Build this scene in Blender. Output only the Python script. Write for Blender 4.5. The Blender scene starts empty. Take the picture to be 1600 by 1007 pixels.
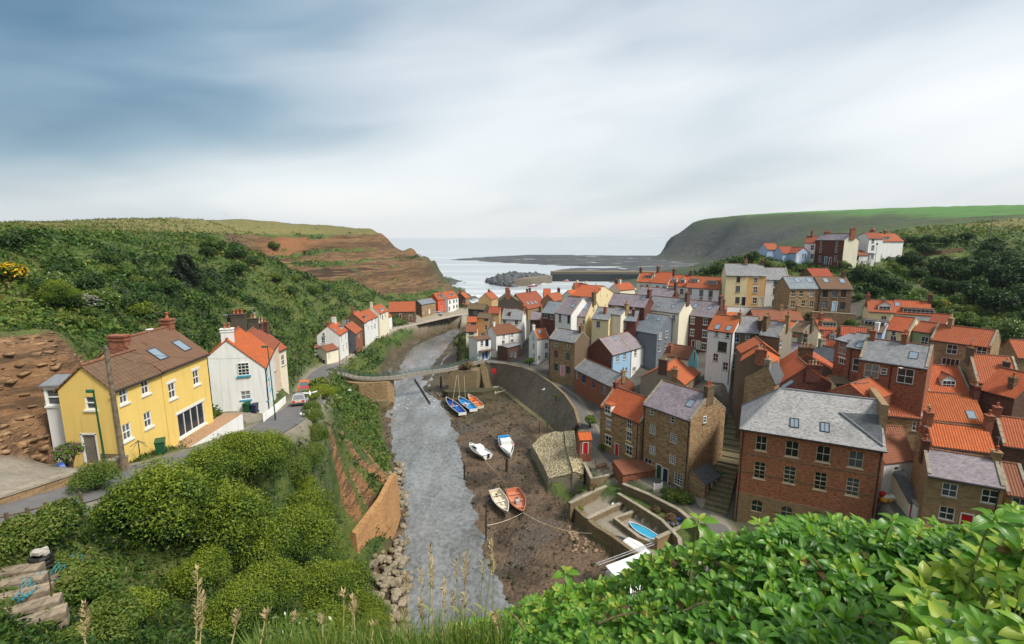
import bpy, bmesh, math, random
import numpy as np
from mathutils import Vector, Matrix
from math import radians as R, sin, cos, tan, pi
random.seed(7); rng = np.random.default_rng(7)
S = bpy.context.scene
COL = S.collection
# ---------------- camera, sky, sun, exposure ----------------
CAM = Vector((0, 0, 42.0)); F = 760.0; CX, CY = 800.0, 503.5
TH = R(9.8); ST, CT = sin(TH), cos(TH)
cd = bpy.data.cameras.new('camera'); cam = bpy.data.objects.new('camera', cd); COL.objects.link(cam)
cd.sensor_width = 36; cd.lens = F/1600*36; cd.clip_start = .05; cd.clip_end = 60000
cam.location = CAM; cam.rotation_euler = (R(90)-TH, 0, 0)
S.camera = cam
S.view_settings.view_transform = 'Standard'; S.view_settings.look = 'None'
S.view_settings.exposure = 1.6; S.view_settings.gamma = 1
SUN_EL, SUN_AZ = 50, 120      # azimuth clockwise from +Y (camera looks along +Y)
sd = bpy.data.lights.new('sun', 'SUN'); sun = bpy.data.objects.new('sun', sd); COL.objects.link(sun)
sd.energy = 1.5; sd.angle = R(14); sd.color = (1, .95, .87)
sv = Vector((sin(R(SUN_AZ))*cos(R(SUN_EL)), cos(R(SUN_AZ))*cos(R(SUN_EL)), sin(R(SUN_EL))))
sun.rotation_euler = sv.to_track_quat('Z', 'Y').to_euler(); sun.location = (60, -40, 140)

class Nd:
    """small node-tree writer"""
    def __init__(s, tree): s.t = tree; s.n = tree.nodes; s.l = tree.links
    def put(s, sock, v):
        if v is None: return
        if isinstance(v, bpy.types.NodeSocket): s.l.new(v, sock)
        else:
            if isinstance(v, (tuple, list)) and len(v) == 3 and sock.type == 'RGBA': v = (*v, 1)
            sock.default_value = v
    def new(s, ty, **kw):
        n = s.n.new(ty)
        for k, v in kw.items(): setattr(n, k, v)
        return n
    def coord(s, which): return s.new('ShaderNodeTexCoord').outputs[which]
    def geo(s, which): return s.new('ShaderNodeNewGeometry').outputs[which]
    def attr(s, name, out='Fac'): return s.new('ShaderNodeAttribute', attribute_name=name).outputs[out]
    def rnd(s): return s.new('ShaderNodeObjectInfo').outputs['Random']
    def mp(s, v, sc=(1, 1, 1), loc=(0, 0, 0), rot=(0, 0, 0)):
        n = s.new('ShaderNodeMapping'); s.put(n.inputs[0], v); n.inputs['Scale'].default_value = sc
        n.inputs['Location'].default_value = loc; n.inputs['Rotation'].default_value = rot; return n.outputs[0]
    def noise(s, v, sc, det=4, rough=.6, dist=0, out='Fac'):
        n = s.new('ShaderNodeTexNoise'); s.put(n.inputs['Vector'], v); n.inputs['Scale'].default_value = sc
        n.inputs['Detail'].default_value = det; n.inputs['Roughness'].default_value = rough; n.inputs['Distortion'].default_value = dist
        return n.outputs[out]
    def voro(s, v, sc, out='Distance', feat='F1'):
        n = s.new('ShaderNodeTexVoronoi', feature=feat); s.put(n.inputs['Vector'], v); n.inputs['Scale'].default_value = sc; return n.outputs[out]
    def m(s, op, a, b=None, c=None, clamp=False):
        n = s.new('ShaderNodeMath', operation=op, use_clamp=clamp)
        for i, x in enumerate((a, b, c)): s.put(n.inputs[i], x)
        return n.outputs[0]
    def mr(s, v, a, b, c=0., d=1., smooth=False):
        n = s.new('ShaderNodeMapRange', clamp=True); n.interpolation_type = 'SMOOTHSTEP' if smooth else 'LINEAR'
        for i, x in enumerate((v, a, b, c, d)): s.put(n.inputs[i], x)
        return n.outputs[0]
    def mix(s, f, a, b, bl='MIX'):
        n = s.new('ShaderNodeMix', data_type='RGBA', blend_type=bl)
        s.put(n.inputs[0], f)
        s.put(n.inputs[6], a); s.put(n.inputs[7], b); return n.outputs[2]
    def ramp(s, f, st):
        n = s.new('ShaderNodeValToRGB'); s.put(n.inputs[0], f); e = n.color_ramp.elements
        while len(e) < len(st): e.new(.5)
        for k, (p, c) in enumerate(st):
            e[k].position = p; e[k].color = (*c, 1) if len(c) == 3 else c
        return n.outputs[0]
    def sep(s, v):
        n = s.new('ShaderNodeSeparateXYZ'); s.put(n.inputs[0], v); return n.outputs
    def brick(s, v, w, h, c1, c2, mo, ms=.012, off=.5, bias=0.):
        n = s.new('ShaderNodeTexBrick', offset=off); s.put(n.inputs['Vector'], v); n.inputs['Scale'].default_value = 1
        s.put(n.inputs['Color1'], c1); s.put(n.inputs['Color2'], c2); s.put(n.inputs['Mortar'], mo)
        n.inputs['Mortar Size'].default_value = ms; n.inputs['Bias'].default_value = bias; n.inputs['Mortar Smooth'].default_value = .3
        n.inputs['Brick Width'].default_value = w; n.inputs['Row Height'].default_value = h
        return n.outputs['Color'], n.outputs['Fac']
    def bump(s, h, st=.3, d=.05):
        n = s.new('ShaderNodeBump'); s.put(n.inputs['Height'], h); s.put(n.inputs['Strength'], st); n.inputs['Distance'].default_value = d
        return n.outputs[0]
MATS = {}
def material(name, fn, rough=.85, spec=.3):
    if name in MATS: return MATS[name]
    m = bpy.data.materials.new(name); m.use_nodes = True
    nd = Nd(m.node_tree); b = m.node_tree.nodes['Principled BSDF']
    b.inputs['Roughness'].default_value = rough; b.inputs['Specular IOR Level'].default_value = spec
    r = fn(nd) if fn else {}
    for k, v in r.items(): nd.put(b.inputs[k], v)
    MATS[name] = m; return m
def P(c, x, y):
    x0, y0, s = CROP[c]; return (x0+x/s, y0+y/s)
CROP = {'I': (0, 0, 1), 'C1': (0, 480, 3.597), 'C2': (320, 460, 3.597), 'C3': (640, 420, 4.028), 'C4': (880, 400, 4.579), 'C5': (1120, 400, 5.035),
 'C6': (1340, 440, 5.035), 'C7': (900, 560, 4.579), 'C8': (1140, 560, 3.731), 'C9': (1340, 560, 3.731), 'C10': (640, 600, 4.378), 'C11': (800, 660, 4.028),
 'C12': (0, 680, 3.078), 'C13': (300, 640, 2.745), 'C14': (640, 760, 3.478), 'C15': (1000, 300, 2.667), 'C16': (360, 320, 3.333), 'D1': (640, 430, 10),
 'D2': (760, 425, 10), 'D3': (880, 405, 10), 'D4': (480, 440, 7.744), 'D5': (1190, 340, 6.667), 'D6': (1140, 460, 6.295), 'D7': (700, 380, 4.444),
 'D8': (960, 740, 5.714), 'E1': (1200, 780, 4), 'E2': (0, 320, 3.636), 'E3': (580, 800, 3.81), 'E4': (520, 540, 6.154), 'E5': (1380, 330, 4.377)}
def ray(px, py):
    u, v = (px-CX)/F, (py-CY)/F
    return Vector((u, CT-v*ST, -ST-v*CT))
def atY(px, py, Y):
    d = ray(px, py); return CAM + d*(Y/d.y)
def atZ(px, py, Z):
    d = ray(px, py); return CAM + d*((Z-CAM.z)/d.z)
def toPix(p):
    q = Vector(p)-CAM; dep = q.y*CT-q.z*ST; up = q.y*ST+q.z*CT
    return (CX+F*q.x/dep, CY-F*up/dep)

# ---------------- sky ----------------
W = bpy.data.worlds.new('World'); S.world = W; W.use_nodes = True
w = Nd(W.node_tree); bg = W.node_tree.nodes['Background']
sky = w.new('ShaderNodeTexSky', sky_type='NISHITA', sun_disc=False, sun_elevation=R(SUN_EL), sun_rotation=R(SUN_AZ))
sky.air_density = 1.3; sky.dust_density = 3
dirv = w.coord('Generated'); dx, dy, dz = w.sep(dirv)
den = w.m('ADD', w.m('MAXIMUM', dz, 0.), .16)
# a flat cloud deck: project the direction on a plane high above, streaked along one wind direction
cmb = w.new('ShaderNodeCombineXYZ'); w.put(cmb.inputs[0], w.m('DIVIDE', dx, den)); w.put(cmb.inputs[1], w.m('DIVIDE', dy, den))
deck = cmb.outputs[0]
az = w.m('ARCTAN2', dx, dy); el = w.m('ARCSINE', dz)
ax_ = w.m('ADD', az, w.m('MULTIPLY', el, 1.3)); ay_ = w.m('SUBTRACT', el, w.m('MULTIPLY', az, .20))
cb_v = w.new('ShaderNodeCombineXYZ'); w.put(cb_v.inputs[0], ax_); w.put(cb_v.inputs[1], ay_)
st1 = w.noise(w.mp(cb_v.outputs[0], (1.1, 5.5, 1), (3.3, 1.7, 0)), 1.5, 3, .5, .35); st2 = w.noise(w.mp(deck, (1.5, .42, 1), (3.1, .6, 0), (0, 0, R(60))), .8, 2, .4, .5)
def blob(px, py, sa, se, amp):
    d = ray(px, py).normalized(); a0, e0 = math.atan2(d.x, d.y), math.asin(d.z)
    q = w.m('ADD', w.m('POWER', w.m('ABSOLUTE', w.m('DIVIDE', w.m('SUBTRACT', az, a0), R(sa))), 2.),
            w.m('POWER', w.m('ABSOLUTE', w.m('DIVIDE', w.m('SUBTRACT', el, e0), R(se))), 2.))
    return w.m('MULTIPLY', w.m('EXPONENT', w.m('MULTIPLY', q, -1.)), amp)
acc = w.m('ADD', w.m('MULTIPLY', w.m('SUBTRACT', st1, .5), .55), w.m('MULTIPLY', w.m('SUBTRACT', st2, .5), .16))
acc = w.m('ADD', acc, .52)
for bl in ((40, 60, 24, 14, -.36), (420, 20, 20, 10, -.14), (500, 120, 20, 8, .04), (1560, 150, 13, 8, .34), (820, 225, 15, 4.5, .30), (1100, 110, 22, 6, .18), (1400, 20, 26, 3.5, -.20),
           (430, 285, 17, 4, .25), (1250, 250, 18, 4, -.08), (640, 120, 18, 4.5, .06), (30, 230, 13, 5, -.10), (720, 345, 55, 4.2, .30), (1200, 335, 30, 3, -.08), (1450, 290, 16, 3, -.03)):
    acc = w.m('ADD', acc, blob(*bl))
cl = w.ramp(acc, [(0, (.024, .058, .095)), (.26, (.082, .125, .160)), (.5, (.198, .222, .240)), (.74, (.285, .296, .304)), (1, (.335, .335, .332))])
skc = w.mix(.9, w.mix(1., sky.outputs[0], (.1, .1, .1), 'MULTIPLY'), cl)
w.put(bg.inputs[0], skc); bg.inputs[1].default_value = 1.0

# ---------------- mesh writer ----------------
class MB:
    def __init__(s): s.v = []; s.f = []; s.mi = []
    def poly(s, pts, mi=0):
        k = len(s.v); s.v += [tuple(p) for p in pts]; s.f.append(tuple(range(k, k+len(pts)))); s.mi.append(mi); return s
    def box(s, x0, y0, z0, x1, y1, z1, mi=0, M=None):
        k = len(s.v); c = [(x, y, z) for z in (z0, z1) for y in (y0, y1) for x in (x0, x1)]
        if M: c = [tuple(M @ Vector(p)) for p in c]
        s.v += c
        for f in ((0, 2, 3, 1), (4, 5, 7, 6), (0, 1, 5, 4), (2, 6, 7, 3), (0, 4, 6, 2), (1, 3, 7, 5)):
            s.f.append(tuple(k+i for i in f)); s.mi.append(mi)
        return s
    def tube(s, pts, r, n=6, mi=0, cap=True):
        pts = [Vector(p) for p in pts]; rs = r if isinstance(r, (list, tuple)) else [r]*len(pts); k = len(s.v)
        for i, p in enumerate(pts):
            t = (pts[min(i+1, len(pts)-1)]-pts[max(i-1, 0)]).normalized()
            a = t.cross(Vector((0, 0, 1)) if abs(t.z) < .95 else Vector((1, 0, 0))).normalized(); b = a.cross(t)
            for j in range(n):
                an = 2*pi*j/n; s.v.append(tuple(p+(a*cos(an)+b*sin(an))*rs[i]))
        for i in range(len(pts)-1):
            for j in range(n):
                s.f.append((k+i*n+j, k+i*n+(j+1) % n, k+(i+1)*n+(j+1) % n, k+(i+1)*n+j)); s.mi.append(mi)
        if cap:
            s.f.append(tuple(k+j for j in reversed(range(n)))); s.mi.append(mi)
            e = k+(len(pts)-1)*n; s.f.append(tuple(e+j for j in range(n))); s.mi.append(mi)
        return s
    def lathe(s, prof, n=10, c=(0, 0, 0), mi=0):
        return s.tube([(c[0], c[1], c[2]+z) for r, z in prof], [r for r, z in prof], n, mi)
    def prism(s, poly, z0, z1, mi=0, mt=None):
        poly = [tuple(p[:2]) for p in poly]
        if sum(poly[i][0]*poly[(i+1) % len(poly)][1]-poly[(i+1) % len(poly)][0]*poly[i][1] for i in range(len(poly))) < 0: poly = poly[::-1]
        n = len(poly); k = len(s.v); s.v += [(x, y, z0) for x, y in poly]+[(x, y, z1) for x, y in poly]
        for i in range(n): s.f.append((k+i, k+(i+1) % n, k+n+(i+1) % n, k+n+i)); s.mi.append(mi)
        s.f.append(tuple(k+n+i for i in range(n))); s.mi.append(mi if mt is None else mt)
        s.f.append(tuple(k+i for i in reversed(range(n)))); s.mi.append(mi); return s
    def loft(s, secs, mi=0, close=False, cap=True):
        k = len(s.v); n = len(secs[0])
        for c in secs: s.v += [tuple(p) for p in c]
        for i in range(len(secs)-1):
            for j in range(n if close else n-1):
                s.f.append((k+i*n+j, k+i*n+(j+1) % n, k+(i+1)*n+(j+1) % n, k+(i+1)*n+j)); s.mi.append(mi)
        if cap:
            s.f.append(tuple(k+j for j in reversed(range(n)))); s.mi.append(mi)
            e = k+(len(secs)-1)*n; s.f.append(tuple(e+j for j in range(n))); s.mi.append(mi)
        return s
    def mesh(s, name, mats, smooth=False):
        me = bpy.data.meshes.new(name); me.from_pydata(s.v, [], s.f)
        for m in (mats if isinstance(mats, (list, tuple)) else [mats]): me.materials.append(m)
        me.polygons.foreach_set('material_index', s.mi)
        if smooth: me.polygons.foreach_set('use_smooth', [True]*len(s.f))
        boxuv(me); return me
    def build(s, name, mats, parent=None, M=None, smooth=False):
        return link(name, s.mesh(name, mats, smooth), parent, M)
def boxuv(me):
    uvl = me.uv_layers.new(name='UVMap'); nl = len(me.loops)
    co = np.empty(len(me.vertices)*3); me.vertices.foreach_get('co', co); co = co.reshape(-1, 3)
    vi = np.empty(nl, dtype=np.int32); me.loops.foreach_get('vertex_index', vi)
    npoly = len(me.polygons); nm = np.empty(npoly*3); me.polygons.foreach_get('normal', nm); nm = nm.reshape(-1, 3)
    lt = np.empty(npoly, dtype=np.int32); me.polygons.foreach_get('loop_total', lt)
    n = np.repeat(nm, lt, axis=0)
    u = np.stack([-n[:, 1], n[:, 0], np.zeros(nl)], 1); ln = np.linalg.norm(u, axis=1)
    flat = ln < 1e-3; u[flat] = (1, 0, 0); ln[flat] = 1; u /= ln[:, None]
    v = np.cross(n, u); p = co[vi]
    uv = np.stack([(p*u).sum(1), (p*v).sum(1)], 1)
    uvl.data.foreach_set('uv', uv.astype(np.float32).ravel())
def link(name, me, parent=None, M=None):
    o = bpy.data.objects.new(name, me); COL.objects.link(o)
    if parent is not None: o.parent = parent
    if M is not None: o.matrix_local = M
    return o
def tag(o, label=None, cat=None, group=None, kind=None):
    for k, v in (('label', label), ('category', cat), ('group', group), ('kind', kind)):
        if v: o[k] = v
    return o
def thing(name, label, cat, loc=(0, 0, 0), rz=0, group=None, tilt=(0, 0)):
    o = bpy.data.objects.new(name, None); COL.objects.link(o); o.empty_display_size = .3
    o.location = loc; o.rotation_euler = (tilt[0], tilt[1], rz); return tag(o, label, cat, group)
def fixm(o):  # world matrix of an unparented object
    return Matrix.LocRotScale(o.location, o.rotation_euler, o.scale)
def bigmesh(name, verts, faces, mats, attrs=None, mi=None, smooth=False, parent=None):
    """numpy arrays -> mesh object (quads or triangles)"""
    me = bpy.data.meshes.new(name); nv, (nf, k) = len(verts), faces.shape
    me.vertices.add(nv); me.vertices.foreach_set('co', np.ascontiguousarray(verts, dtype=np.float32).ravel())
    me.loops.add(nf*k); me.loops.foreach_set('vertex_index', np.ascontiguousarray(faces, dtype=np.int32).ravel())
    me.polygons.add(nf); me.polygons.foreach_set('loop_start', np.arange(0, nf*k, k, dtype=np.int32))
    if mi is not None: me.polygons.foreach_set('material_index', np.ascontiguousarray(mi, dtype=np.int32))
    if smooth: me.polygons.foreach_set('use_smooth', np.ones(nf, dtype=bool))
    for m in (mats if isinstance(mats, (list, tuple)) else [mats]): me.materials.append(m)
    me.update(calc_edges=True); me.validate()
    for an, (dom, arr) in (attrs or {}).items():
        a = me.attributes.new(an, 'FLOAT', dom); a.data.foreach_set('value', np.ascontiguousarray(arr, dtype=np.float32).ravel())
    return link(name, me, parent)
# ---------------- materials ----------------
def lin(r, g, b):
    f = lambda c: ((c/255+.055)/1.055)**2.4 if c > 10 else c/255/12.92
    return (f(r), f(g), f(b))
def sc3(c, k): return tuple(min(1, x*k) for x in c)
def render_mat(name, c, dirt=.35, rough=.85):
    def fn(n):
        ob = n.coord('Object'); a = n.noise(n.mp(ob, (1, 1, .25)), 1.3, 5, .65); b = n.noise(ob, 9, 3, .6)
        dr = n.noise(n.mp(ob, (2.2, 2.2, .16)), 1.2, 4, .6); col = n.mix(n.mr(a, .42, .75, 0, dirt), c, sc3(c, .62)); col = n.mix(n.mr(dr, .54, .74, 0, dirt), col, n.mix(.5, sc3(c, .5), (.2, .18, .14))); col = n.mix(n.mr(b, .35, .7, 0, .22), col, sc3(c, .8))
        return {'Base Color': col, 'Normal': n.bump(n.noise(ob, 30, 2), .15, .02)}
    return material(name, fn, rough)
def plain(name, c, rough=.6, var=.15, metal=0, spec=.4):
    def fn(n):
        a = n.noise(n.coord('Object'), 5, 3, .6)
        r = {'Base Color': n.mix(n.mr(a, .35, .7, 0, 1), c, sc3(c, 1-2*var))}
        if metal: r['Metallic'] = metal
        return r
    return material(name, fn, rough, spec)
def brick_mat(name, c1, c2, mo, soot=.35, w=.235, h=.08):
    def fn(n):
        uv = n.coord('UV'); ob = n.coord('Object')
        col, f = n.brick(uv, w, h, c1, c2, mo, .012)
        a = n.noise(ob, .7, 5, .7); bnd = n.noise(n.mp(uv, (.5, 6, 1)), 1.2, 3, .6); v = n.noise(ob, 6, 3, .7)
        col = n.mix(n.mr(a, .45, .75, 0, soot), col, sc3(c1, .38)); col = n.mix(n.mr(bnd, .5, .75, 0, .4), col, mo)
        g = n.noise(n.mp(uv, (1/.24, 1/.085, 1)), .55, 2, .6); col = n.mix(n.mr(g, .50, .62, 0, .75), col, sc3(c2, .55)); col = n.mix(n.mr(g, .32, .45, .7, 0), col, sc3(c1, 1.45))
        col = n.mix(n.mr(v, .55, .72, 0, .55), col, mo)
        return {'Base Color': col, 'Normal': n.bump(n.m('SUBTRACT', v, f), .45, .03)}
    return material(name, fn, .9)
def stone_mat(name, c1, c2, mo, dark=.6, w=.62, h=.27):
    def fn(n):
        uv = n.coord('UV'); ob = n.coord('Object')
        duv = n.new('ShaderNodeVectorMath', operation='ADD'); nz = n.noise(uv, 1.1, 2, .5, out='Color')
        s = n.new('ShaderNodeVectorMath', operation='SCALE'); n.put(s.inputs[0], nz); s.inputs['Scale'].default_value = .12
        n.put(duv.inputs[0], uv); n.put(duv.inputs[1], s.outputs[0])
        col, f = n.brick(duv.outputs[0], w, h, c1, c2, mo, .016, bias=-.1)
        cell = n.noise(n.mp(duv.outputs[0], (1/w, 1/h, 1)), .9, 1, .3); a = n.noise(ob, .35, 4, .65); v = n.noise(ob, 5, 4, .7)
        col = n.mix(n.mr(cell, .5, .66, 0, dark), col, sc3(c1, .3)); col = n.mix(n.mr(a, .48, .72, 0, .45), col, sc3(c1, .35))
        col = n.mix(n.mr(v, .35, .75, 0, .35), col, sc3(c2, 1.2))
        return {'Base Color': col, 'Normal': n.bump(n.m('SUBTRACT', v, n.m('MULTIPLY', f, 1.5)), .5, .03)}
    return material(name, fn, .92)
def slate_mat(name, c1, c2, lich=.35, w=.42, h=.26):
    def fn(n):
        uv = n.coord('UV'); ob = n.coord('Object'); col, f = n.brick(uv, w, h, c1, c2, sc3(c1, .32), .014)
        per = n.noise(n.mp(uv, (1/w, 1/h, 1)), .8, 1, .4); a = n.noise(ob, .5, 5, .65); sp = n.noise(ob, 3.2, 4, .75); y = n.noise(ob, 1.1, 5, .7)
        col = n.mix(n.mr(per, .3, .7, 0, .55), col, sc3(c2, 1.5)); col = n.mix(n.mr(a, .45, .7, 0, .5), col, sc3(c1, .55))
        col = n.mix(n.mr(sp, .58, .72, 0, lich), col, (.42, .42, .40)); col = n.mix(n.mr(y, .62, .75, 0, .35), col, (.20, .17, .07))
        v = n.sep(uv)[1]; saw = n.m('FRACT', n.m('DIVIDE', v, h))
        return {'Base Color': col, 'Normal': n.bump(n.m('ADD', n.m('MULTIPLY', saw, -.7), n.m('MULTIPLY', sp, .3)), .5, .05)}
    return material(name, fn, .62, .45)
def pan_mat(name, c1, c2, moss=.2, old=.25, w=.27, h=.34, mossc=(.16, .12, .035)):
    def fn(n):
        uv = n.coord('UV'); ob = n.coord('Object'); col, f = n.brick(uv, w, h, c1, c2, sc3(c1, .45), .012, off=0)
        u, v, _ = n.sep(uv); wv = n.m('SINE', n.m('MULTIPLY', u, 2*pi/w)); saw = n.m('FRACT', n.m('DIVIDE', v, h))
        rn = n.rnd(); col = n.mix(n.mr(rn, .3, 1, 0, .65), col, n.mix(.5, sc3(c1, .62), (.26, .12, .07))); a = n.noise(ob, .6, 5, .7); b = n.noise(ob, 2.2, 5, .7); g = n.noise(n.mp(uv, (2, .6, 1)), 1.5, 4, .6)
        col = n.mix(n.mr(g, .4, .7, 0, .4), col, sc3(c1, .6)); col = n.mix(n.mr(a, .5, .72, 0, old), col, (.16, .045, .025))
        col = n.mix(n.mr(b, .52, .72, 0, moss), col, mossc); sp = n.noise(ob, 7, 2, .6); col = n.mix(n.mr(sp, .66, .74, 0, .5), col, sc3(c2, 1.5))
        hgt = n.m('ADD', n.m('MULTIPLY', wv, .5), n.m('MULTIPLY', saw, -.6))
        return {'Base Color': col, 'Normal': n.bump(hgt, .8, .07)}
    return material(name, fn, .8)
M_ = {}
M_['white'] = render_mat('white_render', (.74, .74, .71)); M_['cream'] = render_mat('cream_render', (.72, .60, .34), .25); M_['ivory'] = render_mat('ivory_render', (.74, .68, .52), .3)
M_['yellow'] = render_mat('yellow_paint', (.78, .55, .16), .22); M_['peach'] = render_mat('peach_render', (.62, .38, .17), .25); M_['pink'] = render_mat('pale_pink_render', (.70, .55, .42), .25)
M_['blue'] = render_mat('pale_blue_render', (.28, .45, .62), .2); M_['sky'] = render_mat('headland_blue_render', (.36, .46, .63), .2); M_['turq'] = render_mat('turquoise_render', (.20, .52, .55), .2)
M_['grey'] = render_mat('grey_render', (.15, .17, .20), .3); M_['dgrey'] = render_mat('dark_roughcast', (.075, .063, .048), .5); M_['brown'] = render_mat('brown_render', (.16, .11, .07), .5)
M_['roughgrey'] = render_mat('rough_grey_render', (.27, .24, .18), .5); M_['green'] = render_mat('sage_render', (.25, .32, .17), .25); M_['salmon'] = render_mat('salmon_render', (.75, .28, .13), .2)
M_['orangered'] = render_mat('orange_red_paint', (.68, .10, .035), .15); M_['tan'] = render_mat('tan_render', (.52, .34, .16), .3)
M_['brick'] = brick_mat('red_brick', (.33, .085, .035), (.22, .055, .028), (.30, .20, .14)); M_['dbrick'] = brick_mat('dark_red_brick', (.17, .042, .026), (.105, .03, .022), (.14, .09, .07), .4)
M_['brbrick'] = brick_mat('brown_brick', (.14, .06, .035), (.09, .042, .03), (.14, .10, .08), .5); M_['orbrick'] = brick_mat('bright_brick', (.43, .125, .045), (.30, .085, .035), (.36, .25, .17), .3)
M_['stone'] = stone_mat('brown_sandstone', (.28, .175, .085), (.40, .275, .15), (.12, .09, .06), .66); M_['sand'] = stone_mat('pale_sandstone', (.34, .23, .12), (.26, .165, .085), (.17, .12, .08), .35)
M_['dstone'] = stone_mat('sooty_sandstone', (.12, .078, .045), (.19, .125, .07), (.07, .05, .035), .5); M_['wallstone'] = stone_mat('garden_wall_stone', (.19, .145, .08), (.27, .20, .11), (.10, .08, .05), .4, .5, .2)
M_['quay'] = stone_mat('quay_stone', (.145, .118, .088), (.20, .165, .12), (.26, .24, .21), .4, .8, .38); M_['gold'] = stone_mat('golden_block', (.50, .28, .12), (.38, .20, .085), (.20, .115, .055), .34, .6, .26)
M_['slate'] = slate_mat('grey_slate', (.145, .148, .155), (.21, .21, .212), .5); M_['slateL'] = slate_mat('pale_speckled_slate', (.19, .185, .185), (.33, .32, .31), .95, .3, .2)
M_['slateP'] = slate_mat('purple_slate', (.155, .128, .142), (.225, .185, .20), .45); M_['slateB'] = slate_mat('blue_grey_slate', (.13, .155, .175), (.17, .195, .21), .15); M_['slateD'] = slate_mat('dark_slate', (.055, .062, .07), (.085, .09, .098), .15)
M_['pan'] = pan_mat('orange_pantile', (.50, .115, .038), (.40, .085, .03), .28, .22); M_['panB'] = pan_mat('bright_orange_tile', (.60, .135, .032), (.48, .10, .026), .14, .12)
M_['panD'] = pan_mat('dark_red_pantile', (.38, .078, .034), (.28, .058, .028), .3, .4); M_['panM'] = pan_mat('mossy_pantile', (.43, .11, .03), (.36, .09, .03), .75, .25, mossc=(.30, .14, .03)); M_['panO'] = pan_mat('old_brown_pantile', (.30, .105, .055), (.22, .08, .045), .5, .4)
M_['brownT'] = pan_mat('brown_tile', (.175, .105, .06), (.13, .08, .05), .15, .1, .33, .36); M_['rust'] = pan_mat('rust_brown_tile', (.20, .075, .035), (.16, .06, .032), .2, .2); M_['mossT'] = pan_mat('stone_brown_tile', (.17, .13, .07), (.13, .10, .06), .5, .1, .3, .25)
M_['frame'] = plain('white_paint', (.78, .78, .75), .4, .08); M_['creamf'] = plain('cream_frame_paint', (.68, .60, .42), .4, .08); M_['iron'] = plain('black_iron', (.018, .018, .02), .45, .2); M_['pot'] = plain('terracotta_pot', (.42, .12, .05), .8, .2)
M_['potc'] = plain('buff_pot', (.52, .40, .24), .8, .2); M_['cope'] = stone_mat('coping_stone', (.30, .26, .19), (.36, .31, .23), (.18, .15, .11), .4, .9, .5); M_['ridge'] = plain('ridge_tile', (.25, .11, .06), .8, .25); M_['lead'] = plain('lead_flashing', (.22, .23, .24), .5, .15)
def glass_fn(n):
    r = n.rnd(); c = n.ramp(r, [(0, (.012, .014, .017)), (.55, (.03, .035, .04)), (.8, (.10, .11, .12)), (1, (.22, .23, .24))])
    return {'Base Color': c, 'Normal': n.bump(n.noise(n.coord('Object'), 1.4, 1), .08, .05)}
M_['glass'] = material('window_glass', glass_fn, .06, .5); M_['sky_glass'] = material('rooflight_glass', lambda n: {'Base Color': (.20, .26, .31)}, .08, .8)
PAINT = {'coral': (.58, .22, .12), 'red': (.55, .012, .018), 'yellow': (.80, .36, .02), 'dgreen': (.012, .085, .035), 'navy': (.012, .018, .06), 'blue': (.02, .09, .36), 'teal': (.02, .23, .28), 'pink': (.75, .27, .33), 'magenta': (.30, .02, .07),
 'greyw': (.21, .18, .15), 'black': (.02, .02, .02), 'white': (.75, .75, .72), 'stonec': (.40, .31, .2), 'cream': (.68, .60, .42), 'cyan': (.04, .36, .55), 'orange': (.72, .17, .02), 'maroon': (.14, .015, .02), 'brightblue': (.02, .28, .62), 'silver': (.42, .43, .44), 'palegreen': (.30, .42, .33), 'dgrey': (.06, .065, .07), 'brown': (.12, .06, .03), 'lblue': (.35, .5, .65)}
def paint(k, rough=.4): return plain('paint_'+k, PAINT[k], rough, .1)
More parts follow.
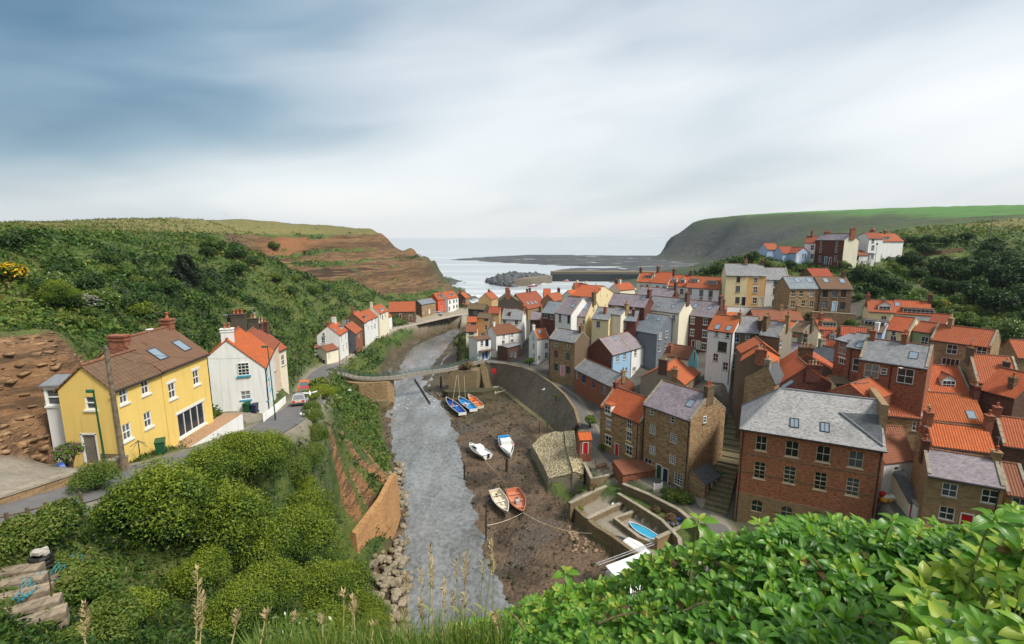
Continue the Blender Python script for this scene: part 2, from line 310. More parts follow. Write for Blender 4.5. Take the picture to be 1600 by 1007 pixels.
# ---------------- house kit ----------------
STY = {'s': (1.0, 1.55, 2, 2), 'l': (1.3, 1.5, 2, 2), 'm': (.72, .95, 1, 2), 't': (.85, 1.9, 1, 2), 'w': (1.8, 1.2, 3, 1), 'W': (2.6, 1.4, 4, 1), 'c': (1.15, 1.45, 3, 4),
       'a': (1.25, 2.1, 2, 3), 'p': (4.0, 2.3, 4, 1), 'd': (.95, 2.05, 1, 1), 'g': (2.2, 2.1, 1, 1), 'q': (.9, .9, 2, 2), 'D': (1.3, 2.2, 1, 1)}
WC = {}
def win_mesh(kind, sw, sh, nx, ny, fmat, arch=False):
    key = (kind, round(sw, 2), round(sh, 2), nx, ny, fmat.name, arch)
    if key in WC: return WC[key]
    b = MB(); x, z = sw/2, sh/2
    if kind == 'glass':
        if arch:
            n = 8; pts = [(-x, .11, -z), (x, .11, -z)]+[(x*cos(pi*k/n), .11, z-x+x*sin(pi*k/n)) for k in range(n+1)]; b.poly(pts)
        else: b.poly([(-x, .11, -z), (x, .11, -z), (x, .11, z), (-x, .11, z)])
        me = b.mesh('window', M_['glass'])
    elif kind == 'frame':
        f = .075; g = .045
        if arch:
            n = 10; b.box(-x, .04, -z, -x+f, .13, z-x); b.box(x-f, .04, -z, x, .13, z-x); b.box(-x, .04, -z, x, .13, -z+f)
            b.tube([((x-f/2)*cos(pi*k/n), .085, z-x+(x-f/2)*sin(pi*k/n)) for k in range(n+1)], f*.6, 5)
            zt = z-x
        else:
            b.box(-x, .04, -z, -x+f, .13, z); b.box(x-f, .04, -z, x, .13, z); b.box(-x+f, .04, -z, x-f, .13, -z+f); b.box(-x+f, .04, z-f, x-f, .13, z); zt = z
        for i in range(1, nx): c = -x+sw*i/nx; b.box(c-g/2, .055, -z+f, c+g/2, .12, z-f)
        for j in range(1, ny):
            c = -z+sh*j/ny; e = g*(1.5 if j*2 == ny else 1); b.box(-x+f, .05, c-e/2, x-f, .122, c+e/2)
        me = b.mesh('frame', fmat)
    elif kind == 'sill': b.box(-x-.12, -.09, -z-.14, x+.12, .1, -z-.005); me = b.mesh('sill', fmat)
    elif kind == 'lintel': b.box(-x-.15, -.03, z+.005, x+.15, .1, z+.22); me = b.mesh('lintel', fmat)
    elif kind == 'door':
        b.box(-x+.06, .09, -z, x-.06, .14, z-.07)
        for i in (-1, 1):
            for z0, z1 in ((-z+.15, -.1), (.05, z-.2)): b.box(i*x*.45-x*.3, .075, z0, i*x*.45+x*.3, .1, z1)
        b.tube([(x*.7, .06, -.02), (x*.7, .1, -.02)], .04, 6); me = b.mesh('door', fmat)
    elif kind == 'dframe':
        b.box(-x-.04, -.02, -z, -x+.06, .13, z); b.box(x-.06, -.02, -z, x+.04, .13, z); b.box(-x-.04, -.02, z-.07, x+.04, .13, z+.06); me = b.mesh('frame', fmat)
    WC[key] = me; return me
def roofslab(prof, x0, x1, th, swap, ov=.16):
    """prof: 3 (s, z) points eave-ridge-eave; extruded x0..x1; swap -> profile along x, extrusion along y"""
    (a, za), (r, zr), (c, zc) = prof; b = MB()
    s1 = (zr-za)/max(r-a, .01); s2 = (zr-zc)/max(c-r, .01); a -= ov; za -= ov*s1; c += ov; zc -= ov*s2
    sec = [(a, za+.03), (r, zr+.03), (c, zc+.03), (c, zc+.03+th), (r, zr+.03+th), (a, za+.03+th)]
    f = (lambda s, z, e: (s, e, z)) if swap else (lambda s, z, e: (e, s, z))
    q = [(0, 1, 4, 5), (1, 2, 3, 4)]
    ends = ((x0, -1), (x1, 1))
    P0 = [f(s, z, x0) for s, z in sec]; P1 = [f(s, z, x1) for s, z in sec]
    for i in range(6):
        j = (i+1) % 6; o = [P0[i], P1[i], P1[j], P0[j]]; b.poly(o if swap else o[::-1])
    for k in q:
        o0 = [P0[i] for i in k]; o1 = [P1[i] for i in k]
        b.poly(o0 if swap else o0[::-1]); b.poly(o1[::-1] if swap else o1)
    # ridge tiles
    n = max(2, int(abs(x1-x0)/.45))
    for i in range(n):
        e0 = x0+(x1-x0)*i/n+.01; e1 = x0+(x1-x0)*(i+1)/n-.01
        b.tube([f(r, zr+.03+th, e0), f(r, zr+.03+th, e1)], .12, 6, 1)
    return b
PADS = []
def panel(b, O, ua, w, h, rects, mi, lo, inward, depth=.13):
    us = sorted({0., w, *[x for r in rects for x in (r[0], r[2])]}); vs = sorted({lo, h, *[x for r in rects for x in (r[1], r[3])]})
    pt = lambda u, v, dd=0: O+ua*u+Vector((0, 0, v))+inward*dd
    for i in range(len(us)-1):
        for j in range(len(vs)-1):
            cu, cv = (us[i]+us[i+1])/2, (vs[j]+vs[j+1])/2
            if any(r[0] < cu < r[2] and r[1] < cv < r[3] for r in rects): continue
            b.poly([pt(us[i], vs[j]), pt(us[i+1], vs[j]), pt(us[i+1], vs[j+1]), pt(us[i], vs[j+1])], mi)
    for a0, b0, a1, b1 in rects:
        for p, q in (((a0, b0), (a1, b0)), ((a1, b0), (a1, b1)), ((a1, b1), (a0, b1)), ((a0, b1), (a0, b0))):
            b.poly([pt(*p), pt(*p, depth), pt(*q, depth), pt(*q)], mi)
def chimney_on(root, M, x, y, z, pots, hh, mat, along):
    np_ = max(pots, 0); pots = abs(pots)
    lx, ly = (.42*pots+.35, .62) if along == 'x' else (.62, .42*pots+.35)
    b = MB(); b.box(-lx/2, -ly/2, -1.6, lx/2, ly/2, hh); b.box(-lx/2-.06, -ly/2-.06, hh-.28, lx/2+.06, ly/2+.06, hh-.16); b.box(-lx/2-.09, -ly/2-.09, hh+.003, lx/2+.09, ly/2+.09, hh+.12)
    c = b.build('chimney', M_[mat], root, M @ Matrix.Translation((x, y, z)))
    if random.random() < .3:
        a_ = MB(); a_.tube([(0, 0, hh), (0, 0, hh+1.7)], .025, 4); a_.tube([(-.45, 0, hh+1.6), (.5, 0, hh+1.6)], .018, 4)
        for i in range(6): a_.tube([(-.4+.17*i, -.22, hh+1.6), (-.4+.17*i, .22, hh+1.6)], .012, 3)
        a_.build('aerial', M_['lead'], c, Matrix.Rotation(random.random()*6, 4, 'Z'))
    for i in range(np_):
        o = (i-(pots-1)/2)*.42; k = random.random(); g = MB()
        g.lathe([(.15, 0), (.15, .06), (.12, .1), (.115, .42+.2*k), (.145, .45+.2*k), (.145, .52+.2*k), (.1, .52+.2*k)], 8)
        g.build('chimney_pot', M_['pot' if k < .7 else 'potc'], c, Matrix.Translation((o if along == 'x' else 0, 0 if along == 'x' else o, hh+.12)), True)
def H(name, c, A, B, Y, h, ridge, wall, roof, label, F=(), R_=(), L=(), typ='e', d=None, pitch=40, rf=None, hb=None, ch=(), sky=(), dorm=(), sub=None, yb=None, cat='house',
      cope=None, group=None, into=None, fc='frame', sill='cope', lint=None, base=7, wr=None, wl=None, gut=True, pipe=0, roofname='roof', rise=None, zA=None):
    pa, pb = P(c, *A), P(c, *B)
    a = atY(*pa, Y) if zA is None else atZ(*pa, zA); ze = a.z
    bb = atZ(*pb, ze) if yb is None else atY(*pb, yb); bb.z = ze
    if sub: a, bb = a+(bb-a)*sub[0], a+(bb-a)*sub[1]
    v = bb-a; w = v.length; rz = math.atan2(v.y, v.x)
    Mw = Matrix.Translation((a.x, a.y, ze-h)) @ Matrix.Rotation(rz, 4, 'Z'); Mi = Mw.inverted()
    lo_ = Mi @ CAM
    def hit(px, O, N):   # pixel -> local point on plane
        dr = Mi.to_3x3() @ ray(*P(c, *px)); k = (O-lo_).dot(N)/dr.dot(N); return lo_+dr*k
    tp = tan(R(pitch)); X, Yv, Z = Vector((1, 0, 0)), Vector((0, 1, 0)), Vector((0, 0, 1))
    if typ == 'e':
        if d is None:
            q = hit(ridge, Vector((0, 0, h)), Vector((0, -tp, 1))); rr = q.y; d = rr/(rf or .5); ris = rr*tp
            if not 1 < d < 30: print('BAD DEPTH', label, round(d, 1)); d = max(2, min(d, 14)); rr = d/2; ris = rr*tp
        else: rr = d*(rf or .5); ris = rise if rise is not None else rr*tp
        D = d; prof = [(0, h), (rr, h+ris), (d, h if hb is None else h+hb)]
    else:
        q = hit(ridge, Vector((0, 0, 0)), Yv); rr = min(max(q.x, .15*w), .85*w); ris = max(.4, q.z-h); D = w; d = d or 8
        prof = [(0, h), (rr, h+ris), (w, h if hb is None else h+hb)]
    hbk = prof[2][1]
    if into is None:
        root = thing(name, label, cat, Mw.translation, rz, group); ML = Matrix.Identity(4)
        root_w = Mw
    else: root, root_w = into; ML = root_w.inverted() @ Mw
    for x, y in ((0, 0), (w, 0), (w, d), (0, d), (w/2, d/2)): PADS.append((Mw @ Vector((x, y, 0))))
    # openings
    e = .012
    faces = {'F': (Vector((e, e, 0)), X, Yv, w-2*e, Yv*-1), 'R': (Vector((w-e, e, 0)), Yv, X*-1, d-2*e, X), 'L': (Vector((e, d-e, 0)), Yv*-1, X, d-2*e, X*-1), 'B': (Vector((w-e, d-e, 0)), X*-1, Yv*-1, w-2*e, Yv)}
    wm = MB(); wins = []
    for fi, (k, lst) in enumerate((('F', F), ('R', R_), ('L', L), ('B', ()))):
        O, ua, inw, fw, N = faces[k]; rects = []
        if typ == 'e': hl = {'F': h, 'B': hbk, 'R': min(h, hbk), 'L': min(h, hbk)}[k]
        else: hl = {'F': min(h, hbk), 'B': min(h, hbk), 'R': hbk, 'L': h}[k]
        for it in lst:
            px, st = (it[0], it[1]), it[2]; colr = it[3] if len(it) > 3 else None
            kk = st[0]; s = float(st[1:] or 1); W_, H_, nx, ny = STY[kk]; W_ *= s; H_ *= s
            p = hit(px, O, N)-O; u = p.dot(ua); z = p.z
            if not -.5 < u < fw+.5: continue
            u = min(max(u, W_/2+.08), fw-W_/2-.08)
            if W_+.16 > fw: continue
            if kk in 'dgD': z = max(z, H_/2)
            z = max(z, H_/2+.02)
            if typ == 'e' and k in 'FB' or typ == 'g' and k in 'RL': z = min(z, hl-H_/2-.06)
            r = (u-W_/2, z-H_/2, u+W_/2, z+H_/2)
            ok = r[3] < hl-.03 and not any(r[0] < q[2]+.02 and r[2] > q[0]-.02 and r[1] < q[3]+.02 and r[3] > q[1]-.02 for q in rects)
            if kk == 'a': ok = False
            if ok: rects.append(r)
            elif r[3] < hl-.03 and kk != 'a': continue
            wins.append((k, u, z, W_, H_, nx, ny, kk, colr, ok))
        panel(wm, O, ua, fw, hl, rects, fi, -base, inw)
        g = None
        if typ == 'e' and k in 'RL':
            pr = [(0, hl), (0, h), (rr, h+ris), (d, hbk), (d, hl)]; xx = w-e if k == 'R' else e
            pts = [Vector((xx, min(max(s_, e), d-e), z_)) for s_, z_ in pr]; g = pts if k == 'R' else pts[::-1]
        if typ == 'g' and k in 'FB':
            pr = [(0, hl), (0, h), (rr, h+ris), (w, hbk), (w, hl)]; yy = e if k == 'F' else d-e
            pts = [Vector((min(max(s_, e), w-e), yy, z_)) for s_, z_ in pr]; g = pts[::-1] if k == 'F' else pts
        if g:
            gg = []
            for p_ in g:
                if not gg or (p_-gg[-1]).length > .02: gg.append(p_)
            if (gg[0]-gg[-1]).length < .02: gg.pop()
            wm.poly(gg, fi)
    wm.build('wall', [M_[wall], M_[wr or wall], M_[wl or wall], M_[wall]], root, ML)
    far = Y > 150
    for k, u, z, W_, H_, nx, ny, kk, colr, ok in wins:
        O, ua, inw, fw, N = faces[k]; o = O+ua*u+Z*z+(Vector() if ok else N*.125)
        Mf = Matrix((( ua.x, inw.x, 0, o.x), (ua.y, inw.y, 0, o.y), (0, 0, 1, o.z), (0, 0, 0, 1)))
        if kk in 'dgD':
            dm = link('door', win_mesh('door', W_, H_, 1, 1, paint(colr or 'black')), root, ML @ Mf); link('frame', win_mesh('dframe', W_, H_, 1, 1, M_[fc]), dm)
        else:
            fm = paint(colr) if colr else M_[fc]
            wo = link('window', win_mesh('glass', W_, H_, nx, ny, M_['glass'], kk == 'a'), root, ML @ Mf); link('frame', win_mesh('frame', W_, H_, nx, ny, fm, kk == 'a'), wo)
            if not far and sill: link('sill', win_mesh('sill', W_, H_, 1, 1, M_[sill] if sill in M_ else paint(sill)), wo)
            if not far and lint and kk != 'a': link('lintel', win_mesh('lintel', W_, H_, 1, 1, M_[lint] if lint in M_ else paint(lint)), wo)
    # roof
    L_ = w if typ == 'e' else d
    ov = 0 if cope else .1
    rb = roofslab(prof, -ov, L_+ov, .12, typ == 'g'); ro = rb.build(roofname, [M_[roof], M_['ridge']], root, ML)
    if cope:
        for s0 in (-.02, L_-.28):
            cb = MB()
            for (sa, za), (sb, zb) in ((prof[0], prof[1]), (prof[1], prof[2])):
                n = 5
                for i in range(n):
                    t0, t1 = i/n, (i+1)/n-.01; q0 = (sa+(sb-sa)*t0, za+(zb-za)*t0); q1 = (sa+(sb-sa)*t1, za+(zb-za)*t1)
                    pts = []
                    for ex in (s0, s0+.3):
                        for (s_, z_), up in ((q0, .1), (q1, .1), (q1, .3), (q0, .3)): pts.append((ex, s_, z_+up) if typ == 'e' else (s_, ex, z_+up))
                    k0 = len(cb.v); cb.v += pts
                    for f in ((0, 1, 2, 3), (7, 6, 5, 4), (0, 4, 5, 1), (1, 5, 6, 2), (2, 6, 7, 3), (3, 7, 4, 0)): cb.f.append(tuple(k0+i_ for i_ in f)); cb.mi.append(0)
            cb.build('coping', M_['cope'], ro)
    for cc in ch:
        u, pots, hh, mt = cc[:4]; off = cc[4] if len(cc) > 4 else 0
        if typ == 'e': chimney_on(root, ML, u*w, rr+off, h+ris-abs(off)*tp, pots, hh, mt, 'y')
        else: chimney_on(root, ML, rr+off, u*d, h+ris-abs(off)*.8, pots, hh, mt, 'x')
    fr = ris/max(rr, .1); s2 = (h+ris-hbk)/max(D-rr, .1)
    for it in sky:
        side = it[2] if len(it) > 2 else 'F'; s = it[3] if len(it) > 3 else 1
        if typ == 'e': p = hit(it[:2], Vector((0, 0, h+.15)), Vector((0, -fr, 1))); an = math.atan(fr); Mr = Matrix.Translation(p) @ Matrix.Rotation(an, 4, 'X'); okk = 0 < p.x < w and 0 < p.y < rr
        elif side == 'R': p = hit(it[:2], Vector((w, 0, hbk+.15)), Vector((s2, 0, 1))); Mr = Matrix.Translation(p) @ Matrix.Rotation(pi/2, 4, 'Z') @ Matrix.Rotation(math.atan(s2), 4, 'X'); okk = True
        else: p = hit(it[:2], Vector((0, 0, h+.15)), Vector((-fr, 0, 1))); Mr = Matrix.Translation(p) @ Matrix.Rotation(-pi/2, 4, 'Z') @ Matrix.Rotation(math.atan(fr), 4, 'X'); okk = True
        if not okk: print('sky off', label, p); continue
        b = MB(); x, y = .42*s, .58*s
        b.box(-x-.07, -y-.07, -.1, x+.07, -y, .07); b.box(-x-.07, y, -.1, x+.07, y+.07, .07); b.box(-x-.07, -y, -.1, -x, y, .07); b.box(x, -y, -.1, x+.07, y, .07)
        so = b.build('skylight', paint('dgrey'), ro, Mr); MB().poly([(-x, -y, .04), (x, -y, .04), (x, y, .04), (-x, y, .04)]).build('pane', M_['sky_glass'], so)
    for it in dorm:
        kd = it[2]; wd, hd = it[3], it[4]; rm = it[5] if len(it) > 5 else roof; wc = it[6] if len(it) > 6 else 'frame'
        p = hit(it[:2], Vector((0, -.25, h)), Vector((0, -fr, 1))); y0 = p.y-.25; zb, zt = p.z-hd/2, p.z+hd/2; x = wd/2
        ln = max(.6, (zt-(h+fr*y0))/max(fr, .2)+.25); b = MB()
        b.poly([(-x, 0, -hd/2-.3), (x, 0, -hd/2-.3), (x, 0, hd/2), (-x, 0, hd/2)]); b.poly([(x, 0, -hd/2-.3), (x, ln, -hd/2-.3), (x, ln, hd/2), (x, 0, hd/2)]); b.poly([(-x, ln, -hd/2-.3), (-x, 0, -hd/2-.3), (-x, 0, hd/2), (-x, ln, hd/2)])
        if kd == 'p': b.poly([(-x, 0, hd/2), (x, 0, hd/2), (0, 0, hd/2+x*.8)])
        do = b.build('dormer', M_[wc], root, ML @ Matrix.Translation((p.x, y0, p.z)))
        if kd == 'p': rd = roofslab([(-x, hd/2), (0, hd/2+x*.8), (x, hd/2)], -.15, ln+x*.8/max(fr, .3), .08, True, .12)
        else: rd = MB().box(-x-.12, -.18, hd/2+.005, x+.12, ln+.5, hd/2+.13)
        rd.build('dormer_roof', [M_[rm], M_['ridge']], do)
        nx = max(2, round(wd/.7)); gm = MB()
        fr_ = win_mesh('frame', wd-.16, hd-.12, nx, 2 if hd > 1 else 1, M_['frame']); gl = win_mesh('glass', wd-.16, hd-.12, nx, 1, M_['glass'])
        wo = link('window', gl, do, Matrix.Translation((0, -.125, -.02))); link('frame', fr_, do, Matrix.Translation((0, -.125, -.02)))
    if gut:
        b = MB()
        if typ == 'e': b.tube([(-ov, -.2, h-.12*fr-.02), (w+ov, -.2, h-.12*fr-.02)], .065, 6)
        else:
            b.tube([(w+.2, 0, hbk-.12*s2), (w+.2, d, hbk-.12*s2)], .065, 6); b.build('gutter', M_['iron'], root, ML); b = MB(); b.tube([(-.2, 0, h-.12*fr), (-.2, d, h-.12*fr)], .065, 6)
        b.build('gutter', M_['iron'], root, ML)
    for u in ([pipe] if isinstance(pipe, (int, float)) and pipe else (pipe or ())):
        x = u*w if typ == 'e' else u*w
        MB().tube([(x, -.2, h-.15), (x, -.07, h-.5), (x, -.07, -.5)], .06, 6).build('drainpipe', M_['iron'], root, ML)
    return root, (root_w if into else Mw)
# ---------------- buildings, river front and left bank ----------------
LB, RB, FT = 'houses along the left bank road', 'houses of the village on the right bank', 'houses on the far shore road'
# yellow house: tall block and lower wing
yh, yM = H('yellow_house', 'C1', (905, 360), (1160, 262), 35.5, 6.3, (852, 144), 'yellow', 'brownT', 'bright yellow rendered house with brown tiled roofs at the left edge',
  F=[(968, 470, 's.8'), (1103, 395, 's.8'), (1080, 630, 'p.85')], ch=[(.97, 1, .7, 'brick'), (.03, -2, .35, 'brick')], sky=[(885, 265), (1020, 218)], pitch=38, lint='frame', sill='frame', group=LB, gut=True)
H('wing', 'C1', (322, 470), (630, 470), 31, 5.3, (460, 338), 'yellow', 'brownT', '', F=[(507, 540, 'm.95'), (508, 798, 'd1.05', 'greyw')], R_=[(693, 490, 's.72'), (815, 440, 's.72'), (715, 700, 's.75'), (832, 632, 's.75')],
  typ='g', d=4.5, into=(yh, yM), sill='frame', pipe=1.0)
H('conservatory', 'C1', (238, 448), (345, 445), 31.6, 4.6, (330, 405), 'white', 'lead', '', F=[(292, 508, 'm1.2')], d=3.0, pitch=14, into=(yh, yM), gut=False, sill='frame')
# white house with blue trim and the terrace behind it
H('white_house', 'C2', (335, 412), (380, 316), 53, 5.2, (178, 225), 'white', 'panB', 'white gabled house with blue window trim and orange roof behind the bins', d=5.4, rf=.64, pitch=44, hb=1.7, F=[(352, 440, 's.9', 'cyan'), (365, 500, 's.9', 'cyan'), (350, 560, 's.9', 'cyan'), (376, 560, 'd', 'cyan')],
  L=[(218, 420, 'c', 'white'), (229, 568, 'q1.1', 'white')], ch=[(.1, 2, 1.1, 'white'), (.95, 3, 1.6, 'dgrey')], sill='cyan', group=LB, pipe=.03)
H('terraced_house', 'C2', (382, 312), (412, 270), 62.5, 5.4, (285, 220), 'pink', 'panD', 'middle house of the terrace with dark red roof beside the orange roofed white house', d=5.6, pitch=40, F=[(392, 400, 's')], ch=[(.9, 2, 1.2, 'dgrey')], group=LB)
H('terraced_house', 'C2', (418, 318), (455, 300), 67, 5.0, (390, 250), 'ivory', 'pan', 'far end house of the left terrace with cream wall and tall brick chimneys', d=6, pitch=40, F=[(440, 370, 's')], ch=[(.08, 3, 1.3, 'brbrick'), (.9, 3, 1.2, 'brbrick')], group=LB)
# far left bank row
H('cottage', 'D4', (390, 655), (487, 592), 137, 5.8, (300, 515), 'white', 'pan', 'white cottage at the bend of the left road with grey white gable and rooflight', F=[(415, 690, 's'), (465, 650, 's'), (440, 800, 's'), (475, 770, 's'), (430, 840, 'd', 'navy')], L=[(200, 640, 'm'), (192, 715, 's')],
  sky=[(340, 588)], dorm=[(415, 560, 'f', 1.8, .9, 'slateD', 'white')], ch=[(.05, 1, 1.0, 'brick'), (.75, 2, 1.6, 'white')], group=LB)
H('lean_to', 'D4', (82, 805), (270, 803), 135.5, 2.6, (180, 757), 'white', 'panO', 'white lean to with dark red roof and black door against the white cottage gable', F=[(152, 835, 'd', 'black')], d=2.4, pitch=22, rf=.95, sky=[(160, 770), (235, 775)], cat='lean-to')
H('garage', 'D4', (232, 850), (375, 812), 131, 2.7, (305, 775), 'ivory', 'panO', 'small stone garage with brown red roof below the white cottage', F=[(262, 905, 'd', 'cream')], pitch=30, d=4, cat='garage')
H('cottage', 'D4', (585, 638), (665, 580), 147, 4.2, (497, 512), 'brick', 'pan', 'low brick cottage with orange roof and slate hung gable between two white houses', F=[(540, 720, 'd', 'maroon'), (565, 700, 'm'), (625, 650, 's')], wl='slateD', group=LB)
H('house', 'D4', (690, 502), (755, 462), 158, 6.2, (590, 365), 'white', 'pan', 'white fronted house with broad brown stone gable and a dark blue porch', F=[(715, 530, 's'), (712, 590, 'd', 'navy'), (740, 570, 's')], L=[(440, 500, 's'), (485, 495, 's')], wl='dstone', dorm=[(695, 440, 'f', 1.6, .9, 'slateD', 'dgrey')], ch=[(.05, 1, 1.6, 'brick')], group=LB)
H('house', 'D4', (757, 465), (850, 425), 166, 6, (705, 348), 'white', 'pan', 'white terraced house with plain orange roof next to the stair house', F=[(785, 485, 's'), (830, 465, 's'), (785, 555, 's'), (820, 540, 'd', 'navy')], group=LB)
H('house', 'D4', (870, 395), (980, 352), 174, 6.6, (838, 290), 'ivory', 'pan', 'cream house with outside stair and dormer at the far end of the left row', F=[(890, 425, 's'), (945, 410, 's'), (912, 435, 'd', 'black')], dorm=[(905, 350, 'f', 2.0, 1.1, 'lead')], ch=[(.03, 1, 1.6, 'ivory')], cope=True, group=LB)
H('garage', 'D4', (985, 430), (1025, 420), 190, 2.6, (1005, 400), 'white', 'pan', 'tiny white outbuilding with orange roof beside the long red roofed shed', d=3, pitch=35, cat='outbuilding')
H('lifeboat_shed', 'D4', (985, 371), (1305, 364), 209, 4.6, (1080, 248), 'dstone', 'pan', 'long low stone shed with large orange roof below the cliff', F=[(1130, 420, 'd', 'maroon'), (1060, 430, 's'), (1250, 440, 'D', 'brown')], pitch=38, cat='shed', group=FT)
H('house', 'D1', (188, 468), (410, 428), 222, 5, (260, 375), 'stone', 'slateB', 'stone house with grey slate roof and white windows between shed and orange house', F=[(230, 475, 'w.7'), (370, 450, 'w.7'), (215, 580, 's'), (310, 580, 'd1.1', 'white'), (385, 545, 's1.1')], wl='dstone', pitch=35, group=FT)
H('house', 'D1', (440, 393), (590, 376), 235, 6.3, (425, 283), 'orangered', 'pan', 'orange red painted house with dormer on the far shore road', F=[(500, 450, 's1.2'), (500, 540, 's1.2'), (570, 540, 'd', 'brown')], dorm=[(490, 335, 'f', 2.4, 1.4, 'panD')], group=FT)
H('house', 'D1', (600, 376), (762, 346), 237, 6.3, (605, 262), 'white', 'pan', 'white house with dark blue windows next to the orange red house', F=[(630, 425, 's1.1', 'navy'), (692, 412, 's1.1', 'navy'), (735, 402, 's1.1', 'navy'), (620, 530, 'd1.1', 'navy'), (692, 500, 's1.1', 'navy'), (740, 490, 's1.1', 'navy')], dorm=[(645, 315, 'f', 3.2, 1.5, 'pan')], group=FT)
H('outbuilding', 'D1', (875, 366), (940, 350), 262, 4.2, (825, 272), 'stone', 'pan', 'small brick building with red roof at the seaward end of the far road', F=[(905, 400, 's')], L=[(850, 420, 's1.2')], wl='brbrick', ch=[(.1, 1, .8, 'brbrick')], cat='outbuilding')
# quay side, right bank
H('cottage', 'C3', (545, 418), (705, 396), 143, 6.6, (590, 352), 'white', 'rust', 'white quayside cottage with rust brown roof and a blue balcony wing', F=[(592, 428, 'q'), (645, 415, 'q'), (590, 470, 's1.1'), (645, 462, 's1.1'), (600, 545, 'g')], L=[(490, 405, 's')], ch=[(.1, 1, 1, 'white')], group=RB, pipe=.5)
H('balcony_house', 'C3', (426, 452), (512, 440), 140, 6, (465, 432), 'white', 'brownT', 'small white flat topped house with blue doors and a railed balcony above the steps', F=[(455, 470, 's'), (487, 468, 'D', 'navy'), (465, 560, 'd', 'blue'), (484, 552, 'd1.2', 'blue')], d=5, pitch=8, group=RB)
H('house', 'D1', (1055, 668), (1245, 680), 155, 8, (1130, 597), 'peach', 'mossT', 'peach rendered tall house with brown stone roof beside the red annex', F=[(1195, 702, 'w.85'), (1190, 820, 's'), (1140, 925, 'w.9')], wr='brown', pitch=36, group=RB)
H('annex', 'D1', (905, 738), (1050, 735), 152, 3.3, (985, 660), 'peach', 'pan', 'peach annex under a small bright red roof at the river bend', F=[(1000, 765, 'w')], d=3.5, pitch=38, cat='annex')
H('cottage', 'D1', (880, 885), (1050, 885), 146, 3.2, (970, 800), 'ivory', 'panO', 'low cream cottage with brown roof and teal door above the river bend', F=[(960, 920, 'w.9'), (1030, 935, 'D', 'teal')], d=4, pitch=38, group=RB)
H('house', 'D1', (915, 530), (1155, 546), 188, 5, (1060, 455), 'dgrey', 'mossT', 'low dark stone house with mossy brown roof facing the far shore road', F=[(1030, 592, 'w')], pitch=30, group=RB)
H('cottage', 'D1', (1225, 600), (1400, 605), 176, 4, (1310, 500), 'tan', 'panD', 'red roofed cottage squeezed beside the large dark roughcast house', d=6, pitch=34, group=RB)
H('house', 'D2', (190, 470), (505, 468), 178, 9, (340, 360), 'dgrey', 'mossT', 'large dark roughcast house with brown roof and two brick chimney stacks', typ='g', d=9, R_=[(535, 510, 's', 'maroon'), (610, 480, 's', 'maroon')], wr='stone', ch=[(.03, 3, 1.6, 'brick'), (.9, 3, 1.6, 'brick')], group=RB)
H('warehouse', 'D2', (690, 575), (965, 520), 200, 6, (720, 310), 'sand', 'panD', 'warehouse with one wide dark red roof and a row of rooflights', sky=[(650, 490, 'F', 1.3), (712, 485, 'F', 1.3), (770, 475, 'F', 1.3), (890, 455, 'F', 1.3), (930, 445, 'F', 1.3)], pitch=42, sub=(-.15, 1), ch=[(.55, 1, 1.4, 'dgrey'), (.68, 1, 1.6, 'dgrey')], cat='warehouse', group=RB)
H('house', 'D2', (80, 440), (180, 400), 245, 5.5, (150, 315), 'tan', 'pan', 'tan house with red roof behind the large dark roughcast house', d=7, pitch=42, group=RB, ch=[(.6, 2, 1.2, 'brick')])
H('house', 'D2', (900, 400), (1010, 400), 232, 5, (970, 293), 'sand', 'pan', 'distant house with orange roof behind the row of rooflights', d=8, pitch=42, group=RB)
H('house', 'D2', (1060, 465), (1230, 420), 205, 5, (1120, 320), 'stone', 'pan', 'distant house with streaked orange roof left of a brick chimney', pitch=42, group=RB, ch=[(.98, 2, 1.6, 'dbrick')])
H('house', 'D3', (160, 600), (390, 565), 185, 5, (230, 475), 'ivory', 'panB', 'house with bright orange roof in front of the small cream gables', pitch=40, group=RB)
H('cottage', 'D3', (320, 480), (460, 470), 225, 4.5, (375, 395), 'ivory', 'panD', 'small cream gabled cottage with twin cream chimneys near the harbour', typ='g', d=8, ch=[(.1, 1, 1.2, 'ivory'), (.9, 1, 1.2, 'ivory')], group=RB)
H('cottage', 'D3', (190, 470), (325, 468), 228, 4.2, (260, 395), 'tan', 'panD', 'small cottage with patchy dark red roof left of the cream gables', d=6, pitch=40, group=RB)
H('house', 'D3', (470, 600), (785, 530), 172, 7, (640, 428), 'cream', 'pan', 'cream house with broad blank gable and square cream chimney', typ='g', d=9, F=[(690, 570, 'm')], ch=[(.02, 2, 1.5, 'ivory', -2.2), (.5, 2, 1.8, 'dbrick', 2.5)], group=RB)
H('house', 'D3', (890, 490), (1120, 468), 188, 5, (960, 372), 'ivory', 'pan', 'house with orange roof left of the white terrace below the scar', pitch=40, ch=[(.1, 2, 1.2, 'dgrey'), (.35, 1, 1.3, 'white')], group=RB)
H('house', 'C3', (578, 318), (708, 323), 150, 7.4, (655, 257), 'white', 'slate', 'white house with grey slate roof and blank white gable behind the rust roof', F=[(597, 325, 's'), (672, 338, 's')], R_=[], ch=[(.35, 1, 1, 'dbrick', -2), (.97, 2, 1.3, 'brick')], cope=True, group=RB)
H('cottage', 'D2', (685, 748), (835, 755), 146, 6, (790, 622), 'dbrick', 'slateP', 'narrow dark brick cottage with small slate roof beside the blue grey roof', ch=[(.8, 1, 1.4, 'dgrey')], pitch=38, group=RB)
H('house', 'D2', (865, 640), (1065, 660), 139, 7.5, (1060, 470), 'dbrick', 'slateB', 'dark brick house with smooth blue grey slate roof beside the white and pink pair', F=[(920, 690, 'w'), (1020, 700, 's')], pitch=34, group=RB)
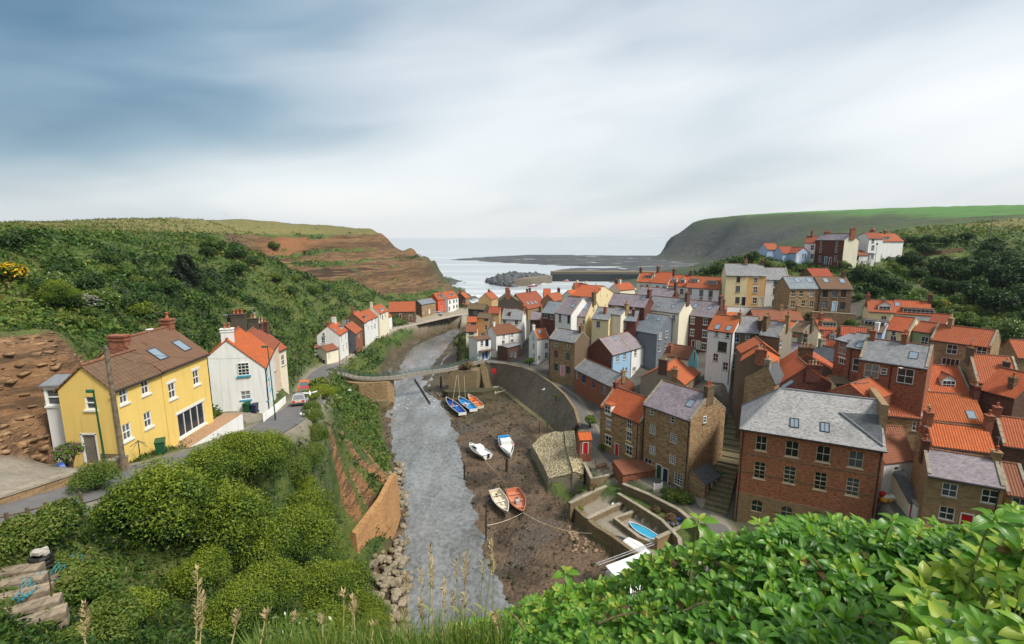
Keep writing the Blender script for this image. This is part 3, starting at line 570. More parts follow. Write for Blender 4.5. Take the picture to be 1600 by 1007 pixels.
H('house', 'D2', (1075, 642), (1325, 680), 130, 9.4, (1340, 400), 'white', 'slateP', 'white half of a tall pair with purple slate roof and one rooflight', F=[(1150, 725, 't1.1', 'black'), (1285, 745, 't1.1', 'black')], sky=[(1355, 530)], cope=True, pitch=40, group=RB)
H('house', 'D3', (135, 885), (350, 905), 128.5, 9.4, (400, 605), 'pink', 'slateP', 'pale pink half of a tall pair with cream gable and big rooflight', F=[(205, 940, 't'), (320, 985, 'm')], R_=[(475, 770, 'm')], wr='cream', sky=[(338, 745, 'F', 1.6)], pitch=40, ch=[(1.03, 3, 1.9, 'dstone', -.4)], group=RB)
H('cottage', 'C4', (205, 450), (325, 462), 124, 7, (290, 372), 'cream', 'slate', 'cream cottage with slate roof and slim brick chimney below the pink house', F=[(250, 490, 's', 'lblue')], ch=[(.6, 1, 1.6, 'brick', -1.8)], pitch=34, group=RB)
H('cottage', 'C4', (328, 416), (412, 428), 123.5, 8, (375, 370), 'ivory', 'slate', 'blank ivory block with low slate roof between two brick chimneys', d=5, pitch=30, ch=[(.98, 2, 1.3, 'sand')], group=RB)
H('cottage', 'C4', (415, 462), (520, 470), 122, 7, (520, 395), 'dbrick', 'slateB', 'dark brick cottage with small blue slate roof and tall chimney beside the grey house', F=[(430, 500, 's')], ch=[(.72, 1, 1.6, 'dbrick', -1.5)], pitch=36, group=RB)
H('house', 'C4', (322, 348), (582, 372), 129, 8, (500, 280), 'dbrick', 'slateP', 'dark brick house with long purple slate roof and a single rooflight', F=[(368, 375, 'w'), (520, 388, 'w')], sky=[(575, 300, 'F', 1.3)], ch=[(.98, 3, 1.6, 'dbrick')], lint='frame', group=RB)
H('house', 'C4', (585, 384), (830, 414), 127, 8, (770, 302), 'ivory', 'slate', 'house with grey slate roof and two small rooflights in the middle of the slate terrace', F=[(790, 445, 's')], sky=[(682, 350), (788, 363)], ch=[(.99, 3, 1.6, 'brbrick')], group=RB)
H('house', 'C4', (838, 418), (1075, 445), 125, 9.4, (1020, 328), 'dbrick', 'slateP', 'tall dark red brick house with white sills and two rooflights', F=[(868, 460, 's'), (925, 465, 's'), (1018, 470, 's1.1'), (866, 545, 's'), (922, 550, 's'), (1012, 560, 's1.1'), (868, 622, 'w.8'), (930, 632, 'd', 'maroon'), (966, 640, 'd1.1', 'palegreen'), (1005, 650, 's1.1', 'cream')],
  sky=[(945, 358, 'F', 1.2), (1050, 372)], ch=[(.99, 3, 1.6, 'brbrick')], lint='frame', sill='frame', group=RB)
H('house', 'C4', (495, 532), (672, 562), 122, 9.6, (655, 418), 'grey', 'slateB', 'dark blue grey rendered house with a high gable and white windows', R_=[(692, 575, 's1.1'), (738, 562, 's1.1'), (690, 660, 's1.1'), (735, 645, 's1.1'), (695, 745, 'w'), (740, 735, 'd', 'blue')], sky=[(602, 445), (685, 452)], pitch=40, group=RB)
for i, (u0, u1, wc, lb, Fw, sk) in enumerate(((0, .40, 'blue', 'pale blue house at the brick gable end of the purple roofed terrace', [(390, 738, 'l'), (441, 720, 'l'), (425, 830, 's'), (452, 820, 's')], [(372, 592)]), (.40, .70, 'white', 'white middle house of the purple roofed terrace beside the pale blue one', [(517, 693, 's1.1'), (508, 812, 'w.9'), (555, 810, 'd', 'dgreen')], []), (.70, 1, 'ivory', 'cream end house of the purple roofed terrace under the grey gable', [(578, 672, 's'), (633, 655, 's'), (590, 790, 'd', 'dgreen'), (630, 770, 'w')], []))):
    H('terraced_house', 'C4', (350, 712), (665, 624), 110, 6.9, (430, 555), wc, 'slateP', lb, F=Fw, sub=(u0, u1), wl='dbrick', sky=sk, group='purple roofed terrace', fc='frame', pipe=.02, cope=(i == 0))
H('house', 'C3', (803, 444), (880, 437), 131, 7.4, (850, 378), 'white', 'panB', 'white house with vivid orange roof and two rooflights on the quay path', F=[(862, 485, 's'), (862, 545, 's'), (815, 560, 'm')], L=[(728, 475, 's'), (780, 488, 's'), (726, 545, 's'), (782, 552, 's'), (780, 435, 'm')], sky=[(818, 398), (880, 388)], ch=[(.04, 1, 1.2, 'white')], cope=True, group=RB)
H('annex', 'C3', (618, 500), (700, 478), 138, 4.4, (660, 470), 'brbrick', 'lead', 'flat roofed brick annex with blue windows beside the white quay houses', F=[(640, 535, 's', 'lblue'), (665, 540, 's', 'lblue')], d=4, pitch=6, cat='annex')
H('house', 'C3', (878, 441), (1040, 470), 116, 10.2, (1000, 388), 'stone', 'slate', 'three storey brown stone house with pink door and magenta window', F=[(922, 468, 's'), (998, 487, 'm'), (922, 538, 's1.15', 'magenta'), (998, 555, 's1.15', 'dgreen'), (922, 620, 's1.15', 'teal'), (998, 640, 's1.15', 'dgrey'), (962, 645, 'd1.3', 'pink')], wr='brown', ch=[(.95, 2, 1.4, 'dstone')], cope=True, pitch=36, group=RB, pipe=.02)
H('brick_house', 'C3', (1038, 632), (1270, 745), 108, 5.2, (1165, 595), 'brick', 'slate', 'long low red brick building with speckled slate roof on a stone plinth', F=[(1055, 670, 's'), (1097, 697, 'l1.15', 'blue'), (1158, 730, 's', 'blue'), (1222, 762, 'l1.15', 'blue')], R_=[], ch=[(.99, 1, .9, 'sand')], cope=True, pitch=36, base=5, group=RB)
H('bungalow', 'C7', (775, 192), (885, 106), 86, 3.8, (650, 42), 'stone', 'panB', 'low stone house with vivid orange ribbed roof and rough grey gable', F=[(800, 200, 'm'), (840, 165, 'd', 'brown')], wl='roughgrey', ch=[(.02, 3, 1.2, 'brbrick'), (.03, 2, 1.2, 'sand', -2.2)], pitch=34, group=RB)
H('cottage', 'C4', (715, 712), (895, 742), 97, 4.6, (870, 650), 'ivory', 'rust', 'cottage with brown roof and turquoise gable at the lane corner', wr='turq', R_=[(935, 720, 'd', 'dgrey')], ch=[(.2, 2, 1.2, 'brick', -1.5)], pitch=36, group=RB)
H('cottage', 'C7', (175, 348), (460, 467), 79.5, 7.6, (395, 248), 'stone', 'pan', 'three storey sandstone cottage with orange roof and red and yellow doors', F=[(233, 475, 's1.1'), (230, 590, 'l1.1'), (380, 470, 's'), (378, 560, 's1.05'), (378, 660, 'l1.05'), (291, 652, 'd', 'red'), (321, 665, 'd', 'yellow')],
  dorm=[(236, 362, 'f', 1.5, 1.5, 'pan')], lint='frame', sill='yellow', ch=[(.02, 1, .8, 'dbrick')], cope=True, pitch=42, group=RB, pipe=.95)
H('stone_house', 'C7', (480, 330), (822, 452), 72.5, 11, (780, 212), 'stone', 'slateP', 'big four storey brown stone house with small white paned windows beside the lane steps', F=[(540, 385, 'm'), (690, 442, 'm'), (548, 510, 'c'), (698, 573, 'c'), (546, 655, 'c'), (690, 722, 'c'), (513, 752, 'l1.1'), (592, 812, 'd1.1', 'dgreen'), (638, 838, 'd1.1', 'navy'), (731, 868, 'c1.25')], R_=[(920, 438, 'm'), (690, 700, 'm')],
  sky=[(817, 322, 'F', 1.1)], ch=[(.97, 3, 1.3, 'dstone')], cope=True, wr='stone', pitch=36, group=RB, pipe=(.04, .97))
H('outhouse', 'C7', (925, 905), (1030, 845), 63.5, 3.0, (890, 775), 'stone', 'slateD', 'stone outhouse with dark slate roof and black doors leaning on the big stone house', F=[(955, 935, 'd', 'black'), (990, 925, 'd', 'black')], d=4.2, pitch=32, cat='outhouse', gut=False)
# the big brick hall: hipped roof, arched windows
def hall():
    a = atY(*P('C8', 70, 410), 59); ze = a.z; b_ = atZ(*P('C8', 900, 540), ze); v = b_-a; w = v.length; rz = math.atan2(v.y, v.x); h = 13.2; d = 9.5; rise = 4.6
    root = thing('brick_hall', 'large three storey red brick hall with stone base and speckled hipped roof', 'hall', (a.x, a.y, ze-h), rz, RB)
    Mw = fixm(root); Mi = Mw.inverted(); lo = Mi @ CAM
    for x, y in ((0, 0), (w, 0), (w, d), (0, d)): PADS.append(Mw @ Vector((x, y, 0)))
    def hit(x, y):
        dr = Mi.to_3x3() @ ray(*P('C8', x, y)); k = -lo.y/dr.y; return lo+dr*k
    X, Y = Vector((1, 0, 0)), Vector((0, 1, 0)); wl = []
    hb = 4.55
    for x, y, st in ((185, 497, 'a0'), (365, 530, 'a1'), (547, 560, 'a1'), (737, 592, 'a1'), (175, 655, 's'), (350, 682, 's'), (530, 718, 's'), (718, 752, 's'), (160, 858, 'A'), (332, 895, 'A'), (515, 925, 'B'), (720, 968, 'A')):
        p = hit(x, y); W_, H_ = {'a0': (1.25, 1.95), 'a1': (1.45, 2.05), 's': (1.3, 2.25), 'A': (1.35, 1.9), 'B': (1.35, 1.9)}[st]
        wl.append((p.x, max(p.z, H_/2+.1), W_, H_, st))
    wm = MB()
    up = [r for r in [(x-W_/2, z-H_/2, x+W_/2, z+H_/2) for x, z, W_, H_, st in wl if st in ('s', 'a0', 'a1')]]
    dn = [(x-W_/2, z-H_/2, x+W_/2, z+H_/2-.2) for x, z, W_, H_, st in wl if st in ('A', 'B')]
    panel(wm, Vector((0, 0, 0)), X, w, h, up, 0, hb, Y, .2); panel(wm, Vector((0, -.05, 0)), X, w, hb, dn, 1, -3, Y, .22)
    wm.poly([(0, -.05, hb), (w, -.05, hb), (w, 0, hb), (0, 0, hb)], 1)
    for O, ua, inw, fw in ((Vector((w, 0, 0)), Y, X*-1, d), (Vector((0, d, 0)), Y*-1, X, d), (Vector((w, d, 0)), X*-1, Y*-1, w)):
        panel(wm, O, ua, fw, h, [], 0, hb, inw); panel(wm, O-inw*.03, ua, fw, hb, [], 1, -3, inw)
    # arched infill spandrels so the openings read as arches
    for x, z, W_, H_, st in wl:
        if st in ('A', 'B', 'a0', 'a1'):
            rad = W_/2 if st in 'AB' else W_*.9; zt = z+H_/2-(.2 if st in 'AB' else 0); mi = 1 if st in 'AB' else 0; yy = -.052 if st in 'AB' else .0; yf = yy+.002
            top = zt; n = 6
            for sgn in (-1, 1):
                for i in range(n):
                    t0, t1 = i/n, (i+1)/n
                    f = lambda t: top-(rad-math.sqrt(max(rad*rad-(t*W_/2)**2, 0)))
                    q = [(x+sgn*t0*W_/2, yf, f(t0)), (x+sgn*t1*W_/2, yf, f(t1)), (x+sgn*t1*W_/2, yf, top), (x+sgn*t0*W_/2, yf, top)]
                    if f(t1) < top-.005: wm.poly(q if sgn > 0 else q[::-1], mi)
    wm.build('wall', [M_['orbrick'], M_['sand']], root)
    for zz in (hb+2.9, hb+5.4): MB().box(.15, -.035, zz, w-.15, -.002, zz+.16).build('string_course', M_['wallstone'], root)
    for x, z, W_, H_, st in wl:
        hh = H_ if st in ('s', 'a0', 'a1') else H_-.2
        oz = z if st in ('s', 'a0', 'a1') else z-.1
        M = Matrix.Translation((x, .06, oz))
        if st == 'B': MB().box(-W_/2, .02, -hh/2, W_/2, .1, hh/2).build('blocked_window', M_['sand'], root, M); continue
        wo = link('window', win_mesh('glass', W_, hh, 2, 2, M_['glass']), root, M); link('frame', win_mesh('frame', W_, hh, 2, 4 if st == 's' else 2, M_['creamf']), wo)
        link('sill', win_mesh('sill', W_, hh, 1, 1, M_['creamf']), wo)
        if st == 'a1': link('panel', MB().box(-W_/2+.02, -.01, -hh/2-1.0, W_/2-.02, .1, -hh/2-.16).mesh('panel', M_['sand']), wo)
    # hipped roof
    o = .25; q = d/2; rb = MB(); z0 = h-.05; zr = h+rise; L0, R0 = 4.2, w-.1
    A_, B_, C_, D_ = (-o, -o, z0), (w+o, -o, z0), (w+o, d+o, z0), (-o, d+o, z0); E_, F_ = (L0, q, zr), (R0, q, zr)
    rb.poly([A_, B_, F_, E_]); rb.poly([C_, D_, E_, F_]); rb.poly([D_, A_, E_]); rb.poly([B_, C_, F_]); rb.poly([D_, C_, B_, A_])
    for p, r in ((A_, E_), (D_, E_), (E_, F_)): rb.tube([Vector(p)+Vector((0, 0, .03)), Vector(r)+Vector((0, 0, .03))], .11, 6, 1)
    ro = rb.build('roof', [M_['slateL'], M_['lead']], root)
    # sunken valley beside the right gable parapet
    vb = MB(); vb.poly([(w-4.2, 2.9, h+2.95), (w-.1, .25, h+.45), (w-.1, 2.9, h+3.35)]); vb.tube([(w-4.2, 2.88, h+3.0), (w-.05, .2, h+.45)], .12, 6, 1); vb.build('valley', [M_['slateD'], M_['lead']], ro)
    MB().box(w-.35, 2.0, h+1, w+.35, d, h+rise+.25).build('parapet', M_['sand'], root)
    for x, y in ((378, 378), (555, 403)):
        n = Vector((0, -rise/(q+o), 1)); dr = Mi.to_3x3() @ ray(*P('C8', x, y)); k = (Vector((0, -o, z0))-lo).dot(n)/dr.dot(n); p = lo+dr*k
        b = MB(); b.box(-.5, -.65, -.05, .5, -.57, .1); b.box(-.5, .57, -.05, .5, .65, .1); b.box(-.5, -.57, -.05, -.42, .57, .1); b.box(.42, -.57, -.05, .5, .57, .1); b.box(-.02, -.57, .03, .02, .57, .09)
        so = b.build('skylight', M_['iron'], ro, Matrix.Translation(p) @ Matrix.Rotation(math.atan2(rise, q+o), 4, 'X')); MB().poly([(-.42, -.57, .05), (.42, -.57, .05), (.42, .57, .05), (-.42, .57, .05)]).build('pane', M_['sky_glass'], so)
    MB().tube([(-o, -o-.05, z0), (w+o, -o-.05, z0)], .09, 6).build('gutter', M_['iron'], root)
    for x in (.25, w-.25): MB().tube([(x, -.3, h-.2), (x, -.12, h-.6), (x, -.12, -1)], .075, 6).build('drainpipe', M_['iron'], root)
hall()
# ---------------- right hand village, front to back ----------------
H('sandstone_house', 'C9', (408, 682), (858, 760), 49, 7.2, (620, 566), 'sand', 'slateP', 'sandstone cottage with purple slate roof, white sashes and a red front door', F=[(537, 770, 'l'), (770, 808, 'l'), (520, 905, 'l'), (632, 965, 'd1.1', 'red')], ch=[(.02, 1, 1.0, 'dbrick'), (.98, 1, .9, 'sand')], cope=True, wl='sand', pitch=35, group=RB, pipe=.93, lint=None)
H('house', 'C9', (440, 508), (802, 553), 53.5, 7, (590, 395), 'stone', 'panB', 'house with bright pantile roof rising directly behind the purple slate cottage', pitch=40, ch=[(.0, 2, 1.3, 'brick'), (1.0, 1, 1.6, 'brick')], group=RB)
H('cottage', 'C9', (868, 792), (1010, 815), 47.5, 6, (935, 625), 'sand', 'panO', 'sandstone cottage with old brown tiles cut by the right edge of the picture', F=[(960, 860, 'l')], pitch=38, cope=True, group=RB, lint='frame')
H('house', 'C9', (845, 508), (1040, 535), 56, 6.5, (930, 355), 'brbrick', 'pan', 'dark brick house with pantile roof at the right edge above the brown tiles', pitch=40, ch=[(.03, 1, 1.2, 'brick')], cope=True, group=RB)
H('house', 'C9', (172, 332), (380, 352), 62, 6.5, (275, 190), 'stone', 'pan', 'stone house with orange pantile roof and one rooflight behind the hall parapet', sky=[(290, 240)], F=[(340, 398, 's.8')], ch=[(.9, 2, 1.2, 'dstone')], cope=True, pitch=40, group=RB)
H('house', 'C9', (383, 353), (748, 388), 61.5, 6.5, (590, 215), 'stone', 'panM', 'stone house with long moss stained orange roof and a single rooflight', sky=[(662, 330)], ch=[(1.0, 2, 1.4, 'dbrick')], pitch=38, group=RB)
H('house', 'C9', (412, 206), (668, 222), 74, 6, (548, 48), 'stone', 'pan', 'house with red pantile roof and pointed white dormer between stone copings', dorm=[(524, 150, 'p', 1.9, 1.4, 'pan')], cope=True, pitch=42, group=RB)
H('house', 'C6', (935, 795), (1300, 830), 72, 6, (1120, 592), 'stone', 'pan', 'house with wide orange pantile roof beside the pointed dormer roof', cope=True, pitch=40, ch=[(.02, 2, 1.0, 'dstone'), (.75, 1, 1.0, 'dgrey', -1.8)], group=RB)
H('house', 'C6', (960, 850), (1235, 920), 63, 6, (1225, 705), 'brbrick', 'pan', 'house with sweeping curved orange roof and white verge near the right edge', ch=[(.7, 1, 1.3, 'dstone', -2.2)], pitch=38, group=RB)
H('outbuilding', 'C9', (152, 502), (298, 514), 57.5, 4.5, (222, 410), 'white', 'panO', 'small white outbuilding with old brown pantiles behind the hall corner', d=4.2, pitch=38, cat='outbuilding', gut=False)
H('cottage', 'C9', (158, 612), (352, 590), 54.5, 5.0, (262, 530), 'white', 'panO', 'white walled cottage with sagging old pantile roof in the alley by the hall', F=[(226, 655, 'm')], d=5.5, pitch=36, cat='cottage', gut=False, group=RB)
H('porch', 'C9', (300, 842), (370, 850), 51, 3.2, (338, 650), 'ivory', 'slateD', 'narrow slate roofed porch with a tall red door in the alley', F=[(335, 890, 'd', 'red')], d=5, pitch=22, rf=.95, cat='porch', gut=False)
H('brick_house', 'C6', (12, 612), (552, 690), 66, 8.4, (300, 480), 'brick', 'slate', 'red brick house with grey slate roof, cream sashes and a rooflight', F=[(110, 705, 'l1.3', 'cream'), (205, 708, 'm'), (375, 745, 'l1.35'), (100, 820, 'w.8', 'cream'), (470, 760, 'm')], sky=[(440, 582)], ch=[(.1, 1, 1.2, 'brick'), (.58, 1, 1.2, 'brick')], cope=True, pitch=36, group=RB, pipe=.5, sill='dgrey', lint=None)
H('brick_house', 'C5', (935, 660), (1050, 690), 73, 8, (1040, 625), 'brick', 'slate', 'small red brick wing with flat slate top and cream sash window', F=[(992, 708, 'l1.2', 'cream'), (985, 828, 'w.7')], d=5, pitch=18, group=RB, lint='frame')
H('brick_house', 'C5', (1022, 718), (1140, 738), 69, 8, (1120, 660), 'brick', 'slate', 'narrow red brick house with black soil pipe between two brick houses', F=[(1100, 860, 't')], d=6, pitch=30, pipe=.35, sky=[(1130, 700)], group=RB)
H('outbuilding', 'D6', (1100, 405), (1350, 425), 80, 5, (1220, 385), 'brick', 'panD', 'low brick range with dark red tiles behind the small red brick wing', d=4, pitch=30, cat='outbuilding')
# small jumbled roofs by the brick houses
H('outhouse', 'C6', (60, 890), (160, 880), 60.5, 3.5, (105, 850), 'brick', 'pan', 'tiny outhouse with orange roof under the brick house window', d=3, pitch=30, cat='outhouse', gut=False)
H('outhouse', 'C6', (100, 945), (350, 850), 59.5, 4, (200, 850), 'brick', 'pan', 'outhouse with crooked orange roof and stone chimney left of the moss stained roof', d=5, pitch=32, cat='outhouse', gut=False, ch=[(.7, 1, 1.3, 'dstone')])
H('sandstone_house', 'C6', (570, 458), (1050, 522), 84, 7.6, (875, 368), 'stone', 'pan', 'sandstone house with long orange roof and white windows below the hillside shrubs', F=[(742, 535, 'l1.1'), (975, 552, 'l'), (730, 635, 'W.9'), (840, 650, 'W1.1')], R_=[(1130, 560, 'l1.2')], ch=[(.22, 2, 1.3, 'sand')], cope=True, pitch=38, group=RB)
H('cottage', 'C6', (437, 387), (572, 408), 88, 6.4, (560, 326), 'green', 'pan', 'sage green cottage under an orange roof between cream and sandstone houses', F=[(525, 475, 's1.2')], pitch=38, group=RB)
H('cottage', 'C6', (207, 376), (408, 402), 91, 6.2, (385, 286), 'cream', 'pan', 'cream cottage with two small windows and orange roof edged in stone', F=[(283, 404, 'm'), (375, 418, 'm'), (278, 465, 's')], cope=True, pitch=38, group=RB)
H('cottage', 'C6', (0, 384), (195, 408), 92, 5, (115, 305), 'sky', 'mossT', 'pale blue cottage with ribbed mossy roof and wide white dormer', dorm=[(135, 332, 'f', 3.4, 1.0, 'slateD', 'white')], ch=[(.75, 1, 1.6, 'white', -2.5)], pitch=34, group=RB)
H('house', 'C6', (88, 237), (292, 248), 103, 5.5, (215, 155), 'cream', 'pan', 'cream house with orange roof and pointed dormer below the green slope', dorm=[(210, 215, 'p', 2.2, 1.3, 'pan')], F=[(205, 300, 's')], ch=[(.02, 1, 1.1, 'brick')], pitch=36, group=RB)
H('house', 'C6', (294, 252), (580, 270), 102, 5.5, (440, 158), 'white', 'pan', 'white house with orange roof and wide dark flat dormer below the green slope', dorm=[(475, 240, 'f', 5.2, 1.3, 'brownT', 'brown')], sky=[(313, 180)], ch=[(1.0, 2, 1.5, 'brbrick')], pitch=36, group=RB)
H('outbuilding', 'C6', (560, 320), (690, 335), 93, 3.5, (610, 280), 'ivory', 'panD', 'small building with dark red roof tucked behind the sandstone house', d=4, pitch=36, cat='outbuilding')
H('house', 'C6', (1262, 600), (1420, 610), 80, 7, (1340, 470), 'stone', 'pan', 'stone house at the very right edge beside the white flowering tree', pitch=38, group=RB)
# middle
H('house', 'C4', (1035, 528), (1215, 552), 91, 9.4, (1155, 432), 'white', 'panB', 'tall white house with orange roof and a green framed window', F=[(1097, 560, 'm'), (1176, 570, 'm'), (1138, 652, 'l1.3', 'dgreen'), (1090, 727, 's'), (1160, 790, 's')], sky=[(1104, 508), (1185, 518)], ch=[(.98, 1, .9, 'sand')], pitch=40, group=RB, pipe=.96)
H('house', 'C5', (132, 600), (330, 612), 88.5, 9, (255, 480), 'dstone', 'slate', 'tall dark stone house with pale blue windows beside the tall white house', F=[(155, 650, 's', 'lblue'), (150, 733, 's1.1', 'lblue'), (138, 862, 's', 'lblue'), (240, 640, 'm')], ch=[(1.02, 3, 1.0, 'dstone', -1.8)], pitch=38, group=RB)
H('house', 'C5', (335, 622), (497, 645), 86, 8, (460, 520), 'brown', 'slate', 'brown rendered house with slate roof and a huge square chimney stack', wr='roughgrey', R_=[(505, 690, 's')], ch=[(.15, 3, 2.2, 'dstone', -1.5), (1.0, 1, 1.4, 'sand')], cope=True, pitch=38, group=RB)
H('house', 'C5', (195, 768), (495, 785), 80, 8, (358, 685), 'brown', 'panB', 'brown gabled house edged by orange roof slopes above the lane', typ='g', d=5, group=RB)
H('house', 'C5', (192, 830), (480, 862), 76, 7.5, (315, 760), 'brown', 'panB', 'lower orange roofed house with broad brick chimney in front of the brown gable', d=6, typ='g', ch=[(.02, 3, .9, 'brick', .6)], group=RB)
H('stone_house', 'D6', (152, 812), (455, 770), 73, 8, (365, 702), 'stone', 'slateD', 'windowless stone gable house with cream side wall beside the stepped lane', typ='g', d=3.5, yb=69.5, wl='ivory', ch=[(.1, 1, .8, 'roughgrey')], group=RB, gut=False)
H('house', 'D6', (470, 775), (1165, 850), 77, 8.5, (760, 595), 'brown', 'pan', 'large double pitched orange roofed house with a stack of four tall pots', typ='g', d=7, ch=[(.05, 4, 1.2, 'dstone', -.2)], group=RB)
H('house', 'D6', (490, 880), (1055, 925), 70.5, 8, (765, 712), 'dbrick', 'pan', 'brick gabled house with orange roof right behind the speckled hall roof', typ='g', d=5.5, sky=[(572, 885, 'L', 1.4)], ch=[(.04, 4, .9, 'dbrick', .9), (.5, 2, .8, 'orbrick', 4.6)], group=RB)
H('annex', 'D6', (1035, 880), (1198, 888), 67.5, 5, (1120, 850), 'cream', 'mossT', 'small cream annex with stone flagged roof left of the brick house', F=[(1085, 918, 's')], d=4, pitch=14, cat='annex')
H('cottage', 'D6', (508, 572), (700, 600), 92, 6, (640, 482), 'brown', 'slateP', 'low brown cottage with purple slate roof in the middle of the rooftops', F=[(552, 608, 'm', 'dgreen')], ch=[(1.0, 1, 2.0, 'dstone')], pitch=36, group=RB)
H('cottage', 'D6', (780, 600), (1012, 665), 90, 6, (900, 505), 'dgrey', 'slateD', 'cottage with rough dark slate roof beside the cluster of chimney pots', ch=[(.05, 2, 1.2, 'roughgrey')], pitch=36, group=RB)
H('cottage', 'D6', (662, 420), (905, 390), 101, 6.5, (820, 312), 'ivory', 'panB', 'white gabled cottage with one window among orange roofs in the middle village', typ='g', d=8, F=[(800, 425, 's1.2')], group=RB)
H('cottage', 'D6', (908, 500), (1022, 512), 97, 6, (990, 365), 'brown', 'panD', 'cottage with steep red roof and narrow white dormer right of the white gable', dorm=[(1010, 430, 'p', 1.0, 1.5, 'panD')], pitch=44, group=RB)
H('house', 'D6', (880, 345), (1045, 350), 107, 6, (975, 245), 'roughgrey', 'pan', 'orange roofed house with flat stone dormer below the retaining wall', dorm=[(975, 310, 'f', 3.0, 1.6, 'mossT', 'roughgrey')], ch=[(.35, 2, 1.2, 'brick')], pitch=36, group=RB)
H('house', 'D6', (245, 248), (725, 258), 111, 5, (480, 186), 'dbrick', 'panO', 'long low range with worn red brown tiles below the cream and white terrace', d=6, pitch=30, ch=[(.64, 1, 1.2, 'sand'), (.98, 1, 1.2, 'sand')], group=RB)
H('cottage', 'D6', (585, 360), (725, 385), 103, 6, (650, 270), 'roughgrey', 'mossT', 'small house with mossy yellow brown roof between two stone gables', pitch=34, cope=True, group=RB, ch=[(1.0, 1, 1.3, 'dstone')])
H('house', 'C5', (40, 470), (160, 470), 127, 6, (140, 402), 'salmon', 'panB', 'salmon house with small orange roof and paired brick chimneys', d=5, pitch=38, ch=[(.25, 3, 1.9, 'brbrick')], group=RB)
# upper terraces
UT = 'upper terrace facing the valley'
for A_, B_, rg, wc, lb, Fw, chx, fcx in (((75, 156), (248, 159), (170, 105), 'cream', 'cream three storey end house of the upper terrace with dark window surrounds', [(170, 187, 's.95', 'dgrey'), (165, 262, 's1.1', 'dgrey'), (162, 350, 's1.1', 'dgrey'), (219, 358, 'd1.2', 'black')], [(.98, 2, 1.0, 'sand')], 'frame'),
    ((250, 159), (386, 161), (320, 106), 'peach', 'peach three storey middle house of the upper terrace', [(306, 193, 's.95'), (302, 268, 's1.1'), (298, 352, 's1.1'), (358, 362, 'd1.2', 'cream')], [(.98, 2, 1.0, 'brbrick')], 'frame'),
    ((388, 188), (572, 191), (480, 108), 'white', 'white three storey house at the right end of the upper terrace', [(462, 212, 's.95', 'dgrey'), (458, 280, 's1.1', 'palegreen'), (452, 372, 's1.15', 'brown'), (528, 368, 'd1.1', 'palegreen')], [], 'frame')):
    H('terraced_house', 'C5', A_, B_, 132, 8.6 if wc != 'white' else 7.8, rg, wc, 'slate', lb, F=Fw, ch=chx, pitch=38, group=UT, lint='frame' if wc == 'peach' else None, cope=(wc == 'white'), d=7.5)
H('stone_cottage', 'C5', (575, 259), (815, 259), 119, 5.6, (690, 188), 'stone', 'slateB', 'brown stone cottage with cream windows and grey roof beside the white terrace end', F=[(602, 296, 's', 'cream'), (664, 296, 's', 'cream'), (748, 296, 's1.1', 'cream'), (598, 380, 's1.1', 'cream'), (680, 375, 's', 'cream'), (745, 380, 's', 'cream')], sky=[(633, 192, 'F', 1.4), (728, 192, 'F', 1.4)], pitch=36, group=UT, d=7)
H('stone_cottage', 'C5', (818, 259), (1070, 261), 118.5, 5.6, (940, 185), 'dstone', 'brownT', 'dark stone cottage with brown tiled roof and navy windows at the terrace end', F=[(853, 297, 's1.2', 'navy'), (928, 297, 's1.2', 'navy'), (997, 297, 's1.2', 'navy'), (845, 385, 's1.2', 'navy'), (925, 400, 'd1.2', 'lblue'), (987, 395, 's1.2', 'navy')], sky=[(857, 193, 'F', 1.3), (985, 197, 'F', 1.3)], ch=[(.92, 1, 1.2, 'brbrick')], pitch=36, group=UT, d=7)
H('barn', 'C5', (757, 166), (920, 166), 138, 3, (838, 98), 'dstone', 'panD', 'small barn with faded red roof above the stone cottages', d=6.5, pitch=32, cat='barn', gut=False)
for A_, B_, rg, wc, Y_, lb, Fw, dm, ck in (((525, 186), (628, 191), (605, 124), 'ivory', 164, 'cream end house of the red roofed row nearest the scar', [(560, 225, 's1.1'), (600, 222, 's')], [(612, 152, 'f', 2.6, 1.1, 'pan')], [(.03, 2, 1.6, 'brbrick')]),
    ((630, 192), (748, 200), (705, 118), 'white', 160, 'white house with plain red roof in the row near the scar', [(673, 232, 's1.1'), (722, 235, 's1.1')], [], [(.02, 2, 1.7, 'brbrick')]),
    ((750, 215), (874, 223), (835, 140), 'ivory', 150, 'cream house with two pointed dormers in the red roofed row', [(847, 255, 's1.1'), (850, 290, 's')], [(797, 183, 'p', 1.5, 1.5, 'pan'), (856, 187, 'p', 1.5, 1.5, 'pan')], [(.02, 2, 1.7, 'brbrick'), (1.0, 1, 1.4, 'dgrey')]),
    ((878, 226), (1115, 241), (1020, 152), 'white', 143, 'wide white house with two flat dormers at the right of the red roofed row', [(907, 255, 's1.1', 'maroon'), (988, 265, 's1.1', 'black'), (1055, 270, 's1.15', 'black'), (985, 312, 's'), (1050, 318, 's1.1')], [(940, 182, 'f', 2.2, 1.1, 'brownT'), (1066, 198, 'f', 2.8, 1.4, 'brownT')], [])):
    H('terraced_house', 'C4', A_, B_, Y_, 7, rg, wc, 'pan', lb, F=Fw, dorm=dm, ch=ck, pitch=38, group='red roofed row near the scar', cope=(Y_ == 164))
H('house', 'C4', (530, 280), (770, 300), 141, 6, (650, 230), 'dbrick', 'slateP', 'low house with purple slate roof in front of the red roofed row', ch=[(1.0, 2, 1.8, 'brbrick')], pitch=36, group=RB)
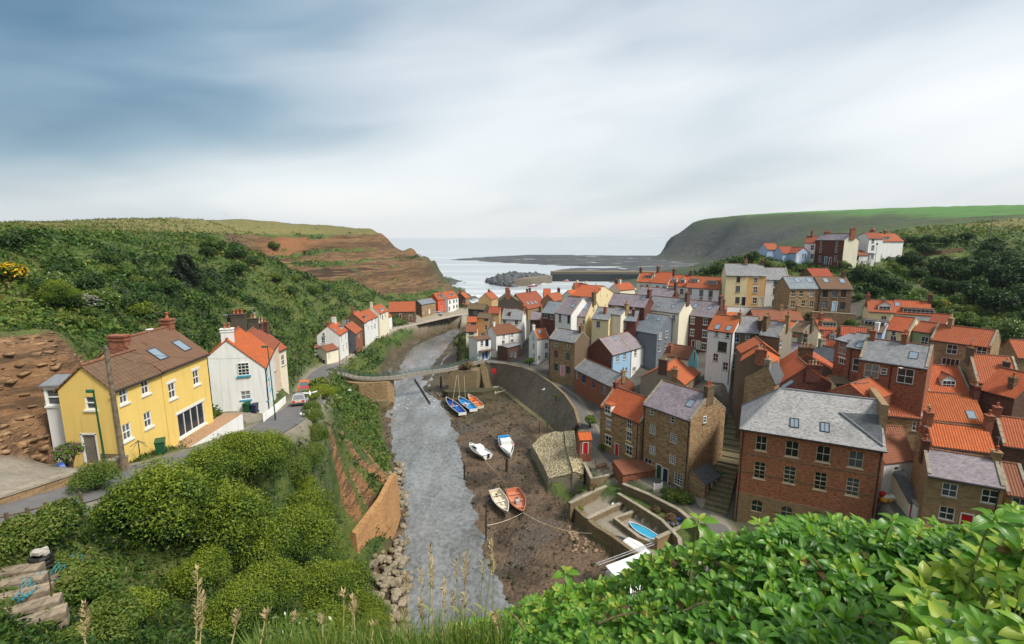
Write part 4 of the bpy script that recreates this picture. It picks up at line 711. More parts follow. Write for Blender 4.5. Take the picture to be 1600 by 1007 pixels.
# headland houses
HL = 'houses on the headland'
H('headland_house', 'D5', (565, 236), (865, 236), 158, 8.2, (740, 120), 'dbrick', 'slateP', 'tall dark brick house with cream gable and two big chimney stacks on the headland', yb=146, F=[(620, 262, 's', 'cream'), (785, 265, 's', 'cream'), (618, 333, 's1.3'), (780, 333, 's1.2'), (612, 433, 's1.3'), (668, 450, 'd1.2', 'teal'), (715, 455, 'd1.1', 'maroon'), (770, 430, 's1.2', 'cream')], wr='ivory', d=4.6, sky=[(640, 210), (803, 213)], pitch=38, ch=[(.1, 3, 1.0, 'brick', .5), (1.0, 3, 1.5, 'brick')], lint='frame', sill='frame', group=HL)
H('headland_house', 'D5', (945, 220), (1122, 215), 157, 6.2, (1075, 165), 'white', 'panD', 'white gabled house with black downpipes and red tiled lean to on the headland', yb=151, typ='g', d=5, R_=[(1160, 240, 's'), (1158, 320, 's1.1')], group=HL)
H('headland_house', 'D5', (1185, 250), (1480, 248), 158, 5.5, (1370, 150), 'white', 'pan', 'white house with orange roof and flat dormer at the right of the headland group', yb=160, d=7, pitch=34, dorm=[(1295, 225, 'f', 2.6, 1.3, 'slateD', 'white')], ch=[(.2, 3, 1.2, 'brick'), (.65, 1, 1, 'brick')], group=HL)
H('lean_to', 'D5', (885, 398), (1110, 398), 150, 3.0, (1000, 362), 'white', 'panO', 'white lean to with worn red tiles below the white headland gable', yb=150, d=3, pitch=24, rf=.95, F=[(980, 418, 'w1.1', 'black')], cat='lean-to', gut=False)
H('porch', 'D5', (1130, 385), (1180, 385), 150, 3.4, (1155, 365), 'white', 'slateD', 'small white porch with dark window beside the tall lamp post on the headland', yb=150, d=3, pitch=15, F=[(1152, 412, 'q')], cat='porch', gut=False)
H('headland_cottage', 'D5', (450, 265), (562, 280), 160, 6.5, (500, 225), 'white', 'panD', 'white cottage with brick chimney between blue bungalow and brick house', yb=158, F=[(528, 315, 's'), (525, 405, 's')], d=5, pitch=38, ch=[(.45, 2, 1.6, 'brick')], group=HL)
H('bungalow', 'D5', (360, 375), (500, 362), 156, 3.3, (440, 318), 'sky', 'panD', 'sky blue gabled bungalow with white door and red roof on the headland', yb=157, typ='g', d=8, F=[(385, 425, 'd1.1', 'white'), (430, 405, 't.8'), (455, 400, 't.8')], cat='bungalow', group=HL, ch=[(.5, 1, .8, 'sky', 1.2)])
H('bungalow', 'D5', (220, 375), (358, 377), 159, 3.0, (310, 298), 'sky', 'panD', 'sky blue wing with long red roof left of the blue gable', yb=159, d=6, pitch=34, cat='bungalow')
H('cottage', 'D5', (60, 335), (175, 335), 172, 3, (120, 300), 'sky', 'pan', 'small blue cottage with red roof half hidden at the left of the headland', yb=172, d=6, pitch=34, wr='sky', group=HL)
# ---------------- terrain ----------------
def wz(px, py, Z): return tuple(atZ(px, py, Z))
def wy(px, py, Y): return tuple(atY(px, py, Y))
RIV_L = [wz(x, y, 0)[:2] for x, y in ((640, 1006), (634, 960), (640, 900), (632, 850), (634, 800), (634, 760), (624, 720), (616, 690), (610, 655), (608, 625), (612, 600), (614, 575), (632, 548), (660, 532), (690, 520), (712, 511))]
RIV_R = [wz(x, y, 0)[:2] for x, y in ((805, 1000), (800, 958), (782, 925), (760, 885), (750, 850), (738, 800), (724, 750), (716, 700), (704, 665), (700, 640), (684, 618), (666, 606), (676, 585), (690, 565), (705, 545), (716, 528), (728, 514))]
RIVER = RIV_L+RIV_R[::-1]
QUAY = [wz(x, y, 1.0)[:2] for x, y in ((742, 600), (760, 603), (771, 604), (787, 610), (803, 622), (819, 636), (836, 649), (854, 663), (872, 680))]
REV = [wz(x, y, .9)[:2] for x, y in ((852, 682), (830, 700), (830, 715), (846, 752), (856, 772), (884, 788))]
YARDW = [wz(x, y, 1.0)[:2] for x, y in ((893, 806), (897, 820), (925, 847), (954, 866), (985, 890), (1030, 930))]
MUD = RIV_R[0:12]+[wz(700, 604, .5)[:2], wz(728, 600, .6)[:2]]+QUAY+REV+YARDW+[(11, 40)]
MUD2 = RIV_R[11:]+[wz(735, 512, .8)[:2], wz(742, 530, 1)[:2], wz(722, 552, 1)[:2], wz(716, 575, 1)[:2], wz(728, 600, .6)[:2], wz(700, 604, .5)[:2]]
BANKL = RIV_L+[wz(700, 509, 1)[:2], wz(655, 524, 1)[:2], wz(628, 540, 1)[:2], wz(600, 565, 1)[:2], wz(590, 590, 1)[:2], wz(592, 640, .8)[:2], wz(601, 690, .8)[:2], wz(612, 740, .8)[:2], wz(612, 800, .8)[:2], wz(606, 850, .8)[:2], wz(580, 900, .9)[:2], wz(560, 940, 1)[:2], (-13, 40)]
ROAD = [(-26, 12, 31), (-24, 22, 29), (-22.3, 30, 27.3), (-21.7, 35, 26.2), (-22.7, 44.6, 24.2), (-26.4, 59, 21), (-30, 70, 18.7), (-36, 85, 15.5), (-43.5, 104, 11.3), (-48.6, 120, 8.6), (-49.6, 132, 7.3), (-50.3, 148, 6.6), (-51, 160, 6.3), (-50.3, 172, 6.2), (-47.5, 193, 6), (-39, 207, 6), (-27.8, 229, 5.6), (-16, 243, 5)]
PATH = [(-8, 135.5, 7.4), (-2.6, 132, 7.5), (3.6, 124.5, 7.5), (9.2, 113.2, 7.4), (13.2, 104.6, 6.9), (14.6, 94, 6.4), (15.1, 82.6, 6.1), (17, 75.6, 5.9), (20.2, 70.6, 5.7), (23.6, 66, 5.5), (26, 62.5, 5.2), (26.9, 56, 5), (22, 49, 4.8)]
STEPS = [(27.6, 60.6, 5.25), (32.4, 68.4, 7.5), (36.5, 76, 9), (41, 85, 9.9)]
LANE2 = [(43.2, 44, 12), (44.6, 49, 10.4), (46.6, 55, 11), (49, 61, 12.4)]
CT_ = []
def K(*pts): CT_.extend(pts)
for i in range(len(ROAD)): K(ROAD[i])
for q in PATH+STEPS+LANE2: K(q)
for p in PADS: K(tuple(p))
# near slope below the viewpoint
for x in (-60, -40, -25, -12, 0, 12, 25, 40, 60): K((x, -12, 41.5+abs(x)*.05), (x, 0, 40.2))
for x, zz in ((-6, 0), (0, 0), (8, 0), (18, 0), (30, 0), (45, 2), (62, 5)): K((x, 8, 34+zz*.2), (x, 16, 26+zz*.4), (x, 24, 17+zz), (x, 32, 9.5+zz), (x, 40, 3.4+zz))
K((-14, 8, 34), (-22, 8, 32.2), (-30, 8, 33), (-40, 12, 36), (-15, 16, 27.5), (-19, 20, 28.6), (-9, 24, 18.5), (-14, 26, 23.5), (-19, 27, 26.6), (-10, 32, 11.5), (-13, 34, 12.5), (-18.2, 36, 23.5), (-18.6, 31, 25.9), (-17.6, 22, 27.4), (-14, 40, 6.5), (-16.8, 45, 4.5), (-19, 49, 3.0), (-21.3, 52.6, 1.6), (-12, 36, 7.5), (-17.4, 40, 12.5), (-20.8, 41, 20), (-20, 45, 13.5), (-22.3, 47, 19), (-22.5, 51, 13.5), (-24.5, 52.5, 18.5))
# cliff top and foot above the riprap (left bank of the beck)
for a, b in (((-24.6, 55, 19.6), (-20.1, 55, 7.6)), ((-26, 60, 18.6), (-19.4, 60, 7.8)), ((-28, 66, 17.8), (-18.6, 66, 7.6)), ((-30.5, 73, 16.8), (-20.5, 72, 6)), ((-34, 82, 14.2), (-23.5, 81, 4.5)), ((-38, 94, 11.5), (-27, 92, 3.4)), ((-43, 106, 9), (-31.5, 104, 2.6)), ((-45.5, 118, 7.4), (-36, 116, 1.8))):
    K(a, b, tuple((np.array(a)+np.array(b))/2+np.array((0, 0, 1.0))))
for x, y in RIV_L: K((x-4, y, .9))
# left bank above the road and the hillside
for q in ((0, 540, 36), (60, 546, 35), (130, 560, 38)): K(wy(*q))
K((-36, 24, 31), (-36, 32, 29.5), (-33, 40, 27.5), (-36, 44, 31.5), (-33, 46, 26), (-30, 50, 23.5), (-40, 52, 29.5), (-38, 60, 24.5), (-41, 70, 24), (-44, 84, 20), (-50, 100, 18), (-54, 116, 14))
for q in ((0, 470, 50), (0, 400, 68), (100, 400, 88), (200, 400, 112), (200, 500, 62), (300, 500, 76), (300, 430, 112), (400, 480, 112), (440, 560, 97), (460, 480, 150), (500, 450, 185), (560, 470, 200), (540, 410, 250), (400, 392, 165), (330, 380, 170), (250, 365, 175),
          (100, 370, 125), (0, 365, 100), (0, 343, 150), (100, 340, 175), (200, 336, 200), (320, 338, 240), (440, 343, 285), (520, 349, 310), (420, 420, 165), (520, 500, 172), (560, 440, 225)): K(wy(*q))
for q in ((0, 365, 60), (-100, 340, 120), (-200, 340, 150)): K(wy(*q))
K((-70, 130, 24), (-64, 150, 17), (-62, 170, 15), (-60, 190, 14), (-52, 212, 11), (-44, 226, 9.5), (-200, 260, 50), (-300, 400, 48), (-160, 400, 50), (-120, 420, 46), (-400, 150, 55), (-400, 600, 40), (-200, 520, 20), (-150, 480, 10))
# Nab cliff (top edge, brow, foot)
TOP = [wy(*q) for q in ((430, 392, 262), (470, 372, 285), (520, 362, 305), (585, 357, 325), (640, 379, 340), (668, 402, 350), (690, 431, 358), (705, 453, 364))]
FOOT = [wy(*q) for q in ((455, 440, 232), (510, 452, 236), (560, 462, 246), (600, 465, 262), (640, 463, 280), (672, 460, 300), (695, 458, 330), (708, 457, 360))]
for q in TOP: K(q)
for q in FOOT: K(q)
for t, f in zip(TOP, FOOT):
    t, f = np.array(t), np.array(f); K(tuple(f+(t-f)*.2+(0, 0, .12*(t[2]-f[2]))), tuple(f+(t-f)*.45+(0, 0, .16*(t[2]-f[2]))), tuple(f+(t-f)*.75+(0, 0, .08*(t[2]-f[2]))))
for t in TOP[3:]: K((t[0]+6, t[1]+14, min(t[2]*.3, 8)), (t[0]+14, t[1]+30, -3))
K((TOP[2][0], TOP[2][1]+25, 49), (TOP[3][0]-8, TOP[3][1]+18, 46), (-60, 380, 30), (-60, 410, -3), (-20, 420, -4))
# far shore flat, beach, harbour
K((-40, 250, 6), (-25, 250, 5), (-25, 262, 4), (-10, 262, 3), (-30, 285, 2.5), (-20, 300, .6), (-10, 320, -1), (5, 290, 1), (20, 300, .5), (40, 310, .2), (70, 330, .4), (0, 350, -2), (50, 380, -2), (100, 400, -1), (0, 500, -4), (0, 900, -5), (-300, 900, -5), (-400, 1400, -6), (0, 1500, -6), (200, 1500, -6))
for q in ((735, 505, 1.2), (745, 520, 2.0), (742, 545, 3), (735, 570, 4)): K(wz(*q))
# right hillside, headland, Old Nab
for q in ((1120, 425, 150), (1180, 393, 172), (1090, 430, 160), (1150, 405, 165), (1240, 412, 153), (1330, 416, 150), (1410, 405, 158), (1230, 440, 138), (1330, 445, 135), (1390, 455, 128), (1360, 480, 118), (1410, 470, 118), (1440, 352, 195), (1520, 352, 200), (1600, 342, 205), (1500, 400, 160), (1580, 400, 160), (1500, 470, 128), (1590, 450, 125),
          (1560, 500, 105), (1500, 500, 108), (1590, 560, 86), (1640, 540, 86), (1700, 480, 110), (1700, 380, 180), (1420, 388, 172), (1084, 341, 1030), (1100, 336, 1000), (1150, 332, 900), (1300, 327, 700), (1400, 323, 600), (1500, 320, 540), (1600, 318, 480), (1700, 316, 440), (1078, 345, 1065), (1088, 340, 1055), (1066, 354, 1075), (1056, 361, 1080), (1046, 371, 1082), (1041, 380, 1080), (1038, 391, 1076), (1200, 402, 600), (1160, 410, 720), (1250, 372, 500), (1330, 347, 420), (1400, 360, 330), (1500, 340, 330), (1600, 332, 330),
          (1180, 365, 800), (1240, 345, 700), (1130, 375, 900), (1100, 405, 900), (1290, 392, 330)): K(wy(*q))
for q in ((1035, 403, 0), (1075, 409, 0), (1120, 413, 1), (1150, 415, 2)): K(wz(*q))
K((322, 1082, -5), (317, 1060, -5), (324, 1105, -6), (350, 1150, -6), (300, 1080, -5), (340, 1125, -5), (300, 1130, -5), (420, 1300, -6), (900, 1300, 90), (900, 700, 95), (700, 1100, 95), (500, 1150, 80), (900, 300, 90), (900, 0, 90), (300, 0, 70), (200, 40, 52), (130, 50, 40), (300, 150, 60), (75, 240, 4), (95, 262, 3), (120, 300, 6), (70, 205, 14), (140, 270, 20))
CTL = np.array(CT_, dtype=float); key = np.round(CTL[:, :2]/1.5).astype(int); _, ui = np.unique(key, axis=0, return_index=True); CTL = CTL[np.sort(ui)]
dd = np.linalg.norm(CTL[:, None, :2]-CTL[None, :, :2], axis=2); n_ = len(CTL)
Asy = np.zeros((n_+1, n_+1)); Asy[:n_, :n_] = dd-np.eye(n_)*1.2; Asy[:n_, n_] = 1; Asy[n_, :n_] = 1
wgt = np.linalg.solve(Asy, np.append(CTL[:, 2], 0))
def rbf(x, y):
    out = np.empty(len(x))
    for i in range(0, len(x), 20000):
        p = np.stack([x[i:i+20000], y[i:i+20000]], 1); q = np.linalg.norm(p[:, None]-CTL[None, :, :2], axis=2); out[i:i+20000] = q @ wgt[:n_]+wgt[n_]
    return out
def segd(x, y, poly, closed=True):
    """distance to a polyline, parameter arrays of nearest z if 3D"""
    P_ = np.array(poly, float); Q_ = np.roll(P_, -1, 0) if closed else P_[1:]; P_ = P_ if closed else P_[:-1]
    best = np.full(x.shape, 1e9); bz = np.zeros(x.shape); bs = np.zeros(x.shape); acc_ = 0
    for a, b in zip(P_, Q_):
        d = b[:2]-a[:2]; L2 = max((d**2).sum(), 1e-9); t = np.clip(((x-a[0])*d[0]+(y-a[1])*d[1])/L2, 0, 1)
        q = np.hypot(x-a[0]-t*d[0], y-a[1]-t*d[1]); k = q < best; best[k] = q[k]
        if len(a) > 2: bz[k] = (a[2]+(b[2]-a[2])*t)[k]
    return best, bz
def inside(x, y, poly):
    r = np.zeros(x.shape, bool); n = len(poly)
    for i in range(n):
        x0, y0 = poly[i][:2]; x1, y1 = poly[(i+1) % n][:2]
        c = ((y0 > y) != (y1 > y)) & (x < (x1-x0)*(y-y0)/((y1-y0) if y1 != y0 else 1e-9)+x0); r ^= c
    return r
def vnoise(x, y, s, seed=0, oct=3):
    out = np.zeros(x.shape); amp = 1; tot = 0
    for o in range(oct):
        g = np.random.default_rng(seed+o).random((128, 128)); u, v = x/s, y/s; i, j = np.floor(u).astype(int), np.floor(v).astype(int); f, h = u-i, v-j; f = f*f*(3-2*f); h = h*h*(3-2*h)
        G = lambda a, b: g[a % 128, b % 128]
        out += amp*((G(i, j)*(1-f)+G(i+1, j)*f)*(1-h)+(G(i, j+1)*(1-f)+G(i+1, j+1)*f)*h); tot += amp; amp *= .5; s /= 2.03
    return out/tot
def axis(lo, a, b, hi, fine, g, mx):
    v = list(np.arange(a, b, fine)); s = fine; t = b
    while t < hi: v.append(t); s = min(s*g, mx); t += s
    s = fine; t = a
    while t > lo: s = min(s*g, mx); t -= s; v.insert(0, t)
    return np.array(v)
gx = axis(-420, -42, 56, 900, .62, 1.03, 14); gy = axis(-14, 16, 112, 1400, .62, 1.022, 14)
QLAND = QUAY+[wz(905, 655, 7)[:2], (16, 98), (9, 112), (2, 124), (-6, 131)]
YARD = [(p[0]+.9, p[1]+.7) for p in REV[5:]+YARDW]+[(19.5, 49.5), (21.2, 56), (20.2, 60), (18, 63.6), (15.8, 67)]
GARDEN = [(19.5, 49.5), (21.2, 56), (20.2, 60), (18, 63.6), (15.8, 67), (16.8, 68), (19.8, 65), (22.8, 61), (24.3, 56.5), (21.5, 49.5)]
PATIO = [(11.2, 77.5), (13.5, 80), (16.4, 76.3), (19.4, 71.5), (18.6, 69), (14.6, 70)]
MOUND = [QUAY[-1]]+REV[:5]+[wz(*P('C10', *q), z)[:2] for *q, z in ((955, 640, 3.0), (1185, 620, 4.7), (1190, 560, 5.2), (1137, 420, 6.2), (1122, 322, 6.6))]+[(13.3, 91), (11, 97)]
QA = np.array(QUAY+[wz(876, 684, 1.2)[:2]]); QT = np.gradient(QA, axis=0); QT /= np.linalg.norm(QT, axis=1)[:, None]; QBACK = [tuple(p) for p in QA]+[tuple(p) for p in (QA+np.stack([-QT[:, 1], QT[:, 0]], 1)*4.4)[::-1]]
RUBBLE = [wz(*P('C10', *q), 1.8)[:2] for q in ((945, 750), (1185, 680), (1210, 740), (1090, 810), (960, 830))]
def ground(x, y):
    z = rbf(x, y)
    n1 = vnoise(x, y, 9, 11, 4)-.5; n2 = vnoise(x, y, 2.2, 5, 3)-.5
    dR, zR = segd(x, y, ROAD, False); dP, zP = segd(x, y, PATH, False); dS, zS = segd(x, y, STEPS, False); dL, zL = segd(x, y, LANE2, False)
    amp = np.clip((np.minimum(np.minimum(dR, dP), dS)-3)/6, 0, 1)
    dist = np.hypot(x, y)
    z = z+amp*(n1*np.clip(dist/60, .5, 2.4)*1.6+n2*.5)
    # rock steps in the Nab cliff: ledges from harder beds
    mE = np.clip(1.4-np.minimum(np.hypot(x+35, y-31), np.hypot(x+35.5, y-38))/8, 0, 1); z = z+mE*(.75*np.sin(z*1.35+n1*5)+.3*np.sin(z*3.4+n1*5)+n2*1.8)
    mC = np.exp(-(segd(x, y, [((t[0]+f[0])/2, (t[1]+f[1])/2) for t, f in zip(TOP, FOOT)], False)[0]/26)**4)
    led = z+1.05*np.sin(z*.95+n1*1.3)+2.5*np.sin(z*.33+n1)+n2*1.1; z = z*(1-mC)+led*mC
    inR = inside(x, y, RIVER); dRv, _ = segd(x, y, RIVER)
    mud = inside(x, y, MUD) | inside(x, y, MUD2) | inside(x, y, BANKL)
    zm = .0+np.minimum(dRv*.095, 1.2)+(vnoise(x, y, 3, 3, 4)-.5)*np.clip(dRv/2, .75, 1)*.55; zm = np.where((y > 142) & (x < -14-(y-140)*.05), np.maximum(zm, np.minimum((dRv-1.5)*.55, 5.2)+n2*.5), zm)
    k = inside(x, y, QLAND); z[k] = np.minimum(z[k], 6.2)
    k = inside(x, y, YARD); z[k] = 2.75+n2[k]*.06
    k = inside(x, y, GARDEN); z[k] = 4.3+n2[k]*.1
    k = inside(x, y, PATIO); z[k] = 5.0
    k = inside(x, y, MOUND); z[k] = np.minimum(z[k], .9)
    k = inside(x, y, QBACK); z[k] = .4
    k = inside(x, y, RUBBLE); z[k] = 1.5+n2[k]*.8
    z = np.where(mud, zm, z); z = np.where(inR, -.02-np.minimum(dRv*.16, .7)+n2*.35+.26*np.exp(-((y-128)/13)**2)+.36*(y > 140), z)
    for d, zz, hw in ((dR, zR, 2.4), (dP, zP, 1.4), (dS, zS, 1.4), (dL, zL, 1.4)):
        t = np.clip((d-hw)/2.2, 0, 1); t = t*t*(3-2*t); t = np.where(mud | inR | inside(x, y, QBACK) | inside(x, y, MOUND), 1, t); z = np.where(t < 1, (zz-.06)*(1-t)+z*t, z)
    return z, mud | inR, mC, np.minimum(dR-2.4, np.minimum(dP-1.4, dL-1.4))
XX, YY = np.meshgrid(gx, gy); xf, yf = XX.ravel(), YY.ravel()
zf, mudf, cliffW, roadD = ground(xf, yf)
ny_, nx_ = XX.shape
# settle the plateau heights so that the hills rise as far above the horizon as they do in the photograph
dp_ = yf*CT-(zf-42)*ST; pxf = np.where(dp_ > 5, 800+760*xf/np.maximum(dp_, 5), -999); ev = np.where(yf > 20, (zf-42)/np.maximum(yf, 1), -1)
SKX = [-400, 0, 100, 200, 300, 380, 440, 520, 580, 600, 1040, 1050, 1064, 1080, 1100, 1150, 1250, 1400, 1500, 1600, 2200]; SKY = [348, 348, 346, 342, 342, 343, 348, 352, 358, 360, 371, 368, 358, 348, 342, 336, 331, 325, 322, 320, 318]
def tt(y): v = (y-CY)/F; return (ST+v*CT)/(CT-v*ST)
cols = np.arange(-400, 2200, 20); emx = np.array([max(ev[np.abs(pxf-c) < 16].max(initial=0), 1e-4) for c in cols]); emx = np.convolve(np.pad(emx, 2, 'edge'), np.ones(5)/5, 'valid')
rat = np.clip(-tt(np.interp(cols, SKX, SKY))/emx, .15, 1.15); rf2 = np.interp(pxf, cols, rat); wgt2 = np.where(xf > 0, np.clip((yf-240)/60, 0, 1), 1)*((pxf < 598) | (pxf > 1040))
zf = np.where(zf > 42, 42+(zf-42)*(1-wgt2+rf2*wgt2), zf)
ZG = zf.reshape(ny_, nx_)
def gz(x, y):
    """terrain height by bilinear lookup"""
    x = np.atleast_1d(np.asarray(x, float)); y = np.atleast_1d(np.asarray(y, float))
    i = np.clip(np.searchsorted(gx, x)-1, 0, nx_-2); j = np.clip(np.searchsorted(gy, y)-1, 0, ny_-2)
    f = np.clip((x-gx[i])/(gx[i+1]-gx[i]), 0, 1); h = np.clip((y-gy[j])/(gy[j+1]-gy[j]), 0, 1)
    return (ZG[j, i]*(1-f)+ZG[j, i+1]*f)*(1-h)+(ZG[j+1, i]*(1-f)+ZG[j+1, i+1]*f)*h
def g1(x, y): return float(gz(x, y)[0])
gyx, gxx = np.gradient(ZG, gy, gx); slope = np.hypot(gyx, gxx).ravel()
def poly_w(pts, soft): 
    d, _ = segd(xf, yf, pts); s = np.where(inside(xf, yf, pts), d, -d); return np.clip(s/soft+.5, 0, 1)
# bare red earth: scars on the beck cliff, the cut beside the yellow house, the brow of the Nab
wE = np.zeros(len(xf))
for cx, cy, r in ((-20.3, 70, 2.6), (-22, 75, 2.0), (-19.9, 62, 2.0), (-21, 57, 1.7), (-22.5, 66, 1.5), (-33.5, 28, 5.6), (-36, 32, 5), (-35, 37, 3.2), (-31, 22, 3)):
    wE = np.maximum(wE, np.clip(1.5-np.hypot(xf-cx, yf-cy)/r, 0, 1))
browd, _ = segd(xf, yf, [(t[0]*.9+f[0]*.1, t[1]*.9+f[1]*.1) for t, f in zip(TOP[:5], FOOT[:5])], False)
cliff = np.clip(cliffW*1.6*(slope > .45)*np.clip((slope-.35)*3, 0, 1), 0, 1)
oldnab = ((yf > 450) & (xf > 200)).astype(float)*np.clip((slope-.28)*4, 0, 1)
shore = np.clip((2.2-zf)/1.5, 0, 1)*((yf > 255) | (yf > 560)).astype(float)
town = np.zeros(len(xf)); 
tp_ = [(-8, 131), (2, 122), (14, 100), (14, 84), (21, 66), (28, 58), (40, 48), (60, 38), (75, 45), (90, 75), (75, 100), (95, 128), (70, 142), (50, 165), (40, 255), (-10, 258), (-14, 190)]
town = poly_w(tp_, 6)
field = np.clip((yf-300)/60, 0, 1)*((xf > 250)).astype(float)*np.clip((.22-slope)*10, 0, 1)*np.clip((zf-58)/6, 0, 1)
plateau = (xf < -40)*np.clip((zf-42.5)/3, 0, 1)+(yf < 300)*(xf > 120)*np.clip((zf-44)/4, 0, 1)*.9
paved = np.clip(1-roadD/.9, 0, 1); DRIVE = [wz(*P('C2', *q), 22.2)[:2] for q in ((140, 688), (335, 680), (335, 735), (210, 830), (110, 800))]; paved = np.maximum(paved, np.maximum(poly_w(DRIVE, .7), poly_w([(-31, 21.5), (-25.6, 21), (-24.9, 30.5), (-30, 31)], .8))); PLAZA = [wz(*P('D1', *q), 5.6)[:2] for q in ((-40, 760), (110, 655), (400, 622), (600, 585), (900, 505), (930, 445), (1270, 400), (1280, 480), (910, 670), (600, 690), (100, 795))]; yard = np.maximum(np.maximum(poly_w(YARD, .6), poly_w(PATIO, .8)), poly_w(PLAZA, 1.5))
faces = (np.arange(ny_-1)[:, None]*nx_+np.arange(nx_-1)[None, :]).ravel(); faces = np.stack([faces, faces+1, faces+nx_+1, faces+nx_], 1)
def ground_fn(n):
    pos = n.geo('Position'); A = lambda k: n.attr(k)
    x, y, z = n.sep(pos)
    a = n.noise(pos, .09, 6, .65); b = n.noise(pos, .55, 5, .7); c = n.noise(pos, 3.5, 4, .7); e = n.noise(pos, 1.3, 5, .7)
    veg = n.mix(n.mr(b, .35, .65), (.026, .055, .011), (.080, .125, .02)); veg = n.mix(n.mr(a, .42, .62, 0, .6), veg, (.13, .135, .034)); veg = n.mix(n.mr(c, .5, .7, 0, .6), veg, (.014, .028, .008))
    dry = n.mix(n.mr(b, .35, .68), (.13, .125, .036), (.23, .185, .07)); dry = n.mix(n.mr(e, .52, .66), dry, (.045, .07, .016))
    col = n.mix(n.mr(n.m('ADD', A('plateau'), n.m('SUBTRACT', a, .5)), .35, .6), veg, dry)
    fld = n.mix(n.mr(a, .4, .6), (.055, .16, .022), (.075, .19, .03)); col = n.mix(A('field'), col, fld)
    # strata of the cliff: beds of sandstone and shale
    zz = n.m('ADD', z, n.m('MULTIPLY', n.noise(pos, .05, 3, .5), 2.5)); cz = n.new('ShaderNodeCombineXYZ'); n.put(cz.inputs[2], zz); n.put(cz.inputs[0], n.m('MULTIPLY', x, .04)); n.put(cz.inputs[1], n.m('MULTIPLY', y, .04))
    s1 = n.noise(cz.outputs[0], .55, 4, .7); s2 = n.noise(pos, .8, 5, .7)
    s0 = n.noise(cz.outputs[0], .16, 2, .5); rock = n.ramp(n.m('ADD', n.m('MULTIPLY', s1, .6), n.m('MULTIPLY', s0, .4)), [(.38, (.022, .015, .010)), (.43, (.13, .072, .034)), (.465, (.028, .019, .012)), (.50, (.21, .12, .052)), (.53, (.05, .03, .018)), (.57, (.25, .145, .068)), (.61, (.035, .022, .014))])
    rock = n.mix(n.mr(s2, .4, .7, 0, .55), rock, (.10, .05, .022)); rock = n.mix(A('brow'), rock, n.mix(n.mr(s2, .3, .7), (.30, .12, .05), (.19, .09, .04)))
    vg = n.m('MULTIPLY', n.mr(n.noise(pos, .16, 5, .7), .60, .66), .85); rock = n.mix(vg, rock, veg)
    col = n.mix(n.mr(n.m('ADD', A('cliff'), n.m('MULTIPLY', n.m('SUBTRACT', e, .5), .6)), .4, .6), col, rock)
    gr = n.ramp(n.noise(n.mp(cz.outputs[0], (1.6, 1.6, .35)), .33, 5, .75), [(.36, (.016, .018, .021)), (.43, (.085, .08, .074)), (.48, (.024, .025, .027)), (.53, (.11, .10, .092)), (.58, (.022, .023, .025)), (.66, (.07, .066, .06))])
    gr = n.mix(n.mr(a, .45, .65, 0, .7), gr, (.03, .05, .022)); col = n.mix(n.m('MULTIPLY', n.mr(y, 300, 420), n.m('SUBTRACT', 1., A('field'))), col, n.mix(n.mr(a, .4, .62), (.030, .048, .018), (.060, .072, .026))); col = n.mix(A('oldnab'), col, n.mix(n.mr(n.m('ADD', z, n.m('MULTIPLY', a, 40.)), 76., 94.), gr, (.038, .058, .022)))
    ce = n.new('ShaderNodeCombineXYZ'); n.put(ce.inputs[0], n.m('MULTIPLY', x, .25)); n.put(ce.inputs[1], n.m('MULTIPLY', y, .25)); n.put(ce.inputs[2], n.m('MULTIPLY', z, 2.2)); s3 = n.noise(ce.outputs[0], 1., 4, .7); ear = n.mix(n.mr(e, .3, .7), (.25, .13, .06), (.15, .085, .042)); ear = n.mix(n.mr(x, -26, -23), ear, n.mix(n.mr(e, .3, .7), (.34, .155, .06), (.20, .105, .046))); ear = n.mix(n.mr(s3, .47, .56, 0, .85), ear, (.07, .042, .022)); ear = n.mix(n.mr(s3, .40, .34, 0, .6), ear, (.40, .24, .12)); ear = n.mix(n.mr(c, .5, .7, 0, .5), ear, (.09, .06, .03))
    col = n.mix(n.mr(n.m('ADD', A('earth'), n.m('MULTIPLY', n.m('SUBTRACT', e, .5), .7)), .4, .6), col, ear)
    tw = n.mix(n.mr(b, .35, .7), (.115, .105, .085), (.07, .062, .05)); col = n.mix(A('town'), col, tw)
    pv = n.mix(n.mr(e, .35, .7), (.30, .26, .20), (.22, .19, .14)); col = n.mix(n.m('MAXIMUM', A('paved'), A('yard')), col, pv)
    # mud and stones of the beck
    m1 = n.noise(pos, .32, 6, .68, .4); m2 = n.voro(n.mp(pos, (1, 1, .4)), 1.9); m3 = n.noise(pos, 2.6, 5, .75)
    mud = n.ramp(m1, [(.34, (.072, .046, .028)), (.5, (.150, .098, .058)), (.66, (.095, .062, .038))])
    weed = n.mr(n.m('ADD', n.noise(pos, .17, 4, .6), n.m('MULTIPLY', n.m('SUBTRACT', m3, .5), .5)), .46, .58); mud = n.mix(n.m('MULTIPLY', weed, .85), mud, (.036, .024, .012))
    mud = n.mix(n.mr(m3, .60, .72, 0, .6), mud, (.025, .018, .012)); mud = n.mix(n.mr(n.noise(pos, 6., 3, .7), .64, .72, 0, .45), mud, (.26, .2, .14)); gs = n.mr(n.m('ADD', y, n.m('MULTIPLY', m1, 30.)), 115., 128.)
    mud = n.mix(n.m('MULTIPLY', gs, n.mr(m3, .35, .6, .2, .6)), mud, (.06, .055, .02)); mk = A('mud'); col = n.mix(mk, col, mud)
    wet = n.mr(n.noise(pos, .13, 3, .5, .6), .575, .615, 0, 1); wetm = n.m('MULTIPLY', wet, mk)
    sh = n.mix(n.mr(b, .4, .65), (.05, .052, .055), (.13, .12, .10)); col = n.mix(A('shore'), col, sh)
